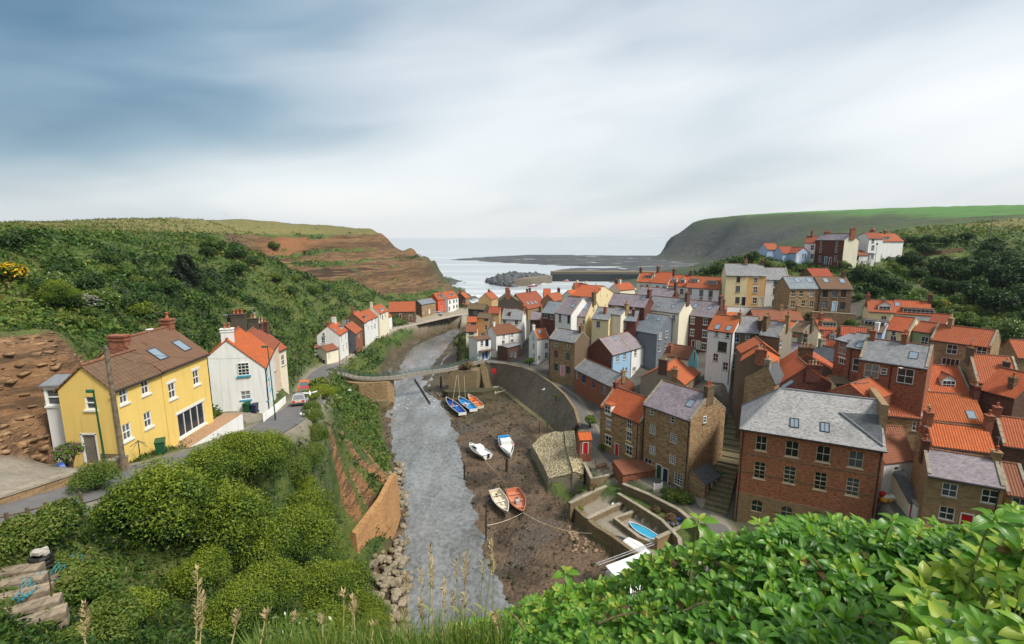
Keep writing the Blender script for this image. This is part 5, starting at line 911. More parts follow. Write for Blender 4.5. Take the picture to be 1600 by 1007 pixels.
    rgh = n.m('MULTIPLY', n.mr(wetm, 0, 1, .86, .18), n.m('SUBTRACT', 1., n.m('MULTIPLY', mk, n.mr(m1, .4, .6, .52, .2)))); hgt = n.m('ADD', n.m('MULTIPLY', c, .6), n.m('ADD', e, n.m('MULTIPLY', mk, n.m('MULTIPLY', m2, -.8))))
    col = n.mix(n.m('MULTIPLY', wetm, .6), col, (.10, .085, .07))
    return {'Base Color': col, 'Roughness': rgh, 'Normal': n.bump(hgt, .75, .35)}
gm = material('ground', ground_fn, .9, .35)
terr = bigmesh('ground', np.stack([xf, yf, zf], 1), faces, gm, {'mud': ('POINT', mudf.astype(float)), 'cliff': ('POINT', cliff), 'oldnab': ('POINT', oldnab), 'shore': ('POINT', shore), 'town': ('POINT', town), 'field': ('POINT', field), 'plateau': ('POINT', np.clip(plateau, 0, 1)),
   'earth': ('POINT', wE), 'brow': ('POINT', np.clip(1.1-browd/9, 0, .8)), 'paved': ('POINT', paved), 'yard': ('POINT', yard)}, smooth=True)
tag(terr, kind='structure')
# ---------------- water ----------------
def sea_fn(n):
    p = n.geo('Position'); wv = n.noise(n.mp(p, (.35, 1, 1)), .12, 4, .6); big = n.noise(n.mp(p, (.12, 1, 1)), .02, 4, .55)
    y = n.sep(p)[1]; near = n.mr(y, 300, 520, 1, 0)
    fo = n.m('MULTIPLY', n.mr(n.noise(n.mp(p, (.12, 1, 1), rot=(0, 0, .1)), .055, 3, .55), .52, .62), near)
    col = n.mix(n.mr(big, .4, .62), (.30, .34, .36), (.46, .49, .50)); col = n.mix(fo, col, (.72, .72, .70))
    return {'Base Color': col, 'Normal': n.bump(wv, .12, .4), 'Roughness': n.mr(big, .4, .6, .28, .42)}
sm = material('sea_water', sea_fn, .3, .5)
sx = np.concatenate([-np.geomspace(20, 40000, 30)[::-1], np.geomspace(20, 40000, 30)]); sy = np.concatenate([np.linspace(262, 1200, 60), np.geomspace(1300, 60000, 30)])
SX, SY = np.meshgrid(sx, sy); k = (np.arange(len(sy)-1)[:, None]*len(sx)+np.arange(len(sx)-1)[None, :]).ravel()
tag(bigmesh('sea', np.stack([SX.ravel(), SY.ravel(), np.zeros(SX.size)], 1), np.stack([k, k+1, k+len(sx)+1, k+len(sx)], 1), sm), kind='structure')
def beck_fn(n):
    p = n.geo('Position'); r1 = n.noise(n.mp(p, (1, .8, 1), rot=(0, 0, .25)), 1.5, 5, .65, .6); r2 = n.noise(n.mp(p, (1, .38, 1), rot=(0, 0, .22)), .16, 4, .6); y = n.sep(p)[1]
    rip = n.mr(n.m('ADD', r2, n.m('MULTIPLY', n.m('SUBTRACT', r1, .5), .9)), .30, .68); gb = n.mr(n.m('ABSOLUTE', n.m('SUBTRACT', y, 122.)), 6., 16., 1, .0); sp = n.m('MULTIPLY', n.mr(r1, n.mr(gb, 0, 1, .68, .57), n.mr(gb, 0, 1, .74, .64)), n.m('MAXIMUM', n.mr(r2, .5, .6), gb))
    col = n.mix(rip, (.235, .24, .235), (.080, .078, .066)); col = n.mix(sp, col, (.6, .6, .58))  # sky reflection painted into the silty base colour: calm stretches pale, rippled ones dark
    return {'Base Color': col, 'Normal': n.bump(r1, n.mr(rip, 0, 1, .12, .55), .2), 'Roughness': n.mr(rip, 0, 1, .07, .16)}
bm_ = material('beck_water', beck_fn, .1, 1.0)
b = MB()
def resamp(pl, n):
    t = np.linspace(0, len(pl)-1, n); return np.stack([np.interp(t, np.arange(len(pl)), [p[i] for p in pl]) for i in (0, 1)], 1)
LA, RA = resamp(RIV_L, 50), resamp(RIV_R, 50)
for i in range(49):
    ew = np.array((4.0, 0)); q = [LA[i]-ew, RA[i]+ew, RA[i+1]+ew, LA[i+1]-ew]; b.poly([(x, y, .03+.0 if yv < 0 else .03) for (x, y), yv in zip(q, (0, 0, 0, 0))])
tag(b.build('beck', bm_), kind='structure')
# pools left on the mud
for i, pts in enumerate((((868, 5), (885, 4)),)): pass
# ---------------- road and paths ----------------
def ribbon(name, pl, hw, m, dz=.03, n=120, thick=0):
    P3 = np.array(pl); d = np.r_[0, np.cumsum(np.linalg.norm(np.diff(P3[:, :2], axis=0), axis=1))]; t = np.linspace(0, d[-1], n)
    c = np.stack([np.interp(t, d, P3[:, i]) for i in range(3)], 1)
    for _ in range(3): c[1:-1] = (c[:-2]+2*c[1:-1]+c[2:])/4
    tg = np.gradient(c[:, :2], axis=0); tg /= np.linalg.norm(tg, axis=1)[:, None]; nr = np.stack([-tg[:, 1], tg[:, 0]], 1)
    cols = np.linspace(-1, 1, 7); V = np.concatenate([np.concatenate([c[:, :2]+nr*hw*s, (c[:, 2]+dz+.05*(1-s*s))[:, None]], 1) for s in cols])
    k = (np.arange(6)[:, None]*n+np.arange(n-1)[None, :]).ravel(); o = bigmesh(name, V, np.stack([k, k+1, k+n+1, k+n], 1)[:, ::-1], m, smooth=True); return tag(o, kind='structure'), c, nr
def asphalt_fn(n):
    p = n.geo('Position'); a = n.noise(p, .5, 5, .7); b = n.noise(p, 12, 3, .7); y = n.sep(p)[1]
    col = n.mix(n.mr(a, .35, .7), (.12, .115, .115), (.18, .17, .16)); col = n.mix(n.mr(y, 128, 142), col, (.36, .30, .23)); col = n.mix(n.mr(b, .55, .75, 0, .4), col, (.07, .068, .065))
    return {'Base Color': col, 'Normal': n.bump(b, .3, .02)}
am = material('asphalt', asphalt_fn, .85)
_, RC, RN = ribbon('road', ROAD, 2.1, am, .02, 160)
pm = plain('path_paving', (.15, .14, .125), .85, .2)
ribbon('footpath', PATH, 1.25, pm, .02); ribbon('alley', LANE2, 1.1, plain('alley_paving', (.12, .12, .10), .85, .2), .02, 40)
# ---------------- walls, quay, bridge ----------------
def one(name, label, cat, b, mats, loc=(0, 0, 0), rz=0, group=None, smooth=False, kind=None):
    o = b.build(name, mats, smooth=smooth); o.location = loc; o.rotation_euler = (0, 0, rz); return tag(o, label, cat, group, kind)
def V3(px, py, Z): return np.array(atZ(px, py, Z))
def onG(px, py, z0=5.):
    """point of the terrain seen at a pixel"""
    d = ray(px, py); lo, hi = 1., None; t = 8.
    while t < 900:
        p = CAM+d*t
        if p.z < g1(p.x, p.y): hi = t; break
        lo = t; t *= 1.03
    if hi is None: return CAM+d*lo
    for _ in range(18):
        m = (lo+hi)/2; p = CAM+d*m
        if p.z < g1(p.x, p.y): hi = m
        else: lo = m
    return CAM+d*hi
def wall_line(name, label, pts, hgt, th, mat, cope='cope', cat='wall', group=None, below=1.5, along=None):
    """free standing wall along a 3D polyline (z = foot)"""
    b = MB(); c = MB(); pts = [Vector(p) for p in pts]
    def off(i):
        t = (pts[min(i+1, len(pts)-1)]-pts[max(i-1, 0)]); t.z = 0; t.normalize(); return Vector((-t.y, t.x, 0))*th/2
    secs = [[pts[i]+off(i)+Vector((0, 0, -below)), pts[i]-off(i)+Vector((0, 0, -below)), pts[i]-off(i)+Vector((0, 0, hgt)), pts[i]+off(i)+Vector((0, 0, hgt))] for i in range(len(pts))]
    b.loft(secs, close=True); o = b.build(name, M_[mat]); tag(o, label, cat, group)
    k = 1+.12/th
    c.loft([[pts[i]+off(i)*k+Vector((0, 0, hgt+.004)), pts[i]-off(i)*k+Vector((0, 0, hgt+.004)), pts[i]-off(i)*k+Vector((0, 0, hgt+.13)), pts[i]+off(i)*k+Vector((0, 0, hgt+.13))] for i in range(len(pts))], close=True)
    c.build('coping', M_[cope], o); return o
# quay wall: battered face, parapet, backfill up to the path
qt = [V3(*q) for q in ((757, 571, 6.6), (771, 568, 7.3), (792, 570, 7.9), (815, 575, 8.4), (840, 586, 8.5), (862, 600, 8.1), (882, 618, 7.7), (897, 640, 7.4), (903, 662, 7.2))]
qb = [V3(*q) for q in ((760, 603, 1), (771, 604, 1), (787, 610, 1), (803, 622, 1), (819, 636, 1), (836, 649, 1), (854, 663, 1), (872, 680, 1), (880, 690, 1))]
b, c, f = MB(), MB(), MB(); S1, S2, S3 = [], [], []
for i in range(len(qt)):
    t = qt[i]; bo = qb[i].copy(); k = qt[min(i+1, len(qt)-1)]-qt[max(i-1, 0)]; nrm = np.array((-k[1], k[0], 0)); nrm /= np.linalg.norm(nrm)

    bo[2] = .2; pl = t[2]-.95
    S1.append([bo, t, t+nrm*.45, t+nrm*.45+(0, 0, -.95), t+nrm*3.2+(0, 0, -1.02), t+nrm*3.2+(0, 0, -3.5), bo+nrm*3.2]); S2.append([t-nrm*.06+(0, 0, .005), t+nrm*.5+(0, 0, .005), t+nrm*.5+(0, 0, .16), t-nrm*.06+(0, 0, .16)])
    S3.append([bo-nrm*.9+(0, 0, .0), bo-nrm*.9+(0, 0, 1.1), bo+nrm*.2+(0, 0, 1.25), bo+nrm*.2])
qw = b.loft([[tuple(p) for p in s] for s in S1], close=True).build('quay_wall', M_['quay']); tag(qw, 'tall dark battered harbour wall curving below the stone house with pink door', 'quay wall')
c.loft([[tuple(p) for p in s] for s in S2], close=True).build('coping', M_['wallstone'], qw); f.loft([[tuple(p) for p in s] for s in S3], close=True).build('footing', plain('weedy_concrete', (.17, .15, .07), .9, .3), qw)
# bridge
BR = [(-46.5, 123, 7.6), (-43, 121.8, 7.2), (-39.5, 120.0, 6.9), (-35.5, 119.8, 6.8), (-31, 120.6, 6.8), (-24.8, 124.2, 6.9), (-16.5, 128.0, 7.1), (-12.5, 130.4, 7.5), (-8, 132.3, 8.4)]
br = thing('footbridge', 'narrow footbridge with green railings crossing the beck', 'footbridge', BR[3])
Mb = Matrix.Translation(Vector(BR[3])).inverted()
def along(pl, n):
    P3 = np.array(pl); d = np.r_[0, np.cumsum(np.linalg.norm(np.diff(P3[:, :2], axis=0), axis=1))]; t = np.linspace(0, d[-1], n); c = np.stack([np.interp(t, d, P3[:, i]) for i in range(3)], 1)
    for _ in range(3): c[1:-1] = (c[:-2]+2*c[1:-1]+c[2:])/4
    tg = np.gradient(c[:, :2], axis=0); tg /= np.linalg.norm(tg, axis=1)[:, None]; return c, np.stack([-tg[:, 1], tg[:, 0], 0*tg[:, 0]], 1)
c3, nr3 = along(BR, 60); up = np.array((0, 0, 1.))
b = MB().loft([[tuple(Mb @ Vector(p)) for p in (c3[i]+nr3[i]*1.1, c3[i]-nr3[i]*1.1, c3[i]-nr3[i]*1.1-up*.45, c3[i]+nr3[i]*1.1-up*.45)] for i in range(60)], close=True); b.build('deck', plain('bridge_concrete', (.32, .275, .22), .85, .2), br)
for s in (-1, 1):
    b = MB()
    for hh in (.35, .72, 1.1): b.tube([Mb @ Vector(c3[i]+nr3[i]*s*1.02+up*hh) for i in range(60)], .05, 5)
    for i in range(0, 60, 2): p = c3[i]+nr3[i]*s*1.02; b.tube([Mb @ Vector(p), Mb @ Vector(p+up*1.2)], .045, 5)
    b.build('railing', plain('bridge_green', (.03, .085, .075), .5, .2), br)
ab = [(-44.5, 122.8), (-44.2, 119.8), (-38.5, 117.6), (-31.6, 118.6), (-30.6, 121.6), (-34, 123)]
b = MB().prism(ab, -.5, 6.05); o = one('bridge_abutment', 'old stone abutment carrying the left end of the footbridge', 'abutment', b, M_['stone']); MB().prism([(-37, 116.2), (-31.4, 117), (-31.2, 118.4), (-37.4, 117.6)], -.5, 1.7).build('footing', M_['wallstone'], o)
MB().loft([[(-46, 108, 8.4), (-46, 108, 0), (-45, 108, 0), (-45, 108, 8.4)], [(-45.5, 119.5, 6.9), (-45.5, 119.5, 0), (-44.4, 119.5, 0), (-44.4, 119.5, 6.9)]], close=True).build('wing_wall', M_['stone'], o)
b = MB().prism([(-17.2, 127.2), (-9.6, 127.4), (-8.8, 131), (-16.8, 131.5)], -.2, 6.6); o = one('bridge_pier', 'square stone pier with pink flowers at the right end of the footbridge', 'pier', b, M_['wallstone'])
MB().prism([(-18.6, 124.6), (-17, 123.4), (-8, 123.6), (-3, 126.5), (-3.2, 128), (-8.5, 126.9), (-16.5, 127)], -.2, 1.9).build('ledge', plain('weed_stone', (.085, .075, .035), .9, .3), o)
one('lifebuoy_box', 'red lifebuoy housing on the quay beside the steps', 'lifebuoy', MB().box(-.5, -.15, -.2, .5, .15, .9).tube([(0, 0, -1.2), (0, 0, -.2)], .05, 5), paint('red'), tuple(atY(*P('C3', 532, 652), 127)))
# weir beam and stone steps beside the pier
one('timber_weir', 'dark timber beam lying across the beck below the bridge', 'weir', MB().tube([V3(648, 592, .3), V3(672, 630, .3)], .22, 6), plain('weir_wood', (.10, .08, .055), .8, .3))
def stairs(name, label, a, bb, wd, n, mat, cat='steps'):
    a, bb = Vector(a), Vector(bb); t = bb-a; h = t.z; t.z = 0; L = t.length; o = MB()
    for i in range(n): o.box(-wd/2, L*i/n, -1.2, wd/2, L*(i+1)/n-.012, h*(i+1)/n)
    return one(name, label, cat, o, mat, a, math.atan2(t.y, t.x)-pi/2)
stairs('quay_steps', 'flight of old stone steps from the quay down to the mud beside the pier', (-6.6, 128.6, 1.2), (-8.4, 134, 7.6), 2, 20, M_['wallstone'])
stp = plain('mossy_step', (.20, .17, .09), .9, .3)
for a, bb, n, lb in (((27.6, 60.8, 5.15), (32.4, 68.4, 8.4), 10, 'wide mossy stone steps in the alley between the stone house and brick hall'), ((32.5, 68.6, 8.45), (41, 84, 10.2), 9, 'upper flight of stone steps behind the big stone house')):
    stairs('stone_steps', lb, a, bb, 3.0, n, stp)
# masonry of the beck cliff and the yards
gb, gt = [V3(*q) for q in ((530, 898, 1.2), (562, 896, 1.2), (588, 850, 1.2), (604, 800, 1.2), (606, 770, 1.2))], None
gp = [(-21.2, 54.3), (-18.7, 54.0), (-17.0, 59.5), (-16.7, 65), (-17.0, 68.4)]
zt = [2.2, 6.4, 7.7, 8.2, 6.8]; b = MB()
b.loft([[(x, y, 0), (x-.35, y+.1, z), (x-1.0, y+.5, z+.05), (x-1.0, y+.5, 0)] for (x, y), z in zip(gp, zt)], close=True)
o = one('retaining_wall', 'tall golden block retaining wall at the foot of the overgrown beck cliff', 'retaining wall', b, M_['gold'])
YW = [tuple(p) for p in YARDW]
b = MB(); zz = [2.9, 2.8, 2.7, 2.6, 2.5, 2.4]
b.loft([[(x, y, -.2), (x+.15, y+.15, 3.35), (x+.6, y+.5, 3.35), (x+.9, y+.8, -.2)] for x, y in YARDW], close=True); one('yard_wall', 'mossy retaining wall holding the boat yards above the mud', 'wall', b, M_['wallstone'])
def pxl(c, pts, z): return [tuple(V3(*P(c, *p), z)) for p in pts]
wall_line('yard_wall', 'low stone wall behind the white plastic chair', pxl('C11', ((470, 640), (640, 560), (850, 475)), 2.8), .75, .45, 'wallstone')
wall_line('yard_wall', 'L shaped stone wall beside the turquoise covered boat', pxl('C11', ((765, 590), (645, 635), (800, 755), (905, 800)), 2.8), .7, .4, 'wallstone')
wall_line('yard_wall', 'stone wall behind the turquoise boat running up to the teal door', pxl('C11', ((905, 800), (1070, 720), (1060, 620), (1180, 560)), 2.9), 1.5, .45, 'sand')
wall_line('yard_wall', 'stone wall between the picnic terrace and the rubble bank', pxl('C11', ((360, 560), (520, 480), (660, 420)), 3.0), 1.2, .45, 'wallstone')
wall_line('terrace_wall', 'curved low wall edging the picnic terrace', pxl('C11', ((455, 290), (500, 390), (600, 370), (700, 330)), 4.6), .9, .4, 'wallstone')
wall_line('terrace_wall', 'upper stone retaining wall below the stone cottages of the terrace', [wy(*P('D6', *q), 113) for q in ((800, 215), (1000, 225), (1230, 240))], 1.0, .5, 'dstone', below=5)
wall_line('terrace_wall', 'white parapet in front of the upper terrace houses', [wy(*P('C5', *q), 128) for q in ((80, 415), (390, 425), (570, 430))], .5, .3, 'white', below=3.2)
wall_line('field_wall', 'long low brown stone wall on the slope right of the headland houses', [onG(*q) for q in ((1372, 404), (1420, 402), (1470, 398), (1505, 394))], 1.3, .6, 'dstone', cope='dstone')
wall_line('road_wall', 'low sandstone kerb wall beside the road in front of the yellow house', [(-25.4, 21, 28.9), (-24.8, 25.5, 28.2), (-24.6, 29, 27.6)], .7, .4, 'sand')
wall_line('alley_wall', 'white wall of the alley right of the brick hall', [(45.4, 50, 10), (46.5, 54, 10.4), (49, 57.5, 11)], 2.4, .3, 'white')
wall_line('garden_wall', 'high stone wall between the sunken yard and the lane by the big stone house', [(x-.1, y, 2.4) for x, y in ((21.5, 49.5), (24.3, 56.5), (22.8, 61), (19.8, 65), (16.8, 68))], 3.1, .5, 'wallstone')
wall_line('garden_wall', 'low inner stone wall holding the planted bed above the yard', [(x, y, 2.4) for x, y in ((19.5, 49.5), (21.2, 56), (20.2, 60), (18, 63.6), (15.8, 67))], 2.1, .4, 'wallstone')
# cobbled revetment
TL = [V3(*P('C10', *q), z) for *q, z in ((838, 420, 3.2), (905, 352, 4.2), (1000, 325, 5.4), (1052, 330, 6.0), (1062, 430, 5.6), (1112, 610, 4.7), (1185, 628, 4.5), (950, 648, 3.0), (915, 560, 3.0))]
b = MB(); b.poly([tuple(p) for p in TL]); n = len(TL); out = np.mean(TL, 0)
foot = [tuple(np.array((p[0]+(p[0]-out[0])*.06, p[1]+(p[1]-out[1])*.06, .3))) for p in TL]
for i in range(n):
    j = (i+1) % n; b.poly([tuple(TL[i]), foot[i], foot[j], tuple(TL[j])], 1)
def cobble_fn(n_):
    ob = n_.coord('Object'); d = n_.voro(ob, 2.6, feat='DISTANCE_TO_EDGE'); c = n_.voro(ob, 2.6, 'Color'); x = n_.sep(c)[0]
    col = n_.ramp(x, [(0, (.36, .28, .15)), (.5, (.52, .43, .26)), (1, (.62, .54, .37))]); k = n_.mr(d, .03, .1); col = n_.mix(k, (.10, .085, .035), col)
    return {'Base Color': col, 'Normal': n_.bump(n_.mr(d, 0, .2), .8, .12)}
cb_ = material('cobbled_stone', cobble_fn, .9)
conc = stone_mat('weathered_concrete', (.24, .21, .15), (.30, .26, .19), (.15, .13, .09), .3, 2.4, .6)
rv = one('cobbled_revetment', 'sloping cobbled stone revetment below the red doored shed', 'revetment', b, [cb_, conc])
b = MB(); T2 = [V3(*P('C10', *q), z) for *q, z in ((1058, 326, 6.3), (1128, 318, 6.9), (1140, 420, 6.2), (1195, 560, 5.4), (1190, 615, 4.9), (1118, 600, 5.0), (1068, 430, 5.9))]
b.poly([tuple(p) for p in T2]); m2 = len(T2)
for i in range(m2): j = (i+1) % m2; p, q = T2[i], T2[j]; b.poly([tuple(p), (p[0], p[1], p[2]-2.5), (q[0], q[1], q[2]-2.5), tuple(q)], 0)
b.build('upper_strip', cb_, rv)
# shed with the red door, brick shed, hut
H('shed', 'C10', (1165, 385), (1245, 382), 76.4, 2.6, (1185, 305), 'brick', 'panB', 'small brick shed with orange roof and bright red door on the revetment', F=[(1203, 440, 'd', 'red')], d=2.6, pitch=30, cat='shed', gut=False, base=1.5)
H('shed', 'C7', (337, 835), (578, 800), 68.5, 2.7, (400, 790), 'brick', 'panO', 'red brick shed with moss green roof edge beside the picnic terrace', F=[(385, 895, 'q', 'dgreen')], d=3.4, pitch=12, rf=.9, cat='shed', gut=False, base=2.5)
hb = [V3(*P('C11', *q), 3.6) for q in ((583, 900), (850, 800))]; v = hb[1]-hb[0]; hw = float(np.hypot(v[0], v[1]))
hut = thing('white_hut', 'white panelled hut roof with a ladder laid along its edge above the hedge', 'hut', tuple(hb[0]-(0, 0, 2.2)), math.atan2(v[1], v[0]))
b = MB()
for i in range(6): b.box(hw*i/6+.02, -4.2, 1.3, hw*(i+1)/6-.02, 0, 1.36, 0, Matrix.Translation((0, 0, .9)) @ Matrix.Rotation(R(8), 4, 'X') @ Matrix.Translation((0, 0, -.0)))
b.box(0, -4.2, 2.12, hw, .05, 2.17, 0, Matrix.Rotation(R(8), 4, 'X')); b.build('roof', plain('white_panel', (.80, .80, .80), .35, .05), hut)
MB().box(.05, -4.0, -3, hw-.05, -.1, 1.5).build('lower_wall', M_['white'], hut)
b = MB()
for y in (0, .38): b.tube([(-.9, y+.1, 2.42), (hw+1.2, y+.1, 2.42)], .035, 5)
for i in range(26): b.tube([(-.8+(hw+1.9)*i/25, .1, 2.42), (-.8+(hw+1.9)*i/25, .48, 2.42)], .025, 4)
o = one('ladder', 'long aluminium ladder lying on the edge of the white hut', 'ladder', b, plain('aluminium', (.5, .5, .5), .4, .2), hut.location, hut.rotation_euler.z)
# breakwater
def rocks(name, pts, zs, size, n, m, label=None, kind='stuff', seed=1, pyr=None):
    r = np.random.default_rng(seed); base = np.array([(x, y, z) for x in (-1, 1) for y in (-1, 1) for z in (-1, 1)], float)*.5
    fq = np.array([(0, 1, 3, 2), (4, 6, 7, 5), (0, 4, 5, 1), (2, 3, 7, 6), (0, 2, 6, 4), (1, 5, 7, 3)]); Vs, Fs = [], []
    P_ = np.array(pts); lo, hi = P_.min(0), P_.max(0); k = 0
    while k < n:
        p = lo+r.random(2)*(hi-lo)
        if not inside(p[:1], p[1:], pts)[0]: continue
        d, _ = segd(p[:1], p[1:], pts); z = min(zs[1], zs[0]+d[0]*zs[2])
        s = size*(.6+.8*r.random()); sc = s*(.7+.6*r.random(3)); v = (base+(r.random((8, 3))-.5)*.35)*sc; q = r.normal(size=4); q /= np.linalg.norm(q)
        a, b_, c_, d_ = q; Rm = np.array([[1-2*(c_*c_+d_*d_), 2*(b_*c_-a*d_), 2*(b_*d_+a*c_)], [2*(b_*c_+a*d_), 1-2*(b_*b_+d_*d_), 2*(c_*d_-a*b_)], [2*(b_*d_-a*c_), 2*(c_*d_+a*b_), 1-2*(b_*b_+c_*c_)]])
        Vs.append(v @ Rm.T+(p[0], p[1], z)); Fs.append(fq+8*k); k += 1
    return tag(bigmesh(name, np.concatenate(Vs), np.concatenate(Fs), m), label, None, None, kind)
rockm = material('armour_rock', lambda n: {'Base Color': n.mix(n.mr(n.noise(n.geo('Position'), .5, 4, .7), .35, .65), (.035, .038, .042), (.14, .145, .15))}, .85)
core = [V3(x, y, 0)[:2] for x, y in ((760, 441), (772, 446), (801, 449), (814, 444), (862, 439.6), (862, 437), (800, 435.5), (775, 437.5))]
rocks('rock_armour', core, (.0, 5.0, .30), 3.4, 900, rockm, seed=3)
b = MB(); q = [V3(x, y, 0) for x, y in ((803, 448), (830, 447), (862, 442.5), (863, 440), (830, 442.5))]; b.prism(q, -1, 6.2); one('harbour_pier', 'short curved grey pier head in front of the breakwater boulders', 'pier', b, M_['quay'])
q = [V3(x, y, 0) for x, y in ((860, 440.2), (1006, 440.4), (1040, 441), (1040, 437.2), (860, 437))]; b = MB().prism(q, -1, 7.2); o = one('breakwater', 'long straight dark breakwater wall across the harbour mouth', 'breakwater', b, plain('dark_seawall', (.035, .042, .045), .8, .3)); b = MB().prism([V3(x, y, 0) for x, y in ((860, 438), (1040, 439), (1040, 437), (860, 436.8))], 7.2, 8.6); b.build('parapet', M_['wallstone'], o)
# wave-cut rock platform
def scar(name, pts, n, seed):
    P_ = np.array([V3(x, y, .2)[:2] for x, y in pts]); lo, hi = P_.min(0), P_.max(0); X_, Y_ = np.meshgrid(np.linspace(lo[0], hi[0], n), np.linspace(lo[1], hi[1], n)); x, y = X_.ravel(), Y_.ravel()
    d, _ = segd(x, y, P_); s = np.where(inside(x, y, P_), d, -d); nz = vnoise(x*.25, y, 9, seed, 4)-.5; z = np.clip(s*.04, -.7, .45)+nz*2.6+.02; z = np.minimum(z, 1.1)
    k = (np.arange(n-1)[:, None]*n+np.arange(n-1)[None, :]).ravel(); F_ = np.stack([k, k+1, k+n+1, k+n], 1); F_ = F_[(s[F_] > -12).all(1)]
    return tag(bigmesh(name, np.stack([x, y, z], 1), F_, scm, smooth=True), kind='structure')
def scar_fn(n):
    p = n.geo('Position'); a = n.noise(n.mp(p, (.2, 1, 1)), .12, 5, .7); c = n.noise(n.mp(p, (.15, 1, 1)), .035, 3, .6)
    col = n.mix(n.mr(a, .38, .62), (.022, .027, .032), (.085, .088, .085)); col = n.mix(n.mr(c, .55, .62), col, (.16, .14, .11)); return {'Base Color': col}
scm = material('scar_rock', scar_fn, .75)
scar('rock_scar', ((704, 406), (760, 402), (830, 398.4), (900, 399), (1000, 400), (1034, 400), (1120, 412), (1110, 428), (1000, 424), (960, 416.5), (880, 416), (840, 413), (780, 410)), 110, 21)
scar('rock_scar', ((860, 424), (900, 418.5), (960, 419.5), (1030, 424), (1060, 436), (980, 434), (900, 428)), 70, 33)
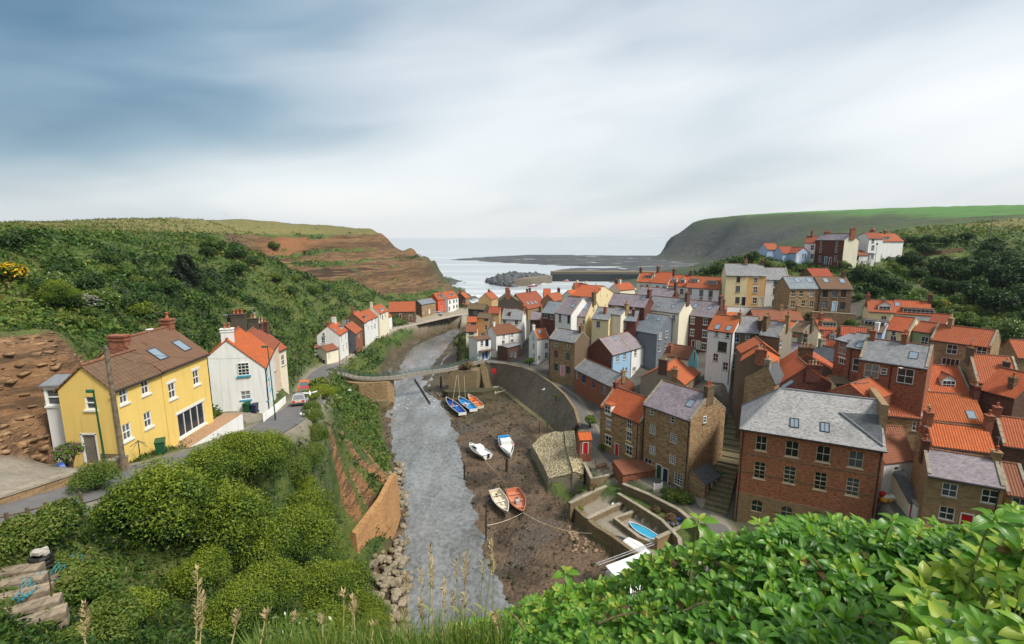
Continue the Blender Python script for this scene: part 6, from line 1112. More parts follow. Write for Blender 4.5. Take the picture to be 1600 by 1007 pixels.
# ---------------- boats ----------------
def boat(name, label, cpx, bow, stern, z, beam, hull, inner, gun='white', cab=None, depth=.75, group='boats on the mud', roll=.06, extra=(), thw=3, upside=False, trans=True, cover=None, cat='boat', stripe=None):
    p, q = V3(*P(cpx, *bow), z), V3(*P(cpx, *stern), z); v = p-q; L = float(np.hypot(v[0], v[1]))*(1.1 if group == 'boats on the mud' else 1); beam *= 1.22 if group == 'boats on the mud' else 1.1; c = (p+q)/2
    root = thing(name, label, cat, tuple(c), math.atan2(v[1], v[0]), group, (roll if not upside else pi+roll*.0, 0)); 
    if upside: root.location.z += depth*.95
    n = 12; So, Si, G = [], [], [[], []]
    for i in range(n+1):
        s = i/n; x = -L/2+L*s; hb = beam/2*(max(0, 1-max(0, (s-.35)/.65)**2.3))*(.78+.22*min(1, s/.35)) if s < .999 else .012
        sh = depth*(.92+.55*max(0, s-.35)**2+.12*(1-s)); k = .0+.28*max(0, s-.7)**1.5*depth*2
        pr = [(0, k), (hb*.55, k+.10*depth), (hb*.86, k+(sh-k)*.45), (hb, sh)]
        So.append([(x, y, zz) for y, zz in pr[::-1]]+[(x, -y, zz) for y, zz in pr[1:]])
        if i < n: Si.append([(x*.96, y*.88, zz) for y, zz in ((hb, sh+.0), (hb*.84, k+(sh-k)*.5), (hb*.6, k+.26*depth), (0, k+.26*depth))]+[(x*.96, -y*.88, zz) for y, zz in ((hb*.6, k+.26*depth), (hb*.84, k+(sh-k)*.5), (hb, sh+.0))])
        for gi, sg in enumerate((1, -1)): G[gi].append((x, sg*hb, sh))
    b = MB().loft(So, cap=False); b.poly(So[0][::-1]); b.build('hull', paint(hull, .35), root, smooth=True)
    if stripe:
        for sg in (0, 1): MB().loft([[tuple(Vector(s_[k_])*1.0+Vector((0, .012*(1 if sg == 0 else -1), 0))) for k_ in ((0, 1) if sg == 0 else (5, 6))][::1 if sg else -1] for s_ in [[(x0, y0*(.992 if i_ in (1, 5) else 1.004), z0 if i_ in (0, 6) else z0+(q_[0 if i_ == 1 else 6][2]-z0)*.35) for i_, (x0, y0, z0) in enumerate(q_)] for q_ in So]], cap=False).build('stripe', paint(stripe, .35), root)
    if not upside:
        b = MB().loft([s[::-1] for s in Si], cap=False); b.poly(Si[0]); b.build('inner_hull', paint(inner, .5), root)
        for g in G: MB().tube(g, .065, 5).build('gunwale', paint(gun, .4), root)
        if trans: MB().box(-L/2-.05, -beam*.38, .1, -L/2+.05, beam*.38, depth*1.05).build('transom', paint(gun, .4), root)
        for i in range(thw):
            x = -L*.3+L*.55*i/max(1, thw-1); wv = beam*.4*(1 if x < L*.1 else .75); MB().box(x-.14, -wv, depth*.62, x+.14, wv, depth*.68).build('thwart', paint(gun if i % 2 else inner, .5), root)
    else: MB().tube([(-L/2, 0, -.0), (L*.3, 0, -.02)], .05, 5).build('keel', paint(hull), root)
    if cab == 'cruiser':
        MB().loft([[(-L*.42, beam*.40, depth*.95), (-L*.42, -beam*.40, depth*.95)], [(L*.42, beam*.12, depth*1.08), (L*.42, -beam*.12, depth*1.08)]], cap=False).build('deck', paint('white', .3), root)
        b = MB(); b.loft([[(x, s*w_, z_) for w_, z_, s in ((beam*.36, depth, 1), (beam*.3, h_, 1), (beam*.3, h_, -1), (beam*.36, depth, -1))] for x, h_ in ((-L*.1, depth+.7), (L*.12, depth+.72), (L*.3, depth+.12))], close=True); b.build('cabin', paint('white', .3), root)
        for s in (1, -1): MB().poly([(-L*.06, s*beam*.345, depth+.28), (L*.13, s*beam*.345, depth+.28), (L*.10, s*beam*.32, depth+.58), (-L*.06, s*beam*.32, depth+.58)][::s]).build('window', M_['glass'], root)
        MB().poly([(L*.125, -beam*.27, depth+.70), (L*.125, beam*.27, depth+.70), (L*.22, beam*.27, depth+.42), (L*.22, -beam*.27, depth+.42)][::-1]).build('windscreen', M_['glass'], root)
        MB().box(-L*.5-.3, -.16, depth*.5, -L*.5+.05, .16, depth*1.4).build('outboard_motor', M_['iron'], root)
    if cab == 'cuddy':
        MB().loft([[(-L*.02, beam*.46, depth*.98), (-L*.02, -beam*.46, depth*.98)], [(L*.45, .08, depth*1.25), (L*.45, -.08, depth*1.25)]], cap=False).build('foredeck', paint('white', .35), root)
        MB().box(-L*.22, -beam*.36, depth, -L*.02, beam*.36, depth+.75).build('cabin', paint('white', .35), root)
        for x in (-L*.33, -L*.44): MB().box(x-.3, -beam*.4, depth*.9, x+.22, beam*.4, depth+.35).build('fish_crate', paint('brightblue'), root)
        MB().tube([(-L*.18, 0, depth), (-L*.18, 0, depth+3)], .04, 5).build('mast', paint('dgrey'), root)
        for s in (1, -1): MB().lathe([(.02, -.22), (.2, -.08), (.22, .05), (.12, .2), (.02, .24)], 8, (-L*.1, s*(beam*.5+.2), depth*.6)).build('fender', paint('red'), root)
    if cover:
        MB().loft([[(-L*.48+L*.96*i/8, y, z_) for y, z_ in ((beam*.5*min(1, (8-i)/4+.2)+.04, depth*.86), (0, depth*1.25), (-beam*.5*min(1, (8-i)/4+.2)-.04, depth*.86))] for i in range(9)], cap=False).build('cover', paint(cover, .5), root)
    for x, y, s, col in extra: MB().box(x-s, y-s*.7, depth*.3, x+s, y+s*.7, depth*.3+s*1.3).build('tackle', paint(col), root)
    return root
zb = .55
boat('coble', 'blue coble with white rim and orange tackle nearest the water', 'E4', (1095, 532), (1238, 668), .5, 2.1, 'navy', 'blue', extra=((0, .2, .3, 'orange'), (-.9, -.2, .3, 'brightblue'), (1.2, 0, .25, 'orange')))
boat('coble', 'blue coble with pale blue interior between the other two cobles', 'E4', (1215, 524), (1345, 634), .6, 2.2, 'navy', 'brightblue', extra=((.2, .1, .35, 'silver'), (-1, 0, .3, 'lblue'), (-1.4, .4, .22, 'orange')))
boat('coble', 'white and orange rowing boat right of the two blue cobles', 'E4', (1305, 500), (1415, 606), .7, 1.8, 'white', 'orange', gun='cream', extra=((.2, 0, .25, 'red'), (-.8, 0, .2, 'silver')), thw=4)
boat('dinghy', 'larger cream dinghy lying at the foot of the quay steps', 'C3', (498, 775), (575, 757), 1.0, 1.8, 'cream', 'white', gun='cream', depth=.6)
boat('dinghy', 'smaller cream dinghy beside the larger one at the quay steps', 'C3', (538, 792), (590, 772), 1.0, 1.3, 'cream', 'dgrey', gun='cream', depth=.5)
boat('cabin_cruiser', 'small white cabin cruiser stranded on the mud beside the beck', 'C10', (415, 438), (530, 515), .6, 2.2, 'white', 'white', cab='cruiser', depth=.85, trans=False)
boat('fishing_boat', 'white fishing boat with blue crates and red fenders on the mud', 'C10', (690, 512), (645, 395), .7, 2.3, 'white', 'white', cab='cuddy', depth=.95)
boat('coble', 'white coble with red stripe moored beside the orange boat', 'C10', (668, 900), (585, 758), .8, 1.8, 'white', 'cream', stripe='red', extra=((-2.3, 0, .25, 'black'), (.5, .2, .22, 'white'), (-.4, -.1, .2, 'orange')))
boat('coble', 'open orange wooden boat beside the red striped white coble', 'C10', (772, 898), (705, 750), .8, 2.2, 'dgrey', 'coral', gun='coral', extra=((.2, 0, .4, 'silver'), (-.9, .2, .25, 'brown')))
boat('trawler', 'pink fishing boat moored at the curved pier head', 'D2', (640, 238), (790, 226), 0, 2.8, 'magenta', 'pink', cab='cuddy', depth=1.3, group='boats in the harbour', roll=0)
boat('motor_boat', 'small white boat moored behind the pink fishing boat', 'D2', (860, 212), (940, 200), 0, 2.4, 'white', 'silver', cab='cruiser', depth=1.1, group='boats in the harbour', roll=0)
boat('motor_boat', 'red and white boat moored alone along the breakwater', 'D2', (1300, 152), (1192, 152), 0, 2.6, 'red', 'orange', cab='cruiser', depth=1.2, group='boats in the harbour', roll=0)
boat('covered_boat', 'long narrow boat under a turquoise cover in the walled yard', 'C11', (735, 655), (900, 752), 2.85, 1.5, 'brightblue', 'dgrey', depth=.6, group='boats in the yards', cover='cyan', roll=0, thw=0)
boat('upturned_dinghy', 'grey upturned dinghy beside the white upturned hull', 'C11', (622, 728), (735, 768), 2.8, 1.4, 'dgrey', 'dgrey', depth=.5, group='boats in the yards', upside=True)
boat('upturned_hull', 'broad white upturned hull in the yard beside the ladder', 'C11', (860, 840), (718, 755), 2.9, 2.3, 'white', 'white', depth=.6, group='boats in the yards', upside=True)
def rope(label, pts, sag=.3, r=.03, col='cream'):
    a, c = np.array(pts[0]), np.array(pts[1]); one('mooring_rope', label, 'rope', MB().tube([tuple(a+(c-a)*t-np.array((0, 0, sag*4*t*(1-t)))) for t in np.linspace(0, 1, 14)], r, 4), paint(col))
rope('mooring rope from the orange boat to the yard wall', (V3(*P('C10', 775, 880), 1.4), V3(*P('C11', 500, 700), 3.2)), .8)
rope('mooring rope from the orange boat to the tall post by the beck', (V3(*P('C10', 770, 885), 1.3), V3(*P('C10', 530, 968), .8)), .3)
rope('mooring rope from the white cruiser to the mud', (V3(*P('C10', 515, 520), .9), V3(*P('C10', 580, 595), .7)), .1)
rope('mooring line from the fishing boat to the far mud', (V3(*P('C10', 630, 410), 1.5), V3(*P('C10', 520, 300), .6)), .2)
for k, (c_, x, y, zt_) in enumerate((('E4', 1180, 700, .4), ('E4', 1220, 500, .7), ('E4', 1270, 480, .8))):
    p = V3(*P(c_, x, y), zt_); q = V3(*P(c_, (1190, 1205, 1262)[k], (290, 280, 285)[k]), 5.8); rope(('left', 'middle', 'right')[k]+' of the three long mooring lines hanging from the pier', (tuple(q), tuple(V3(*P('E4', (1150, 1222, 1275)[k], (550, 525, 505)[k]), 1.4))), .3, .03)
def post(label, c_, x, y, z, h, r=.16, lean=(.1, 0), col='brown'):
    p = V3(*P(c_, x, y), z); one('mooring_post', label, 'post', MB().tube([(0, 0, -.6), (lean[0]*.5, lean[1], h*.55), (lean[0], lean[1], h)], [r, r*.95, r*.8], 7), plain('wet_timber', (.05, .04, .028), .85, .3), tuple(p))
post('dark timber mooring post at the mud edge left of the white cruiser', 'C10', 375, 640, .4, 2.4, .2)
post('short weedy timber post behind the blue crated fishing boat', 'C10', 663, 600, .7, 2.6, .28); post('tall thin mooring post at the bottom of the mud', 'C14', 415, 275, .5, 5.5, .12)
post('slim post at the foot of the quay left of the revetment', 'C10', 886, 340, 1.2, 2.6, .1); post('slim post against the quay beside the revetment corner', 'C10', 940, 325, 1.3, 2.3, .1); post('square dark post standing in the beck beside the pier', 'E4', 1040, 400, .3, 3.2, .3)

bh = bpy.data.objects.get('balcony_house')
if bh:
    w_ = max(v.co.x for v in [c for c in bh.children if c.name.startswith('wall')][0].data.vertices); MB().box(.4, -1.5, 2.72, w_+.2, -.02, 2.86).build('balcony', paint('brown'), bh)
    b = MB(); [b.tube([(.45, -1.45, 2.86+hh), (w_+.15, -1.45, 2.86+hh)], .035, 4) for hh in (.5, 1.0)]; [b.tube([(.45+(w_-.3)*i/8, -1.45, 2.86), (.45+(w_-.3)*i/8, -1.45, 3.86)], .03, 4) for i in range(9)]; b.build('balcony_rail', paint('greyw'), bh)
# ---------------- cars, people, street furniture ----------------
def car(label, loc, rz, col, L=4.2, Wd=1.75, Hh=1.48, kind='hatch', group='parked cars', cat='car', name='parked_car', tilt=0.):
    root = thing(name, label, cat, loc, rz, group, (0, tilt)); h1 = Hh*.55
    w_ = Wd/2; sec = []
    for x, z, k in ((-L/2, .45, .86), (-L/2+.06, h1*.97, .95), (-L*.32, h1*1.04, 1), (L*.18, h1*1.03, 1), (L*.40, h1*.86, .96), (L/2-.05, h1*.74, .88), (L/2, .42, .8)):
        sec.append([(x, s*w_*k*m, zz) for s, zz, m in ((1, .24, .95), (1, z*.62, 1), (1, z, .93), (-1, z, .93), (-1, z*.62, 1), (-1, .24, .95))])
    MB().loft(sec, close=True).build('body', paint(col, .18), root)
    rl, rf_ = (-L*.46, L*.12) if kind != 'saloon' else (-L*.34, L*.08)
    b = MB(); g = MB(); zt = Hh; a0, a1 = rl-.02, L*.27
    base = [(a0, w_*.9), (a1, w_*.9), (a1, -w_*.9), (a0, -w_*.9)]; top = [(rl+.32, w_*.70), (rf_, w_*.70), (rf_, -w_*.70), (rl+.32, -w_*.70)]; zb_ = h1*1.0
    for i in range(4):
        j = (i+1) % 4; A_, B_ = Vector((*base[i], zb_)), Vector((*base[j], zb_)); C_, D_ = Vector((*top[j], zt-.06)), Vector((*top[i], zt-.06)); b.poly([A_, B_, C_, D_][::-1])
        c_ = (A_+B_+C_+D_)/4; nn = (B_-A_).cross(D_-A_).normalized(); nn = -nn if nn.dot(c_-Vector((0, 0, zb_))) < 0 else nn
        q = [c_+(p-c_)*.86+nn*.012 for p in (A_, B_, C_, D_)]
        nm = ('window', 'windscreen', 'window', 'rear_window')[i]; MB().poly(q[::-1]).build(nm, M_['glass'], root)
    b.poly([(x*.98, y*.95, zt) for x, y in top][::-1]); 
    for i in range(4): j = (i+1) % 4; b.poly([(*top[i], zt-.06), (*top[j], zt-.06), (top[j][0]*.98, top[j][1]*.95, zt), (top[i][0]*.98, top[i][1]*.95, zt)])
    b.build('cabin', paint(col, .18), root)
    for x in (-L*.31, L*.32):
        for s in (1, -1):
            wh = MB().tube([(x, s*(w_-.2), .31), (x, s*(w_+.02), .31)], .31, 14).build('tyre', paint('black', .9), root); MB().tube([(x, s*(w_-.1), .31), (x, s*(w_+.035), .31)], .19, 10).build('rim', paint('silver', .3), wh)
    for s in (1, -1):
        MB().box(-L/2-.02, s*w_*.62-.16, h1*.62, -L/2+.1, s*w_*.62+.16, h1*.9).build('tail_light', paint('red', .2), root); MB().box(L/2-.16, s*w_*.6-.2, h1*.5, L/2-.01, s*w_*.6+.2, h1*.68).build('headlight', paint('white', .1), root)
    MB().box(-L/2-.03, -.26, .5, -L/2, .26, .62).build('number_plate', paint('yellow' if kind != 'front' else 'white'), root); MB().box(-L/2-.06, -w_*.85, .26, -L/2+.1, w_*.85, .46).build('bumper', paint('dgrey', .5), root)
    return root
def road_at(Y, off=0):
    i = int(np.argmin(abs(RC[:, 1]-Y))); p = RC[i]+np.r_[RN[i]*off, 0]; t = RC[min(i+1, len(RC)-1)]-RC[max(i-1, 0)]; return tuple(p+np.array((0, 0, .07))), math.atan2(t[1], t[0]), math.atan2(t[2], math.hypot(t[0], t[1]))
for Y, off, col, lb, kw in ((61, -.1, 'silver', 'silver hatchback seen from behind on the steep road', {}), (68.5, .2, 'red', 'red car parked ahead of the silver hatchback', {}), (74.5, .5, 'orange', 'orange van at the front of the three cars on the steep road', dict(L=4.6, Wd=1.9, Hh=2.0, kind='van'))):
    p, rz, sl = road_at(Y, off+.6); car(lb, p, rz, col, tilt=-sl, **kw)
for c_, x, y, z, rz, col, lb in (('D4', 1005, 545, 6.1, 1.2, 'black', 'black car beside the outside stair of the cream house'), ('D1', 455, 618, 5.7, .35, 'silver', 'silver car parked below the orange red house'), ('D1', 865, 512, 4.6, .1, 'red', 'dark red car beside the small brick building at the far shore'),
    ('D1', 930, 490, 4.5, .4, 'black', 'black car behind the dark red one at the far shore'), ('D1', 1030, 440, 4.0, .2, 'white', 'left white car parked above the beach'), ('D1', 1090, 437, 4.0, .2, 'white', 'right white car parked above the beach')):
    p = V3(*P(c_, x, y), z); p[2] = max(g1(p[0], p[1]), 0)+.08; car(lb, tuple(p), rz, col)
def person(label, px, py, z, top, leg, rz=0, stride=.25, hair='brown'):
    p = V3(px, py, z); p[2] = g1(p[0], p[1])+.03; root = thing('person', label, 'person', tuple(p), rz, 'people on the far shore road')
    def skin(name, pts, ed, rad, m, par=root):
        me = bpy.data.meshes.new(name); me.from_pydata(pts, ed, []); o = link(name, me, par); sk = o.modifiers.new('s', 'SKIN'); 
        for v_, r_ in zip(me.skin_vertices[0].data, rad): v_.radius = (r_, r_)
        me.skin_vertices[0].data[0].use_root = True; o.modifiers.new('d', 'SUBSURF').levels = 1; me.materials.append(m); return o
    s = stride
    skin('body', [(0, 0, .92), (0, 0, 1.15), (.02, 0, 1.42), (.02, 0, 1.52), (.03, 0, 1.62), (.02, .19, 1.38), (-.05, .25, 1.1), (.08, .24, .86), (.02, -.19, 1.38), (.1, -.25, 1.1), (.2, -.22, .88), (s*.5, .09, .48), (s, .1, .07), (s+.14, .1, .04), (-s*.4, -.09, .48), (-s, -.1, .08), (-s+.14, -.1, .04)],
         [(0, 1), (1, 2), (2, 3), (3, 4), (2, 5), (5, 6), (6, 7), (2, 8), (8, 9), (9, 10), (0, 11), (11, 12), (12, 13), (0, 14), (14, 15), (15, 16)], [.15, .14, .16, .055, .1, .06, .048, .038, .06, .048, .038, .075, .055, .045, .075, .055, .045], plain('skin_tone', (.48, .28, .19), .6, .1))
    skin('coat', [(0, 0, .86), (0, 0, 1.15), (.02, 0, 1.43), (.02, .2, 1.38), (-.05, .26, 1.1), (.05, .25, .92), (.02, -.2, 1.38), (.1, -.26, 1.1), (.17, -.23, .94)], [(0, 1), (1, 2), (2, 3), (3, 4), (4, 5), (2, 6), (6, 7), (7, 8)], [.19, .18, .17, .085, .07, .06, .085, .07, .06], paint(top, .9))
    skin('trousers', [(0, 0, .9), (s*.5, .09, .48), (s, .1, .13), (-s*.4, -.09, .48), (-s, -.1, .14)], [(0, 1), (1, 2), (0, 3), (3, 4)], [.17, .09, .07, .09, .07], paint(leg, .9)); skin('hair', [(-.02, 0, 1.67), (0, 0, 1.74)], [(0, 1)], [.115, .09], paint(hair, .9))
person('person in black walking on the far shore road beside the black car', *P('D4', 1080, 545), 6.1, 'black', 'dgrey', 1.2); person('person in a dark blue jacket on the far shore road before the long shed', *P('D4', 1160, 545), 6.1, 'navy', 'black', .8, .2, 'black')
def lamp(label, base, hgt, col='dgreen', head='side', name='street_lamp', arm=.5, lean=0, rz=0):
    root = thing(name, label, 'lamp post', base, rz, 'street lamps'); MB().tube([(0, 0, -.5), (0, 0, .9), (0, 0, .95), (lean, 0, hgt)], [.085, .085, .06, .045], 8).build('post', paint(col, .4), root)
    if head == 'side':
        h_ = MB().loft([[(lean+x*arm, y*w_, hgt+z) for y, z in ((1, 0), (.8, .1), (0, .16), (-.8, .1), (-1, 0), (0, -.06))] for x, w_ in ((.1, .05), (-.2, .12), (-.9, .15), (-1.2, .05))], close=True).build('lamp_head', paint(col, .4), root)
    else: MB().lathe([(.06, 0), (.2, .1), (.24, .5), (.28, .52), (.05, .75)], 8, (lean, 0, hgt)).build('lamp_head', paint('dgrey', .4), root)
def topole(base, px, py):  # height so that the top shows at pixel row
    lo, hi = 1., 14.
    for _ in range(30):
        m = (lo+hi)/2
        if toPix(Vector(base)+Vector((0, 0, m)))[1] > py: lo = m
        else: hi = m
    return lo
lb_ = (-19.8, 26.2, 27.2); yl = 24.5
pb = atY(167, 742, 27.5); lamp('dark green street lamp in front of the yellow house door', tuple(pb), topole(pb, 0, 613), lean=-.05, arm=.35)
pb = atY(195, 741, 28.0); ht = topole(pb, 0, 543)
def pole(label, base, hgt, r=.13, lean=(0, 0), cross=False, name='telegraph_pole'):
    root = thing(name, label, 'pole', tuple(base)); MB().tube([(0, 0, -1), (lean[0], lean[1], hgt)], [r, r*.7], 9).build('pole', plain('grey_timber', (.20, .16, .11), .85, .3), root)
    if cross: MB().box(-.6, -.05, hgt-.5, .6, .05, hgt-.38).build('cross_arm', paint('brown'), root)
    MB().tube([(lean[0]-.0, lean[1], hgt-.02), (lean[0], lean[1], hgt+.1)], .05, 6).build('cap', M_['lead'], root)
pole('thick weathered timber pole standing close to the yellow house corner', pb, ht, .17, (-.04, 0))
pb = atY(430.6, 659, 47.5); lamp('tall green lamp post beside the white picket fence', tuple(pb), topole(pb, 0, 543), lean=-.15, arm=.5); 
for x, y, yt, lb in ((466.5, 599, 548, 'slim pole on the verge above the orange van'), (532, 587, 541, 'tall dark pole at the left end of the footbridge'), (480, 565, 538, 'lamp pole at the foot of the slope before the white cottage')):
    p = onG(x, y); pole(lb, p, topole(p, 0, yt), .1)
p = atY(*P('D5', 1178, 480), 148); lamp('old fashioned lamp post at the corner of the white headland houses', tuple(p), topole(p, 0, P('D5', 0, 290)[1]), 'dgrey', 'top')
p = onG(*P('E5', 722, 214)); pole('lone telegraph pole on the right skyline slope', p, topole(p, 0, P('E5', 0, 55)[1]), .2, cross=True); p = onG(351, 336); pole('tiny mast on the left skyline', p, 6, .12)
def rails(name, label, pts, n, hgt, rl, m, r=.05, cat='fence', posts=True, flat=False):
    c_, nr = along([tuple(p) for p in pts], n); root = thing(name, label, cat, tuple(c_[0])); M0 = Matrix.Translation(Vector(c_[0])).inverted(); b = MB()
    for hh in rl: b.tube([M0 @ Vector(q+np.array((0, 0, hh))) for q in c_], r*.8, 4)
    b.build('rails', m, root)
    for q in c_:
        MB().tube([(0, 0, -.4), (0, 0, hgt)], r*1.3, 5).build('post', m, root, Matrix.Translation(M0 @ Vector(q)))
    return root
wht = M_['frame']; tim = plain('fence_timber', (.16, .12, .075), .85, .3)
pk = [onG(*P('C2', *q)) for q in ((332, 722), (390, 672), (455, 612))]; pk = [tuple(p) for p in pk]
rt = thing('picket_fence', 'white picket fence between the white house drive and the road', 'fence', pk[0]); c_, n__ = along(pk, 46); M0 = Matrix.Translation(Vector(c_[0])).inverted(); b = MB()
for q in c_: b.box(-.05, -.02, 0, .05, .02, .95, 0, Matrix.Translation(M0 @ Vector(q)) @ Matrix.Rotation(1.0, 4, 'Z'))
for hh in (.3, .75): b.tube([M0 @ Vector(q+np.array((0, 0, hh))) for q in c_], .04, 4)
b.build('pickets', wht, rt)
rails('garden_fence', 'timber fence beside the lane at the far left below the yellow house', [onG(*q) for q in ((-20, 842), (16, 838), (64, 822), (100, 806), (130, 800))], 6, 1.0, (.45, .85), tim, .06)
rails('post_fence', 'row of short dark posts along the beck side of the left road', [onG(*q) for q in ((536, 566), (556, 551), (580, 533), (606, 516), (640, 509), (668, 505))], 22, .95, (.85,), paint('dgrey'), .06)
rails('guard_rail', 'grey guard rail along the road above the overgrown cliff', [onG(*q) for q in ((484, 655), (497, 642), (505, 622), (512, 600), (508, 588))], 10, .95, (.5, .9), plain('galvanised', (.3, .3, .29), .5, .2), .045)
rails('headland_fence', 'pale timber fence in front of the white headland houses', [atY(*P('D5', *q), 147) for q in ((790, 488), (880, 492), (990, 497), (1130, 495))], 9, 1.25, (.6, 1.15), plain('pale_fence', (.38, .34, .27), .8, .2), .08)
rails('path_rail', 'handrail running down the right hillside path', [onG(*q) for q in ((1368, 415), (1390, 432), (1420, 448), (1445, 458))], 14, 1.1, (.55, 1.05), plain('pale_fence', (.38, .34, .27), .8, .2), .06)
rails('field_fence', 'wire fence along the edge of the green field on the right skyline', [onG(*q) for q in ((1430, 352), (1470, 346), (1520, 342), (1560, 340), (1598, 337))], 22, 1.3, (.6, 1.2), tim, .1)
p0 = [V3(*P('C9', *q), z) for *q, z in ((168, 735, 10.2), (205, 775, 9.9), (238, 960, 9.4))]; rails('alley_rail', 'black iron handrail in the alley right of the brick hall', p0, 8, 1.1, (.55, 1.05), M_['iron'], .05)
p0 = [V3(*P('C9', *q), 9.2) for q in ((118, 920), (175, 935), (236, 940))]; rails('iron_fence', 'short black iron fence with laundry beside the brick hall', p0, 9, 1.1, (.2, 1.05), M_['iron'], .035)
def clutter(name, label, cat, c_, x, y, z, fn, ground=True, rz=0, group=None, Y=None):
    p = atY(*P(c_, x, y), Y) if Y else V3(*P(c_, x, y), z)
    if ground is True: p = Vector(p); p.z = g1(p[0], p[1])+.03
    root = thing(name, label, cat, tuple(p), rz, group); fn(root); return root
def bin_(col):
    def f(r):
        MB().loft([[(x*s, y*s, z) for x, y in ((.29, .36), (-.29, .36), (-.29, -.36), (.29, -.36))] for z, s in ((.08, .82), (.95, 1))], close=True).build('body', paint(col, .5), r); MB().loft([[(-.31, -.42, .955), (.31, -.42, .955), (.31, -.42, 1.0), (-.31, -.42, 1.0)], [(-.31, .38, .955), (.31, .38, .955), (.31, .38, 1.1), (-.31, .38, 1.1)]], close=True).build('lid', paint(col, .5), r)
        for s in (1, -1): MB().tube([(s*.22, .34, .1), (s*.3, .34, .1)], .1, 8).build('wheel', paint('black'), r)
    return f
BN = 'wheelie bins'
for c_, x, y, Y, col, lb, rz in (('C2', 241, 690, 52, 'dgreen', 'dark green wheelie bin left of the blue one by the white house', 0), ('C2', 284, 688, 52.3, 'navy', 'dark blue wheelie bin at the white house gable', 0), ('D4', 128, 952, 131.5, 'black', 'left black bin below the white cottage lean to', 0), ('D4', 165, 952, 131.5, 'black', 'middle black bin below the white cottage lean to', 0), ('D4', 203, 952, 131.5, 'black', 'right black bin below the white cottage lean to', 0),
    ('C1', 910, 850, 33, 'dgreen', 'dark green bin at the corner of the yellow house terrace', .5), ('C7', 400, 760, 74.3, 'dgreen', 'dark green bin below the yellow silled window', .6), ('C7', 1005, 800, 66, 'blue', 'blue lidded bin behind the stone outhouse', .4), ('C7', 1035, 795, 67, 'dgreen', 'green bin behind the stone outhouse next to the blue one', .4)):
    clutter('wheelie_bin', lb, 'bin', c_, x, y, 0, bin_(col), True, rz, BN, Y)
clutter('storage_box', 'grey storage box left of the two wheelie bins', 'box', 'C2', 182, 672, 0, lambda r: (MB().box(-.6, -.4, 0, .6, .4, 1.05).build('box', paint('greyw', .6), r), MB().box(-.64, -.44, 1.055, .64, .44, 1.15).build('lid', paint('greyw', .6), r)), True, 0, None, 52.5)
def bench(r):
    for i in range(3): MB().box(-.75, -.2+.15*i, .42, .75, -.07+.15*i, .46).build('seat', tim, r)
    for i in range(3): MB().box(-.75, .25, .55+.15*i, .75, .29, .66+.15*i).build('backrest', tim, r)
    for s in (-.65, .65): MB().box(s-.04, -.2, 0, s+.04, .29, .415).build('leg', M_['iron'], r); MB().box(s-.04, .295, 0, s+.04, .33, 1).build('leg', M_['iron'], r)
clutter('garden_bench', 'wooden bench against the yellow house beside the grey door', 'bench', 'C1', 615, 885, 26.9, bench, True, 0, None, 30.3)
def chair(r):
    MB().box(-.24, -.24, .42, .24, .24, .46).build('seat', paint('white', .4), r)
    MB().loft([[(-.25, .2, .46), (.25, .2, .46), (.25, .24, .46), (-.25, .24, .46)], [(-.2, .32, .9), (.2, .32, .9), (.2, .36, .9), (-.2, .36, .9)]], close=True).build('backrest', paint('white', .4), r)
    for x in (-.22, .22):
        for y in (-.22, .22): MB().tube([(x*1.1, y*1.1, 0), (x, y, .42)], .03, 5).build('leg', paint('white', .4), r)
        MB().tube([(x*1.1, -.22, .44), (x*1.15, -.2, .66), (x*1.1, .26, .68)], .025, 5).build('armrest', paint('white', .4), r)
clutter('garden_chair', 'white plastic garden chair on the lower terrace', 'chair', 'C11', 643, 548, 2.8, chair, True, .6)
def picnic(r):
    MB().box(-.9, -.38, .72, .9, .38, .77).build('tabletop', paint('brown', .8), r)
    for s in (-1, 1):
        MB().box(-.9, s*.78-.13, .43, .9, s*.78+.13, .48).build('seat', paint('brown', .8), r)
        for x in (-.65, .65): MB().tube([(x, s*.7, 0), (x, s*.2, .72)], .05, 4).build('leg', paint('brown', .8), r)
    for x in (-.65, .65): MB().box(x-.03, -.85, .38, x+.03, .85, .43).build('cross_bar', paint('brown', .8), r)
clutter('picnic_table', 'brown picnic table on the small sandy terrace', 'picnic table', 'C11', 566, 300, 5.0, picnic, True, .5)
def bbq(r):
    MB().lathe([(.05, .5), (.3, .6), (.36, .8), (.3, 1.0), (.1, 1.12), (.02, 1.13)], 10).build('cover', paint('black', .5), r)
    for k in range(3): MB().tube([(.1*cos(2.1*k), .1*sin(2.1*k), .6), (.35*cos(2.1*k), .35*sin(2.1*k), 0)], .025, 5).build('leg', M_['iron'], r)
clutter('barbecue', 'black covered barbecue beside the picnic table', 'barbecue', 'C11', 486, 300, 5.0, bbq)
for i, (x, y) in enumerate(((525, 268), (577, 260), (622, 270), (690, 325), (641, 345), (574, 360), (522, 365))): p = V3(*P('C11', x, y), 5.0); o = one('bollard', 'slim dark bollard edging the picnic terrace', 'bollard', MB().lathe([(.06, -.3), (.06, .75), (.08, .76), (.08, .8), (.02, .84)], 7), paint('dgreen'), tuple(p), 0, 'bollards round the picnic terrace')
def gate(r):
    b = MB()
    for i in range(6): b.box(-.5+.18*i, -.02, .05, -.4+.18*i, .02, 1.0)
    for z in (.2, .5, .8): b.box(-.52, .021, z, .56, .05, z+.09)
    b.build('gate_leaf', wht, r)
    for s in (-.6, .64): MB().box(s-.06, -.06, 0, s+.06, .06, 1.15).build('post', wht, r)
clutter('white_gate', 'white wooden gate between brick shed and big stone house', 'gate', 'D8', 385, 165, 5.2, gate, True, .2)
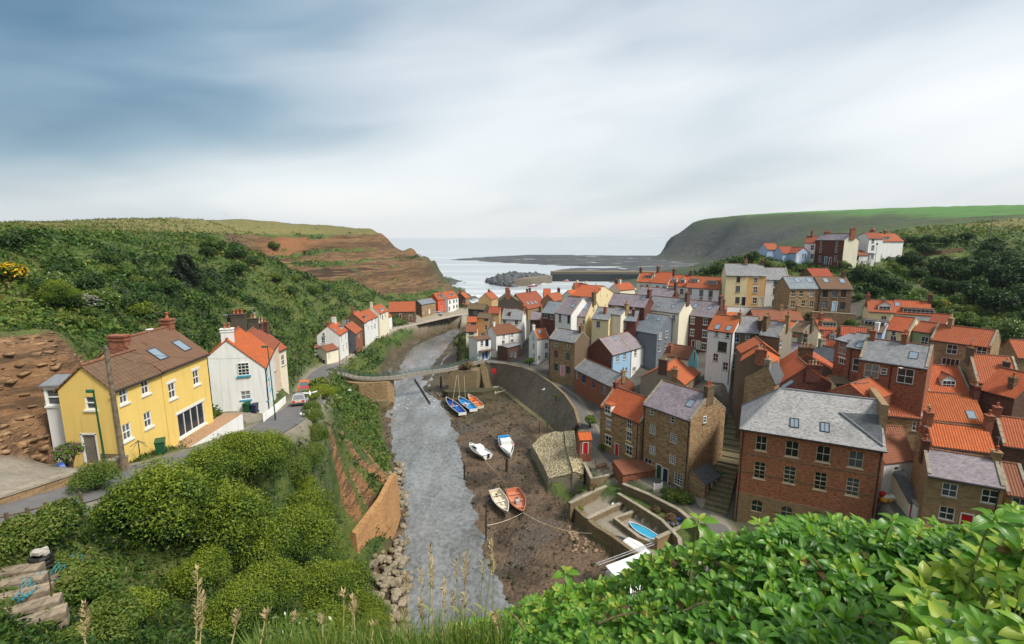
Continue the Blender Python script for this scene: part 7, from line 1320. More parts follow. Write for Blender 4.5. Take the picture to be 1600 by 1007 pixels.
def settle(r): MB().box(-.9, -.3, .4, .9, .3, .46).build('seat', paint('navy'), r); MB().box(-.9, .26, .46, .9, .32, .95).build('backrest', paint('navy'), r); [MB().box(s-.05, -.28, 0, s+.05, .28, .395).build('leg', paint('navy'), r) for s in (-.8, .8)]
clutter('dark_bench', 'dark blue bench under the lowest window of the big stone house', 'bench', 'D8', 540, 130, 5.3, settle, True, -.95)
one('teal_door', 'teal yard door with pale blue plaque in the wall by the road', 'door', MB().box(-.75, -.05, 0, .75, .05, 1.7), paint('teal'), tuple(V3(*P('D8', 725, 520), 3.2)), 1.0)
def bags(r):
    for i, (x, y, s) in enumerate(((0, 0, .4), (.6, .1, .35), (-.5, .25, .33), (1.1, .4, .3))): MB().lathe([(.05, 0), (s, .1), (s*1.05, s*.6), (s*.6, s*1.1), (.05, s*1.3)], 8, (x, y, 0)).build('sack', paint('dgrey', .4), r)
clutter('rubbish_sacks', 'pile of dark sacks at the corner of the walled yard', 'sacks', 'D8', 510, 555, 2.8, bags); clutter('blue_barrel', 'small blue barrel on the yard wall corner', 'barrel', 'D8', 573, 520, 3.0, lambda r: MB().lathe([(.25, 0), (.3, .15), (.3, .55), (.25, .7), (.02, .71)], 10).build('barrel', paint('blue'), r))
one('upright_dinghy', 'grey dinghy stored on end against the sandstone cottage', 'dinghy', MB().loft([[(x*s, -.1-.25*s*(1-abs(x)), z) for x in (-.75, -.4, 0, .4, .75)] for z, s in ((0, 1), (.9, 1), (1.5, .75), (1.95, .35), (2.1, .05))], cap=False), plain('grey_gelcoat', (.33, .32, .33), .5, .1), tuple(V3(*P('C9', 428, 945), 9.6)), -.3)
one('cardboard_sheet', 'large orange brown board leaning in the alley beside the hall', 'board', MB().box(-.8, -.05, 0, .8, .05, 1.3), plain('cardboard', (.6, .30, .13), .8, .1), tuple(V3(*P('C9', 152, 850), 10)), .4)
def laundry(r):
    for i, (x, z, c_) in enumerate(((0, .5, 'yellow'), (.4, .8, 'white'), (.8, .4, 'yellow'), (1.2, .7, 'white'), (.2, 1.0, 'red'), (1.5, .3, 'cream'))): MB().lathe([(.05, -.3), (.36, -.2), (.42, .05), (.2, .3), (.02, .33)], 7, (x, .1*i, z)).build('bundle', paint(c_, .8), r)
clutter('laundry_heap', 'heap of yellow and white bundles in the alley by the hall', 'bundles', 'C9', 140, 905, 9.4, laundry)
def gull(label, p, rz, span=1.2, fly=True, pitch=.3):
    r = thing('seagull', label, 'seagull', tuple(p), rz, 'seagulls', (.0, pitch)); b = MB(); b.tube([(-.26, 0, .02), (-.16, 0, 0), (0, 0, 0), (.16, 0, .02), (.26, 0, .05), (.31, 0, .05)], [.02, .06, .09, .075, .05, .012], 8)
    if fly:
        for s in (1, -1): b.loft([[(x, s*y*span/2, z), (x-w_, s*y*span/2, z-.01), (x-w_*.5, s*y*span/2, z+.02)] for x, y, z, w_ in ((.1, .1, .02, .2), (.16, .45, .16, .19), (.04, .8, .14, .12), (-.14, 1, .08, .02))], close=True)
    b.build('body', paint('white', .6), r, smooth=True)
    if fly: [MB().loft([[(-.02, s*span*.44, .145), (-.09, s*span*.44, .142), (-.06, s*span*.44, .155)], [(-.16, s*span*.51, .08), (-.18, s*span*.51, .08), (-.17, s*span*.51, .085)]], close=True).build('wing_tip', paint('dgrey'), r) for s in (1, -1)]
    MB().tube([(.3, 0, .05), (.37, 0, .035)], [.016, .006], 5).build('beak', paint('yellow'), r)
    if not fly: [MB().tube([(0, s*.03, -.25), (0, s*.03, -.06)], .012, 4).build('leg', paint('yellow'), r) for s in (1, -1)]
gull('seagull gliding above the tall dark quay wall', atY(*P('C3', 843, 763), 75), 2.6, 1.3); gull('seagull flying over the road by the silver car', atY(*P('C2', 590, 556), 42), -1.1, 1.5, True, .7); gull('seagull low over the road below the silver car', atY(*P('C2', 543, 676), 44), .9, .9, True, .6)
gull('small seagull flying over the bridge end of the bank', atY(*P('C2', 812, 541), 70), .3, .9); gull('seagull standing on the yellow house roof', atY(*P('C1', 838, 128), 36.5), .3, 1, False, 0); gull('seagull perched on the stack of the brick house rooftops', atY(*P('C6', 340, 682), 62), 2.9, 1, False, 0)
# yellow house terrace, buddleia pots, scrap by the earth cut
o = one('house_terrace', 'paved terrace with white wall along the yellow house', 'terrace', MB().prism([(-26.8, 35.6), (-25.1, 35.6), (-25.0, 43), (-26.8, 43.2)], 23.6, 25.95, 0, 1), [M_['white'], plain('terrace_tile', (.42, .25, .14), .8, .15)])
def airer(r):
    MB().tube([(0, 0, 0), (0, 0, 1.5)], .03, 5).build('pole', M_['iron'], r)
    for a in range(4): MB().tube([(0, 0, 1.45), (.6*cos(a*1.57), .6*sin(a*1.57), 1.0)], .02, 4).build('arm', M_['iron'], r)
clutter('folded_airer', 'black folded washing line stand in front of the yellow house', 'airer', 'C1', 790, 855, 0, airer, True, 0, None, 31.5)
clutter('blue_tarpaulin', 'blue wrapped bundle at the left corner of the yellow house', 'bundle', 'C1', 330, 800, 0, lambda r: MB().lathe([(.1, 0), (.55, .1), (.6, .4), (.3, .7), (.02, .75)], 7).build('bundle', paint('blue', .5), r), True, 0, None, 30.6)
clutter('scrap_heap', 'heap of grey driftwood and scrap on the slope above the yellow house', 'heap', 'E2', 528, 700, 0, lambda r: [MB().box(-.9, -.08, 0, .9, .08, .12, 0, Matrix.Translation((random.uniform(-.5, .5), random.uniform(-.5, .5), .15+.1*i)) @ Matrix.Rotation(random.uniform(0, 3), 4, 'Z') @ Matrix.Rotation(random.uniform(-.3, .3), 4, 'Y')).build('plank', plain('driftwood', (.35, .32, .28), .9, .3), r) for i in range(12)], True, 0, None, 58)
# bottom left garden: sleeper steps, tyre stack, net
def gp_(x, y, c_='C12'): return onG(*P(c_, x, y))
for i, (x, y) in enumerate(((30, 665), (40, 720), (55, 785), (90, 850), (110, 915))):
    p = gp_(x, y); one('sleeper_step', 'worn timber and slab steps at the bottom left garden', 'step', MB().box(-1.1, -.25, -.5, 1.1, .3, .12), plain('weathered_slab', (.33, .26, .18), .9, .3), tuple(p), .25+.1*i, 'sleeper steps in the bottom left garden')
def tyres(r):
    for i in range(3):
        b = MB(); n = 14; ring = [(.30*cos(2*pi*k/n), .30*sin(2*pi*k/n), .11+.2*i) for k in range(n+1)]; b.tube(ring, .105, 7); b.build('tyre', paint('black', .8), r)
    for i in range(4): MB().box(-.16, -.1, 0, .16, .1, .12, 0, Matrix.Translation((.15*cos(i*1.7), .15*sin(i*1.7), .62+.03*i)) @ Matrix.Rotation(i, 4, 'Z')).build('stone', plain('pale_stone', (.5, .46, .4), .9, .2), r)
p = gp_(205, 640); r_ = thing('tyre_stack', 'stack of black tyres topped with pale stones in the garden', 'tyres', tuple(p)); tyres(r_)
p = gp_(300, 730); r_ = thing('stone_pile', 'pile of planks and stones beside the blue green net', 'pile', tuple(p))
for i in range(16): MB().box(-.35, -.06, 0, .35, .06, .09, 0, Matrix.Translation((random.uniform(-.7, .7), random.uniform(-.3, .3), .03*i)) @ Matrix.Rotation(random.uniform(0, 3), 4, 'Z') @ Matrix.Rotation(random.uniform(-.3, .3), 4, 'Y')).build('plank', plain('pile_wood', (.30, .21, .13), .9, .35), r_)
ncs = [gp_(70, 850), gp_(250, 770), gp_(410, 660), gp_(110, 760), gp_(260, 690), gp_(400, 610)]; G_ = []
nn = 14; netv = []
for j in range(2*6+1):
    for i in range(nn):
        s, t = i/(nn-1)*2, j/12; k = min(int(s), 1); f_ = s-k; a = ncs[k]*(1-f_)+ncs[k+1]*f_; c2 = ncs[3+k]*(1-f_)+ncs[4+k]*f_; q = a*(1-t)+c2*t; netv.append(q+Vector((0, 0, .45-.3*sin(pi*t)+.12*sin(i*1.9+j))))
b = MB()
for j in range(13): b.tube([netv[j*nn+i] for i in range(nn)], .012, 3)
for i in range(nn): b.tube([netv[j*nn+i] for j in range(13)], .012, 3)
one('garden_net', 'sagging blue green garden net stretched over plants', 'net', b, paint('teal'), (0, 0, 0))
for x, y, h_, lb in ((258, 860, 1.7, 'thin rusty stake holding the net'), (95, 560, .8, 'short rusty stake near the tyre stack')): p = gp_(x, y); one('stake', lb, 'stake', MB().tube([(0, 0, -.3), (.1, 0, h_)], .025, 5), plain('rust', (.12, .06, .03), .8, .3), tuple(p))
# ---------------- vegetation ----------------
def leaf_mat(name, stops, rough=.55, trans=.25, flower=None, spec=.3):
    m = bpy.data.materials.new(name); m.use_nodes = True; n = Nd(m.node_tree); b = m.node_tree.nodes['Principled BSDF']; out = m.node_tree.nodes['Material Output']
    t = n.attr('tint'); col = n.ramp(t, stops); pos = n.geo('Position'); v = n.noise(pos, .35, 4, .6)
    col = n.mix(n.mr(v, .35, .65, 0, .5), col, n.mix(1., col, (.55, .6, .5), 'MULTIPLY'))
    if flower: col = n.mix(n.mr(t, .985, .986), col, flower)
    n.put(b.inputs['Base Color'], col); b.inputs['Roughness'].default_value = rough; b.inputs['Specular IOR Level'].default_value = spec
    tr = n.new('ShaderNodeBsdfTranslucent'); n.put(tr.inputs[0], n.mix(1., col, (1.0, 1.15, .55), 'MULTIPLY')); mx = n.new('ShaderNodeMixShader'); mx.inputs[0].default_value = trans
    n.l.new(b.outputs[0], mx.inputs[1]); n.l.new(tr.outputs[0], mx.inputs[2]); n.l.new(mx.outputs[0], out.inputs[0]); return m
def cards(C, Nrm, size, aspect, tint, r, jit=.9):
    """diamond leaves: centres, facing bias, sizes"""
    n = len(C); N = Nrm+r.normal(size=(n, 3))*jit; N /= np.linalg.norm(N, axis=1)[:, None]+1e-9
    T = r.normal(size=(n, 3)); T -= N*(T*N).sum(1)[:, None]; T /= np.linalg.norm(T, axis=1)[:, None]+1e-9; B = np.cross(N, T)
    s = size[:, None]; V = np.stack([C-T*s, C+B*s*aspect+N*s*.12, C+T*s, C-B*s*aspect+N*s*.12], 1).reshape(-1, 3)
    return V, np.arange(4*n).reshape(n, 4), tint
GREENS = [(0, (.014, .036, .007)), (.3, (.036, .085, .012)), (.55, (.072, .140, .017)), (.8, (.135, .19, .026)), (.97, (.19, .195, .045)), (1, (.19, .14, .055))]
m_under = leaf_mat('undergrowth_leaf', GREENS, trans=.2)
m_gorse = leaf_mat('gorse_leaf', [(0, (.010, .024, .005)), (.35, (.026, .058, .008)), (.56, (.080, .140, .013)), (.80, (.20, .26, .018)), (1, (.28, .30, .03))], trans=.25)
m_dark = leaf_mat('dark_tree_leaf', [(0, (.008, .02, .007)), (.5, (.022, .055, .012)), (.9, (.06, .115, .02)), (1, (.09, .15, .025))], trans=.2)
m_con = leaf_mat('conifer_leaf', [(0, (.006, .012, .006)), (.6, (.014, .030, .010)), (1, (.035, .055, .016))], trans=.1)
def fl(name, c, base=None): return leaf_mat(name, (base or GREENS[:5])[:4]+[(.90, (.10, .16, .025)), (.93, c), (1, c)], trans=.2)
m_yel, m_pink, m_whi, m_pur = fl('yellow_flower_leaf', (.75, .45, .02)), fl('pink_flower_leaf', (.50, .09, .17)), fl('white_flower_leaf', (.55, .58, .42)), fl('purple_flower_leaf', (.42, .08, .36))
bark = plain('bark', (.07, .05, .035), .9, .3)
def crown_mesh(name, Rr, hgt, n, leaf, mat, seed, lobes=9, tintmu=.5, flower=0., aspect=.45):
    r = np.random.default_rng(seed); lc = r.normal(size=(lobes, 3)); lc /= np.linalg.norm(lc, axis=1)[:, None]; lc[:, 2] = np.abs(lc[:, 2])*.9-.1
    lc = lc*np.array((Rr*.58, Rr*.58, hgt*.50))+np.array((0, 0, hgt*.45)); lr = Rr*(.30+.28*r.random(lobes))
    k = r.integers(0, lobes, n); d = r.normal(size=(n, 3)); d /= np.linalg.norm(d, axis=1)[:, None]; d[:, 2] = np.where(d[:, 2] < -.35, -d[:, 2], d[:, 2])
    rad = (1-.35*r.random(n)**2)*(.85+.3*r.random(n)); C = lc[k]+d*lr[k][:, None]*rad[:, None]*np.array((1, 1, min(1.15, hgt/Rr/1.1)))
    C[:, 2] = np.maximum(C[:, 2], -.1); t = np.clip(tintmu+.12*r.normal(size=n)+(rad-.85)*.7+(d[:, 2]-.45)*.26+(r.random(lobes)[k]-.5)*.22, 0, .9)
    if flower: t = np.where((r.random(n) < flower) & (rad > .9), .99, t)
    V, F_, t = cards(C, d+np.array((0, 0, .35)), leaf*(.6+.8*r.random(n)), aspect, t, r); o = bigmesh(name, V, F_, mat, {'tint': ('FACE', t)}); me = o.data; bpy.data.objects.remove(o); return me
def trunk_mesh(Rr, hgt, seed, th=.12):
    r = random.Random(seed); b = MB()
    for i in range(5):
        a = 2*pi*i/5+r.random(); b.tube([(0, 0, -1), (.08*cos(a), .08*sin(a), hgt*.15), (Rr*.3*cos(a), Rr*.3*sin(a), hgt*.45), (Rr*.55*cos(a), Rr*.55*sin(a), hgt*(.6+.2*r.random()))], [th, th*.8, th*.5, th*.2], 6)
    return b.mesh('trunk', bark)
PRO = {}
def proto(kind):
    if kind in PRO: return PRO[kind]
    cfg = {'dark': (2.6, 3.4, 3600, .20, m_dark, 9, .45, 0), 'dark2': (2.2, 2.6, 3000, .18, m_dark, 7, .6, 0), 'mid': (2.0, 2.2, 3000, .17, m_under, 8, .5, 0), 'mid2': (1.7, 1.8, 2600, .15, m_under, 7, .66, 0), 'gorse': (2.3, 2.7, 24000, .060, m_gorse, 16, .52, 0), 'gorse2': (1.9, 2.3, 19000, .058, m_gorse, 14, .60, 0), 'ivy': (2.1, 2.6, 15000, .08, m_under, 12, .64, 0),
           'yellow': (1.6, 1.9, 2600, .15, m_yel, 7, .6, .6), 'pink': (1.0, .8, 1800, .08, m_pink, 8, .5, .45), 'white': (2.6, 3.6, 5200, .15, m_whi, 11, .62, .14), 'purple': (.8, 1.3, 1500, .07, m_pur, 8, .55, .16), 'elder': (1.3, 1.5, 5200, .075, m_whi, 10, .62, .05), 'bright': (1.2, 1.2, 3200, .075, m_gorse, 8, .8, 0), 'weed': (1.6, 1.3, 6500, .075, m_under, 9, .62, 0), 'plant': (.7, .6, 1200, .06, m_under, 6, .62, 0), 'mixed': (1.5, 1.3, 4200, .07, m_gorse, 9, .66, 0)}
    Rr, h, n, lf, mt, lb, tm, fw = cfg[kind]; PRO[kind] = (crown_mesh('crown', Rr, h, n, lf, mt, len(PRO)*7+3, lb, tm, fw), trunk_mesh(Rr, h, len(PRO)), Rr, h); return PRO[kind]
def bush(name, label, kind, p, s=1., group=None, cat='bush', sz=1.):
    cm, tm, Rr, h = proto(kind); root = thing(name, label, cat, tuple(p), random.uniform(0, 6.28), group); root.scale = (s, s, s*sz); link('crown', cm, root); link('trunk', tm, root); return root
def bush_at(name, label, kind, c_, x, y, s=1., group=None, cat='bush', sz=1., sink=.2):
    p = onG(*P(c_, x, y)); p.z -= sink*s; return bush(name, label, kind, p, s, group, cat, sz)
# wooded slope above the village
RS = 'bushes on the wooded slope right of the village'
for kind, pts in (('dark', ((1420, 420, 1.3), (1445, 400, 1.1), (1470, 432, 1.5), (1500, 440, 1.7), (1532, 450, 1.9), (1560, 462, 1.9), (1590, 452, 2.), (1540, 425, 1.5), (1575, 425, 1.5), (1520, 475, 1.6), (1556, 492, 1.5), (1590, 487, 1.6), (1345, 440, 1.1), (1372, 452, 1.3), (1400, 462, 1.1), (1548, 400, 1.5))),
                  ('dark2', ((1432, 440, 1.2), (1462, 455, 1.2), (1490, 462, 1.3), (1412, 385, 1.2), (1450, 385, 1.3), (1480, 385, 1.3), (1508, 380, 1.2), (1430, 384, 1.1), (1330, 395, .9), (1348, 392, .9), (1365, 465, .9), (1398, 480, 1.), (1360, 495, .6), (1600, 515, 1.3), (1235, 420, .9), (1215, 405, 1.), (1175, 410, 1.2), (1150, 418, 1.1), (1120, 428, .9), (1265, 436, .8), (1292, 430, .8)))):
    for x, y, s in pts: bush_at('hillside_bush', 'dense dark green bush on the steep slope above the right hand houses' if kind == 'dark' else 'rounded dark bush lower or lighter than the tall ones on the right slope', kind, 'I', x, y, s, RS if kind == 'dark' else 'smaller bushes on the right slope')
for kind, pts in (('mid', ((1410, 430, 1.), (1440, 470, 1.1), (1480, 500, 1.1), (1510, 510, 1.2), (1535, 515, 1.), (1320, 420, .9), (1250, 425, .8), (1200, 420, 1.), (1160, 425, .9), (1130, 422, .8), (1105, 428, .7), (1340, 470, .7), (1322, 455, .7))), ('mid2', ((1462, 482, 1.1), (1495, 492, 1.1), (1518, 492, 1.1), (1455, 510, .9), (1545, 525, 1.), (1380, 430, .9), (1395, 420, .9), (1440, 420, 1.1), (1225, 428, .8), (1185, 428, .8), (1330, 520, .8), (1305, 488, .6)))):
    for x, y, s in pts: bush_at('hillside_bush', 'leafy mid green bush among the darker ones on the right slope' if kind == 'mid' else 'light green bush between houses and dark trees on the right slope', kind, 'I', x, y, s, 'mid green bushes on the right slope' if kind == 'mid' else 'light green bushes on the right slope')
bush_at('gorse_bush', 'bright yellow flowering gorse above the sandstone house roof', 'yellow', 'I', 1474, 482, .95, None); bush_at('flowering_tree', 'white flowering tree at the right edge beside the stone house', 'white', 'I', 1580, 535, 1.15, None, 'tree'); bush_at('flowering_tree', 'pale blossoming tree on the slope above the white flowering tree', 'white', 'I', 1498, 478, .8, None, 'tree')
bush_at('rhododendron', 'mauve flowering bush on the dark slope at the right edge', 'pink', 'I', 1592, 470, 1.6, None)
bush_at('yellow_bush', 'yellow flowering bush at the left edge of the near hillside', 'yellow', 'E2', 45, 440, 1.0); bush_at('grey_bush', 'pale silvery flowering bush on the near left hillside', 'white', 'E2', 330, 520, .7); bush_at('olive_bush', 'broad olive brown bush below the silvery one', 'gorse', 'E2', 330, 590, 1.0)
bush_at('flowering_bush', 'round bush with yellowish flower heads left of the yellow house chimney', 'elder', 'E2', 590, 590, 1.6); bush_at('red_leaved_bush', 'bush with yellow tips beside the scrap heap on the slope', 'mixed', 'E2', 790, 630, 1.4)
r5 = random.Random(3)
for k in range(46):
    px, py = r5.uniform(20, 540), r5.uniform(385, 520)
    if py < 350+px*.09 or py > 560-abs(px-60)*.12 or px > 430 and py < 440: continue
    p = onG(px, py); kd = r5.choice(('dark2', 'mid', 'dark2', 'mid2')); s_ = r5.uniform(.55, 1.0)*(.5+p.y/150); bush('hillside_bush', {'dark2': 'dark rounded bush standing out of the scrub on the left valley side', 'mid': 'mid green bush in the scrub of the left valley side', 'mid2': 'light green bush in the scrub of the left valley side'}[kd], kd, p-Vector((0, 0, .2)), s_, {'dark2': 'dark bushes on the left valley side', 'mid': 'mid green bushes on the left valley side', 'mid2': 'light green bushes on the left valley side'}[kd])
# the dark cypress on the left slope
cb2 = np.random.default_rng(5); nC = 5200; hh = cb2.random(nC)**.8; an = cb2.random(nC)*6.283; rr_ = (1-hh*.75)*(.55+.5*cb2.random(nC))*4.2*(.75+.25*np.sin(an*5+hh*9)); Cc = np.stack([rr_*np.cos(an), rr_*np.sin(an), hh*6.5+.2], 1)
V, F_, t_ = cards(Cc, np.stack([np.cos(an), np.sin(an), .5+0*an], 1), .28*(.6+.8*cb2.random(nC)), .35, np.clip(.4+.2*cb2.normal(size=nC), 0, 1), cb2)
pt = thing('cypress_tree', 'single dark spreading conifer on the left valley side', 'tree', tuple(onG(*P('E2', 1060, 455))-Vector((0, 0, .5)))); bigmesh('crown', V, F_, m_con, {'tint': ('FACE', t_)}, parent=pt); MB().tube([(0, 0, -1), (0, 0, 5)], [.3, .1], 7).build('trunk', bark, pt)
# gorse thicket below the road, left foreground
G1, G2, G3 = 'gorse bushes of the thicket below the yellow house', 'lighter gorse bushes of the thicket', 'leafy green bushes along the thicket edge'
def terrain_bush(label, kind, grp, pts):
    for x, y, s in pts: bush('gorse_bush' if 'gorse' in kind else 'leafy_bush', label, kind, (x, y, g1(x, y)-.25), s, grp)
terrain_bush('big rounded gorse bush in the thicket between road and beck cliff', 'gorse', G1, ((-18.6, 27.6, 1.0), (-18.5, 31, 1.0), (-18.3, 34.4, .95), (-17.4, 22, 1.25), (-15.6, 24, 1.2), (-14.4, 24.4, 1.0), (-12.2, 21.4, .85), (-18.4, 31.4, 1.05), (-14.6, 29.6, 1.2), (-11.4, 26, .95), (-16.4, 35.2, 1.1), (-13, 33.6, 1.2), (-10.2, 30.2, .85), (-14.6, 37.2, .8), (-11.4, 17.8, .7)))
terrain_bush('yellow green gorse bush in the thicket between road and beck cliff', 'gorse2', G2, ((-17.0, 23.6, .75), (-9.9, 22.6, .85), (-14.4, 20.2, .75), (-8.8, 26.8, .8), (-18.2, 38.4, .8), (-18.9, 28.4, .6), (-11.6, 33.6, .7), (-8.6, 19.2, .65)))
terrain_bush('glossy green leafy bush along the top of the beck cliff', 'ivy', G3, ((-18.6, 38.8, .75), (-19.0, 41.2, .75), (-19.4, 44.2, .75), (-17.6, 41.4, .8), (-20.2, 47, .7), (-16.4, 38.4, .8), (-21.3, 49.6, .6), (-22.6, 52.4, .5), (-18.4, 45.4, .75)))
for x, y, s, k in ((-20.6, 19.5, 1.0, 'weed'), (-18.6, 18.2, .9, 'plant'), (-19.6, 22.2, .7, 'mixed'), (-16.8, 17.2, .9, 'weed'), (-17.8, 20.6, .7, 'plant'), (-21.8, 20.8, .6, 'plant'), (-14.4, 16.4, .8, 'mixed'), (-16, 14.6, .8, 'plant'), (-19.6, 15.4, .9, 'plant'), (-13.2, 13.6, .8, 'weed'), (-20.8, 17.2, .7, 'weed')): bush('weed_clump', {'weed': 'leafy weed bush around the bottom left garden', 'plant': 'low weed clump around the bottom left garden steps', 'mixed': 'olive weed bush beside the bottom left garden'}[k], k, (x, y, g1(x, y)-.1), s, {'weed': 'leafy weed bushes by the bottom left garden', 'plant': 'low weed clumps by the bottom left garden', 'mixed': 'olive weed bushes by the bottom left garden'}[k])
for x, y, s, k in ((-27.6, 62.5, 1.1, 'mixed'), (-26.4, 65.3, 1.35, 'bright'), (-27.9, 68, 1.2, 'mixed'), (-29.4, 72, 1.2, 'mid2'), (-25.6, 60, 1.0, 'plant'), (-24.6, 57.5, 1.1, 'plant'), (-31.5, 77, .9, 'mid2'), (-29, 75.5, .9, 'mixed')): bush('promontory_bush', {'mixed': 'olive bush on the promontory above the beck', 'bright': 'bright yellow green bush crowning the promontory above the beck', 'mid2': 'green bush on the promontory beside the guard rail', 'plant': 'low plant on the edge of the promontory'}[k], k, (x, y, g1(x, y)-.1), s, 'bushes on the promontory' if k != 'bright' else None)
bush('flowering_shrub', 'purple flowering shrub in front of the yellow house door', 'purple', (*atY(*P('C1', 400, 940), 28.5)[:2], g1(*atY(*P('C1', 400, 940), 28.5)[:2])), 1.15)
p = onG(*P('C12', 470, 270)); bush('roadside_bush', 'fresh green bush at the corner of the road below the lamp post', 'ivy', p-Vector((0, 0, .2)), .55)
bush('elder_bush', 'white flowered elder bush at the bottom left of the viewpoint', 'elder', (-5.2, 10.0, 42-10.0*.93-1.2), .8); bush('elder_bush', 'second white flowered elder bush nearer the grass stalks', 'elder', (-3.6, 10.6, 42-10.6*.95-1.1), .6)
# garden plants in the yards, pier and quay
bush('flower_mound', 'mound of pink flowers on top of the bridge pier', 'pink', (-12.4, 128.6, 6.5), 2.3, None, 'plant')
for c_, x, y, z, k, s, lb in (('C11', 515, 405, 5.0, 'pink', .62, 'bright pink flowering plant at the picnic terrace corner'), ('C11', 1050, 535, 4.3, 'mid2', 1.2, 'large leafy garden shrub in the walled yard'), ('C11', 985, 500, 4.3, 'mid', .75, 'green shrub left of the large one in the walled yard'), ('C11', 915, 560, 4.3, 'pink', .9, 'low pink speckled border plant in the walled yard'), ('C11', 1010, 620, 4.3, 'pink', 1.1, 'second pink speckled border plant in the walled yard'),
    ('C11', 440, 435, 3.0, 'plant', 1.1, 'green weeds beside the cobbled revetment'), ('C11', 720, 470, 3.2, 'plant', 1., 'green garden plants below the brick shed'), ('C7', 210, 650, 6.3, 'plant', 1.6, 'green climbing plant beside the red yellow cottage door'), ('C7', 100, 480, 6.8, 'mid2', .9, 'green bush along the path wall left of the three storey cottage'), ('C11', 430, 550, 3.0, 'bright', .4, 'yellow green plant on the rubble above the mud'), ('C3', 400, 480, 6, 'mid', 1.5, 'ivy covered bank left of the blue door house'), ('C3', 330, 500, 4, 'mid', 1.4, 'dark green bushes on the bank above the river bend'), ('C3', 452, 640, 4.2, 'mid2', 1.4, 'lush green bank beside the quay steps'), ('C3', 320, 430, 6, 'pink', 1.2, 'pinkish shrub at the river bend below the peach house'),
    ('C3', 755, 600, 9.4, 'mid', .7, 'green bush behind the quay parapet'), ('C3', 920, 805, 7, 'plant', .9, 'clump of weed hanging on the quay wall'), ('D8', 435, 400, 2.8, 'plant', .5, 'small plant beside the green garden post'), ('D6', 770, 120, 24, 'mid2', .9, 'green shrub in front of the brown stone cottage'), ('D6', 800, 240, 20, 'mid2', .8, 'bush between rooftops below the stone cottages'), ('D6', 1185, 345, 17, 'mid', .9, 'rounded green bush below the retaining wall')):
    p = V3(*P(c_, x, y), z) if z < 10 else np.array(onG(*P(c_, x, y))); p[2] = z-.15 if z < 10 else p[2]; bush('garden_plant' if k in ('plant', 'pink') else 'garden_shrub', lb, k, tuple(p), s, None, 'plant' if k in ('plant', 'pink') else 'bush')
# undergrowth covering the slopes: nobody could count it
def attr_at(arr, x, y):
    i = np.clip(np.searchsorted(gx, x), 0, nx_-1); j = np.clip(np.searchsorted(gy, y), 0, ny_-1); return arr.reshape(ny_, nx_)[j, i]
r = np.random.default_rng(11); NB = 26000
rad = np.exp(r.uniform(np.log(9), np.log(420), NB)); ang = r.uniform(-R(54), R(54), NB); bx, by = rad*np.sin(ang), rad*np.cos(ang)
bz = gz(bx, by); bad = attr_at(np.maximum.reduce([mudf.astype(float), paved, yard, town*(1-np.clip((zf-40)/5, 0, 1)), np.clip(field*1.5, 0, 1), shore]), bx, by) > .35
ck, ea, pl_, sl = attr_at(cliff, bx, by), attr_at(wE, bx, by), attr_at(np.clip(plateau, 0, 1), bx, by), attr_at(slope, bx, by)
nzb = vnoise(bx, by, 14, 40, 4); keep = ~bad & (bz > 1.5) & ((ea < .12) | (bx > -28) & (ea < .9)) & (r.random(NB) > ck*.93) & (r.random(NB) > np.clip(ea*2.2-.1, 0, .97)) & (r.random(NB) > pl_*.72) & (nzb > .40*r.random(NB)+.16)
def clear_of(pts, d): 
    q = np.full(len(bx), 1e9)
    for p in pts: q = np.minimum(q, np.hypot(bx-p[0], by-p[1]))
    return q > d
keep &= clear_of([p for p in PADS], 2.2) & (attr_at(roadD, bx, by) > .7)
keep &= ~((rad < 24) & (bx > -3)) & ~((by < 19) & (bx < -17)) & ~((bx > -9) & (by > 42) & (by < 200) & (bx < 60))
bx, by, bz, rad, pl_, ea = (a[keep] for a in (bx, by, bz, rad, pl_, ea)); nb = len(bx)
Rb = np.clip(.22+.011*rad, .3, 2.0)*(.6+.8*r.random(nb))*(1-.62*pl_)*np.where(rad < 60, .8, 1); per = 34; idx = np.repeat(np.arange(nb), per); n = len(idx)
d = r.normal(size=(n, 3)); d[:, 2] = np.abs(d[:, 2])*.9; d /= np.linalg.norm(d, axis=1)[:, None]; q = .55+.5*r.random(n)
C = np.stack([bx, by, bz-.15], 1)[idx]+d*(Rb[idx]*q)[:, None]*np.array((1.15, 1.15, .85)); size = Rb[idx]*.21*(.6+.8*r.random(n))
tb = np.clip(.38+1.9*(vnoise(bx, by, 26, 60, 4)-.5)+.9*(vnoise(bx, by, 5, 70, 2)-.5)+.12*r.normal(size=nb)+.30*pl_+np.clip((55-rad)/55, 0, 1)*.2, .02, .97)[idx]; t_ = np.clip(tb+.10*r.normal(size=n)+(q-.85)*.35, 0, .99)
V, F_, t_ = cards(C, d+np.array((0, 0, .3)), size, .5, t_, r); tag(bigmesh('undergrowth', V, F_, m_under, {'tint': ('FACE', t_)}), kind='stuff')
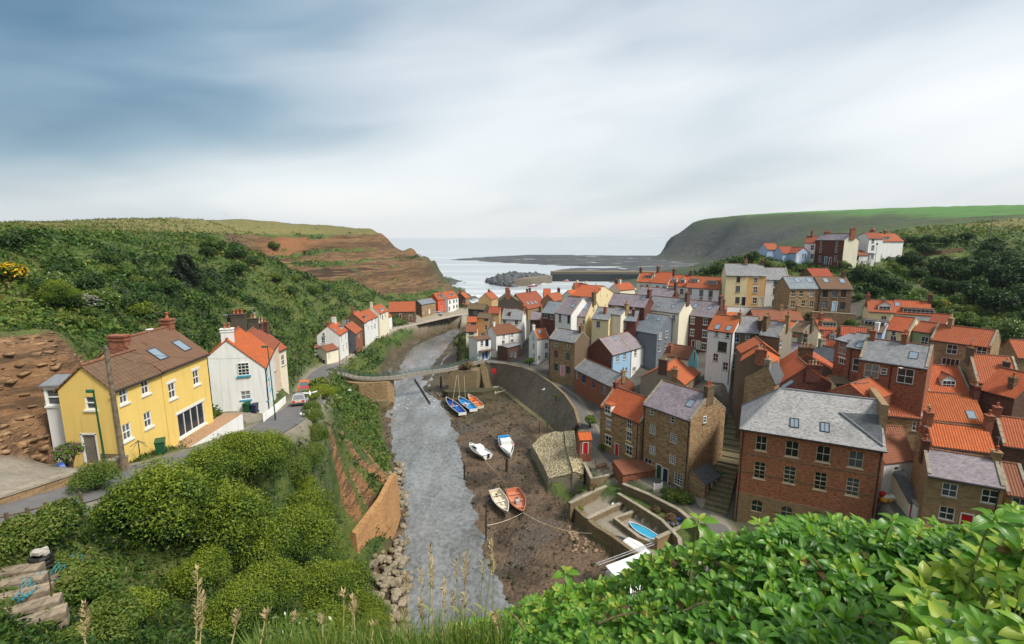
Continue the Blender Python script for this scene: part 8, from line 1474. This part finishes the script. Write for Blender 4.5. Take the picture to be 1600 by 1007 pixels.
# short rough grass on the plateau, verges and the near slope
r = np.random.default_rng(12); n = 200000; rad = np.exp(r.uniform(np.log(6), np.log(300), n)); ang = r.uniform(-R(54), R(54), n); x, y = rad*np.sin(ang), rad*np.cos(ang); z = gz(x, y)
ok = (attr_at(np.maximum.reduce([mudf.astype(float), paved, yard, town, field, shore]), x, y) < .4) & (r.random(n) > attr_at(cliff, x, y)*.8) & (attr_at(wE, x, y) < .3) & (attr_at(roadD, x, y) > .25) & ~((rad < 24) & (x > -2)) & ~((x > -9) & (y > 42) & (y < 200) & (x < 60)); x, y, z, rad = x[ok], y[ok], z[ok], rad[ok]; n = len(x)
s = np.clip(.07+.0045*rad, .1, .8); C = np.stack([x, y, z+s*.5], 1); V, F_, t_ = cards(C, np.stack([np.zeros(n), -np.ones(n), np.zeros(n)], 1)+r.normal(size=(n, 3))*.5, s*(.5+.7*r.random(n)), .22, np.clip(.62+.22*r.normal(size=n)+.25*attr_at(np.clip(plateau, 0, 1), x, y), 0, 1), r, .3)
tag(bigmesh('rough_grass', V, F_, m_under, {'tint': ('FACE', t_)}), kind='stuff')
# riprap boulders along the left foot of the beck
bmesh_ = []
rb_m = material('riprap_rock', lambda n: {'Base Color': n.mix(n.mr(n.noise(n.coord('Object'), 1.6, 4, .7), .46, .6), n.mix(n.rnd(), (.20, .165, .115), (.33, .27, .20)), n.mix(n.rnd(), (.085, .095, .02), (.16, .13, .09))), 'Normal': n.bump(n.noise(n.coord('Object'), 4, 4, .7), .5, .1)}, .9)
for k in range(6):
    rr = random.Random(k); bm = bmesh.new(); bmesh.ops.create_icosphere(bm, subdivisions=2, radius=.5); ax = [Vector((rr.gauss(0, 1), rr.gauss(0, 1), rr.gauss(0, 1))).normalized() for _ in range(9)]
    for v in bm.verts:
        for a in ax:
            dd_ = v.co.dot(a)
            if dd_ > .33: v.co -= a*(dd_-.33)*.9
        v.co *= 1+.05*rr.gauss(0, 1)
    me = bpy.data.meshes.new('boulder'); bm.to_mesh(me); bm.free(); me.materials.append(rb_m); bmesh_.append(me)
r = random.Random(4); RL2 = resamp(RIV_L, 90); cnt = 0
while cnt < 250:
    i = r.randint(2, 42); wv = 5.2*max(.2, 1-abs(RL2[i][1]-58)/34); x = RL2[i][0]-r.uniform(-.2, wv); y = RL2[i][1]+r.uniform(-.6, .6)
    if not 43 < y < 86 or (x < np.interp(y, [p[1] for p in gp], [p[0] for p in gp])+.3 and y < 69): continue
    s = r.uniform(.45, 1.25)*(1.15 if y < 62 else .9); o = link('boulder', bmesh_[cnt % 6]); o.location = (x, y, g1(x, y)+s*.12+max(0, (RL2[i][0]-x))*.14); o.scale = (s*r.uniform(.8, 1.25), s, s*r.uniform(.6, .85)); o.rotation_euler = (r.uniform(-.4, .4), r.uniform(-.4, .4), r.uniform(0, 6.28))
    tag(o, 'grey and mossy boulder of the rock armour along the left foot of the beck', 'boulder', 'rock armour boulders along the beck'); cnt += 1
def slabs(name, n, box, mk, smin, smax, mat, seed):
    r = np.random.default_rng(seed); x = r.uniform(box[0], box[1], n); y = r.uniform(box[2], box[3], n); ok = (attr_at(mk, x, y) > .35) & (attr_at(paved, x, y) < .2); x, y = x[ok], y[ok]; z = gz(x, y); n = len(x); s = smin+(smax-smin)*r.random(n)**2.5
    b_ = np.array([(a, b, c) for a in (-1, 1) for b in (-1, 1) for c in (-1, 1)], float)*.5; v = (b_[None]+r.normal(size=(n, 8, 3))*.10)*s[:, None, None]*np.array((1.0, 1.7, .42)); a = r.normal(size=n)*.5; c_, s_ = np.cos(a)[:, None], np.sin(a)[:, None]
    V = np.stack([v[..., 0]*c_-v[..., 1]*s_+x[:, None], v[..., 0]*s_+v[..., 1]*c_+y[:, None], v[..., 2]+(z+s*.02)[:, None]], -1).reshape(-1, 3); q = np.array([(0, 1, 3, 2), (4, 6, 7, 5), (0, 4, 5, 1), (2, 3, 7, 6), (0, 2, 6, 4), (1, 5, 7, 3)]); tag(bigmesh(name, V, (q[None]+8*np.arange(n)[:, None, None]).reshape(-1, 4), mat), kind='stuff')
slab_m = material('bank_rock', lambda n: {'Base Color': n.mix(n.mr(n.noise(n.geo('Position'), 1.6, 5, .75), .38, .62), (.11, .07, .038), (.36, .22, .115))}, .9)
slabs('bank_rocks', 2600, (-48, -27, 14, 44), wE, .08, .55, slab_m, 31); slabs('bank_rocks', 2500, (-28, -15, 48, 86), wE, .08, .38, slab_m, 32)
# small stones and weed lumps strewn on the mud
r = np.random.default_rng(8); fq = np.array([(0, 1, 3, 2), (4, 6, 7, 5), (0, 4, 5, 1), (2, 3, 7, 6), (0, 2, 6, 4), (1, 5, 7, 3)]); bs = np.array([(x, y, z) for x in (-1, 1) for y in (-1, 1) for z in (-1, 1)], float)*.5
def strew(name, n, box, smin, smax, mat, seed, dens=None):
    r = np.random.default_rng(seed); x = r.uniform(box[0], box[1], n); y = r.uniform(box[2], box[3], n); ok = attr_at(mudf.astype(float), x, y) > .5; z = gz(x, y); ok &= (z > .02) & (vnoise(x, y, 5, seed, 3) > .5-.25*r.random(n)); x, y, z = x[ok], y[ok], z[ok]; n = len(x)
    s = smin+(smax-smin)*r.random(n)**3; v = (bs[None]+r.normal(size=(n, 8, 3))*.14)*s[:, None, None]*np.array((1.3, 1, .55)); a = r.random(n)*6.28; c_, s_ = np.cos(a)[:, None], np.sin(a)[:, None]
    V = np.stack([v[..., 0]*c_-v[..., 1]*s_+x[:, None], v[..., 0]*s_+v[..., 1]*c_+y[:, None], v[..., 2]+(z+s*.08)[:, None]], -1).reshape(-1, 3); F_ = (fq[None]+8*np.arange(n)[:, None, None]).reshape(-1, 4); tag(bigmesh(name, V, F_, mat), kind='stuff')
strew('mud_stones', 5000, (-38, 22, 42, 135), .06, .42, material('mud_stone', lambda n: {'Base Color': n.mix(n.mr(n.noise(n.geo('Position'), .9, 4, .7), .4, .6), (.045, .030, .016), (.13, .085, .05))}, .8), 14)
strew('wrack', 3800, (-38, 22, 42, 132), .12, .45, plain('seaweed', (.035, .035, .008), .7, .3), 15)
strew('rubble', 1500, (8, 19, 58, 76), .12, .5, plain('pale_rubble', (.36, .25, .15), .9, .3), 16)
# ---------------- foreground shrub and grasses ----------------
def big_leaf_mat(name, stops):
    m = leaf_mat(name, stops, .34, .38, spec=.45); n = Nd(m.node_tree); b = m.node_tree.nodes['Principled BSDF']
    u = n.m('ABSOLUTE', n.attr('across')); base = b.inputs['Base Color'].links[0].from_socket; rib = n.mr(u, .0, .09, .55, 0); v = n.attr('along')
    vein = n.m('MULTIPLY', n.mr(n.m('ABSOLUTE', n.m('SINE', n.m('MULTIPLY', n.m('SUBTRACT', v, n.m('MULTIPLY', u, .35)), 28.))), 0, .3, 1, 0), .18)
    col = n.mix(n.m('MAXIMUM', rib, vein), base, (.30, .42, .10)); n.put(b.inputs['Base Color'], col)
    n.put(b.inputs['Normal'], n.bump(n.m('ADD', n.m('MULTIPLY', vein, -2.), rib), .35, .004)); return m
LSTOP = [(0, (.022, .080, .010)), (.3, (.050, .17, .014)), (.6, (.115, .30, .022)), (.85, (.25, .44, .04)), (.955, (.46, .54, .07)), (.965, (.30, .17, .05)), (1, (.22, .11, .04))]
m_big = big_leaf_mat('shrub_leaf', LSTOP); stem_m = plain('green_stem', (.20, .24, .06), .6, .25)
def leaf_geo(L, Wd, n=6):
    t = np.linspace(0, 1, n+1); wv = Wd*.5*np.sin(np.pi*np.clip(t*.94+.05, 0, 1)**.85)**.85; wv[0] = .004; wv[-1] = .002; P_ = []
    for i in range(n+1):
        for a in (-1, -.5, 0, .5, 1): P_.append((t[i]*L, a*wv[i], abs(a)*wv[i]*.38+.04*wv[i]*math.sin(9*t[i]+a*3), a, t[i]))
    F_ = [(i*5+j, i*5+j+1, (i+1)*5+j+1, (i+1)*5+j) for i in range(n) for j in range(4)]; return np.array(P_), np.array(F_)
LG, LF = leaf_geo(1., .46)
def shrub(name, label, tips, ups, size, tints, r, group=None):
    """rosettes of leaves at the shoot tips"""
    Vs, Fs, A1, A2, T_ = [], [], [], [], []; k = 0; st = MB()
    for p, u, s, tn in zip(tips, ups, size, tints):
        u = u/np.linalg.norm(u); e1 = np.cross(u, (0, .3, 1.)); e1 /= np.linalg.norm(e1); e2 = np.cross(u, e1); nl_ = r.integers(7, 11); ph = r.random()*6.28
        for i in range(nl_):
            inner = i >= nl_-3; a = ph+i*2.399; rdir = e1*np.cos(a)+e2*np.sin(a); lift = (.95 if inner else .28)+.22*r.normal(); L = s*(.55 if inner else 1.)*(.8+.4*r.random())
            X = rdir+u*lift; X /= np.linalg.norm(X); Z = u-X*(u@X); Z /= np.linalg.norm(Z); Z = Z+np.cross(X, Z)*.3*r.normal(); Z /= np.linalg.norm(Z); Y = np.cross(Z, X)
            g = LG.copy(); x = g[:, 0]; droop = (.30 if not inner else .12)*(.6+.8*r.random()); lx = x-droop*.3*x**3; lz = g[:, 2]-droop*x*x; c0 = p-u*s*(.02 if inner else .16*r.random())
            pet = .10; V = c0+((lx+pet)[:, None]*X+g[:, 1:2]*Y*(.85+.3*r.random())+lz[:, None]*Z)*L
            Vs.append(V); Fs.append(LF+k); k += len(V); A1.append(g[:, 3]); A2.append(g[:, 4]); T_.append(np.full(len(LF), 1. if r.random() < .012 else np.clip(tn+(.22 if inner else 0)+.12*r.normal(), 0, .95)))
        q = p-u*s*1.2-np.array((0, -.1, 1))*s*(2+3*r.random()); st.tube([tuple(q), tuple(p-u*s*.9), tuple(p+u*s*.12)], [s*.05, s*.04, s*.02], 5)
    root = thing(name, label, 'shrub', tuple(tips.mean(0)-(0, 0, .8)), 0, group); o_ = np.array(root.location)
    bigmesh('crown', np.concatenate(Vs)-o_, np.concatenate(Fs), m_big, {'across': ('POINT', np.concatenate(A1)), 'along': ('POINT', np.concatenate(A2)), 'tint': ('FACE', np.concatenate(T_))}, smooth=True, parent=root)
    st.v = [(a-o_[0], b_-o_[1], c_-o_[2]) for a, b_, c_ in st.v]; st.build('stems', stem_m, root); return root
TOPX = [660, 700, 760, 800, 850, 880, 920, 960, 1000, 1050, 1100, 1150, 1200, 1250, 1300, 1340, 1400, 1440, 1500, 1550, 1600, 1700]
TOPY = [1004, 992, 975, 950, 935, 918, 918, 908, 886, 870, 856, 840, 824, 822, 815, 824, 824, 822, 836, 812, 800, 780]
DEP = lambda x: np.interp(x, [660, 800, 950, 1100, 1250, 1450, 1600, 1700], [3.3, 3.1, 2.75, 2.4, 2.2, 2.1, 1.9, 1.7])
def hedge(x0, x1, n, seed, lsz, tmu, ydrop, dk=1., fn=None, tlift=0):
    r = np.random.default_rng(seed); tips, ups, sz, tn = [], [], [], []
    for _ in range(n):
        px = r.uniform(x0, x1); f = r.random()**1.15; yt = np.interp(px, TOPX, TOPY)+tlift+10*r.normal()*.5
        py = yt+(1075-yt)*f*ydrop; Y = DEP(px)*dk*(1-.42*f)+.13*abs(r.normal())*(1 if f > .06 else 2.2); p = np.array(atY(px, py, Y)); tips.append(p)
        if math.sin(p[0]*4.3+1)*math.sin(p[1]*5.1+p[2]*3.7+.5) > .42 and f > .10 and r.random() < .85: tips.pop(); continue
        u = np.array((.15*r.normal(), -.42+.25*r.normal(), 1.)); ups.append(u); sz.append(lsz*(.75+.5*r.random())); cl_ = .5*math.sin(p[0]*5+p[1]*3)*math.sin(p[1]*6+p[2]*4); tn.append(np.clip(tmu+.16*cl_+.12*r.normal()+(.10 if f < .1 else 0), .05, .95))
    return np.array(tips), np.array(ups), sz, tn, r
a = hedge(1000, 1690, 2100, 1, .060, .52, 1.); shrub('broadleaf_shrub', 'large glossy green shrub filling the bottom right foreground', *a)
a = hedge(700, 1060, 1000, 2, .056, .64, 1.); shrub('broadleaf_shrub', 'lighter green shrub left of the large one at the bottom centre', *a)
a = hedge(1430, 1720, 170, 3, .066, .80, 1., .72, None, 45); shrub('broadleaf_shrub', 'yellow green large leaved shoots nearest the camera at the right edge', *a)
a = hedge(470, 760, 330, 4, .05, .62, 1., 1.15, None, 10); shrub('small_leaved_shrub', 'small leaved green shrub below the grass stalks', *a)
# two shoots standing above the hedge line
for tq, sz_, tn_, lb_ in (((1092, 812, 2.1), .085, .8, 'tall leafy shoot rising in front of the teal yard door'), ((1555, 808, 1.35), .075, .55, 'tall dark leafy shoot in front of the red cottage door'), ((885, 893, 2.6), .08, .8, 'pale shoot at the left end of the hedge over the mud'), ((1395, 812, 2.0), .08, .6, 'short shoot on the hedge below the alley')): shrub('tall_shoot', lb_, np.array([atY(*tq)]), np.array([(0, -.3, 1.)]), [sz_], [tn_], np.random.default_rng(9))
# dead grass stalks with seed heads
straw = plain('dry_grass', (.44, .34, .17), .8, .3); straw2 = plain('green_grass_stem', (.22, .25, .07), .7, .3)
def stalk(px, ptop, pbot, Y, w, col, hl, bend, label, seed):
    r = random.Random(seed); t = atY(px+bend, ptop, Y); b0 = atY(px, pbot, Y*.96); root = thing('grass_stalk', label, 'grass', tuple(b0), 0, 'seeding grass stalks at the bottom of the view'); v = t-b0; L = v.length
    pts = [v*s+Vector((.03*L*sin(s*3), 0, 0))*s for s in np.linspace(0, 1, 9)]; MB().tube(pts, [w*.55*(1-.6*i/8) for i in range(9)], 5).build('stem', straw2 if col else straw, root)
    m = MB(); n = int(hl*70)
    for i in range(n):
        s = 1-hl*(i/n)*.9; k = min(int(s*8), 7); p = pts[k]+(pts[k+1]-pts[k])*(s*8-k); a = r.random()*6.28; wd = w*(1.1+1.8*sin(pi*min(1, i/n+.05))); dv = Vector((cos(a)*wd, sin(a)*wd, w*2.6)); q = Vector((-sin(a), cos(a), 0))*w*.8
        m.poly([p, p+dv*.6+q, p+dv*1.5, p+dv*.6-q])
    m.build('seed_head', straw, root)
    for i in range(2):
        bl = MB()
        s = .1+.25*i; p = v*s; sg = r.choice((-1, 1)); bl.loft([[p+Vector((sg*L*.16*q, -.02*q, L*(.34*q-.25*q*q)))+Vector((0, e*w*.8*(1-q), 0))+Vector((e*w*.8*(1-q), 0, 0)) for e in (-1, 1)] for q in np.linspace(0, 1, 6)], cap=False)
        bl.build('blade', straw2, root)
GL = 'pale seeding grass stalk rising in front of the beck at the bottom centre'; GS = 'pale seeding grass stalk in the left half of the bottom edge'
for i, (px, pt_, bend, hl, c_) in enumerate(((676, 852, -4, .5, 0), (660, 888, -4, .35, 0), (715, 858, 14, .42, 0), (722, 870, 2, .35, 0), (752, 848, 15, .3, 1), (738, 868, 18, .3, 1), (710, 876, 2, .3, 0), (640, 898, -8, .3, 0), (690, 910, 3, .3, 0), (662, 940, -6, .45, 0), (702, 925, 5, .3, 0), (632, 955, -3, .3, 0), (728, 930, -4, .3, 1), (766, 876, 3, .25, 1), (668, 872, 3, .4, 1), (698, 940, -6, .3, 0))): stalk(px, pt_, 1016, 2.6+.12*(i % 4), .0075, c_, hl, bend, GL, i)
for i, (px, pt_, bend, hl, c_) in enumerate(((133, 945, -2, .9, 0), (306, 890, 1, .8, 0), (312, 928, 4, .8, 0), (360, 955, 12, .5, 0), (405, 958, 10, .3, 0), (548, 935, 2, .4, 1), (535, 925, 1, .2, 0), (505, 965, -3, .3, 0), (555, 945, -4, .3, 0), (578, 975, 6, .2, 0), (450, 962, 10, .3, 0), (610, 965, 6, .25, 0), (785, 960, -14, .5, 0))): stalk(px, pt_, 1016, 2.2+.1*(i % 4), .0072, c_, hl, bend, GS, 40+i)
# tussock of green blades at the feet of the stalks
r = np.random.default_rng(21); n = 2200; px = r.uniform(380, 800, n); Y = r.uniform(1.9, 3.4, n); x = (px-800)/760*Y/.9; z = 42-Y*np.interp(px, [380, 640, 720, 800], [.93, .915, .90, .90])-.05*r.random(n)
h_ = .10+.16*r.random(n); a = r.random(n)*6.28; lean = .10*r.random(n); d = np.stack([np.cos(a)*lean, np.sin(a)*lean, h_], 1); w_ = np.stack([np.cos(a+1.57), np.sin(a+1.57), 0*a], 1)*.004; b0 = np.stack([x, Y, z-.18], 1)
V = np.stack([b0-w_, b0+w_, b0+d*.7+w_*.7, b0+d*.7-w_*.7], 1); V2 = np.stack([b0+d*.7-w_*.7, b0+d*.7+w_*.7, b0+d*1.15+w_*.1+np.stack([np.cos(a)*lean*.5, np.sin(a)*lean*.5, 0*a], 1), b0+d*1.15-w_*.1+np.stack([np.cos(a)*lean*.5, np.sin(a)*lean*.5, 0*a], 1)], 1)
V = np.concatenate([V, V2]).reshape(-1, 3); tag(bigmesh('grass', V, np.arange(len(V)).reshape(-1, 4), m_under, {'tint': ('FACE', np.clip(.7+.15*r.normal(size=2*n), 0, .97))}), kind='stuff')

# bare twigs and dead stalks poking out of the hedge, overhead wires
twig = plain('dead_twig', (.30, .20, .11), .85, .3); r = random.Random(6)
for i, (px, py, dx_, dy_) in enumerate(((935, 975, 60, -18), (1385, 1000, 28, -40), (1070, 955, 40, -14), (1290, 905, -20, -34), (1185, 985, 36, -30), (820, 985, -24, -30), (1480, 930, 22, -36))):
    Y = float(DEP(px))*(.80 if py > 940 else .9); a, c = np.array(atY(px, py, Y)), np.array(atY(px+dx_, py+dy_, Y*.97)); one('dead_twig', 'dead brown twig sticking out of the foreground shrub', 'twig', MB().tube([tuple(a), tuple((a+c)/2+(.0, .0, .012)), tuple(c)], [.006, .005, .003], 5), twig, (0, 0, 0), 0, 'dead twigs in the foreground shrub')
pw = Vector(atY(195, 741, 28.0)); pw.z += ht-.1
for lb_, q in (('overhead wire from the timber pole to the yellow house', atY(*P('C1', 905, 300), 36)), ('overhead wire from the timber pole past the white house', atY(*P('C2', 330, 345), 54)), ('overhead wire from the timber pole to the left edge', Vector((-40, 24, 36)))): 
    a, c = np.array(pw), np.array(q); one('overhead_wire', lb_, 'wire', MB().tube([tuple(a+(c-a)*t-np.array((0, 0, .5*4*t*(1-t)))) for t in np.linspace(0, 1, 12)], .012, 4), paint('black'))
# ---------------- sea air ----------------
hz = MB().box(-3000, -60, -8, 3000, 2600, 130); hm = bpy.data.materials.new('haze'); hm.use_nodes = True; t_ = hm.node_tree; t_.nodes.clear(); o_ = t_.nodes.new('ShaderNodeOutputMaterial'); v_ = t_.nodes.new('ShaderNodeVolumePrincipled')
v_.inputs['Color'].default_value = (.80, .88, .96, 1); v_.inputs['Density'].default_value = .00007; v_.inputs['Anisotropy'].default_value = .2; t_.links.new(v_.outputs[0], o_.inputs['Volume']); tag(hz.build('haze', hm), kind='stuff')
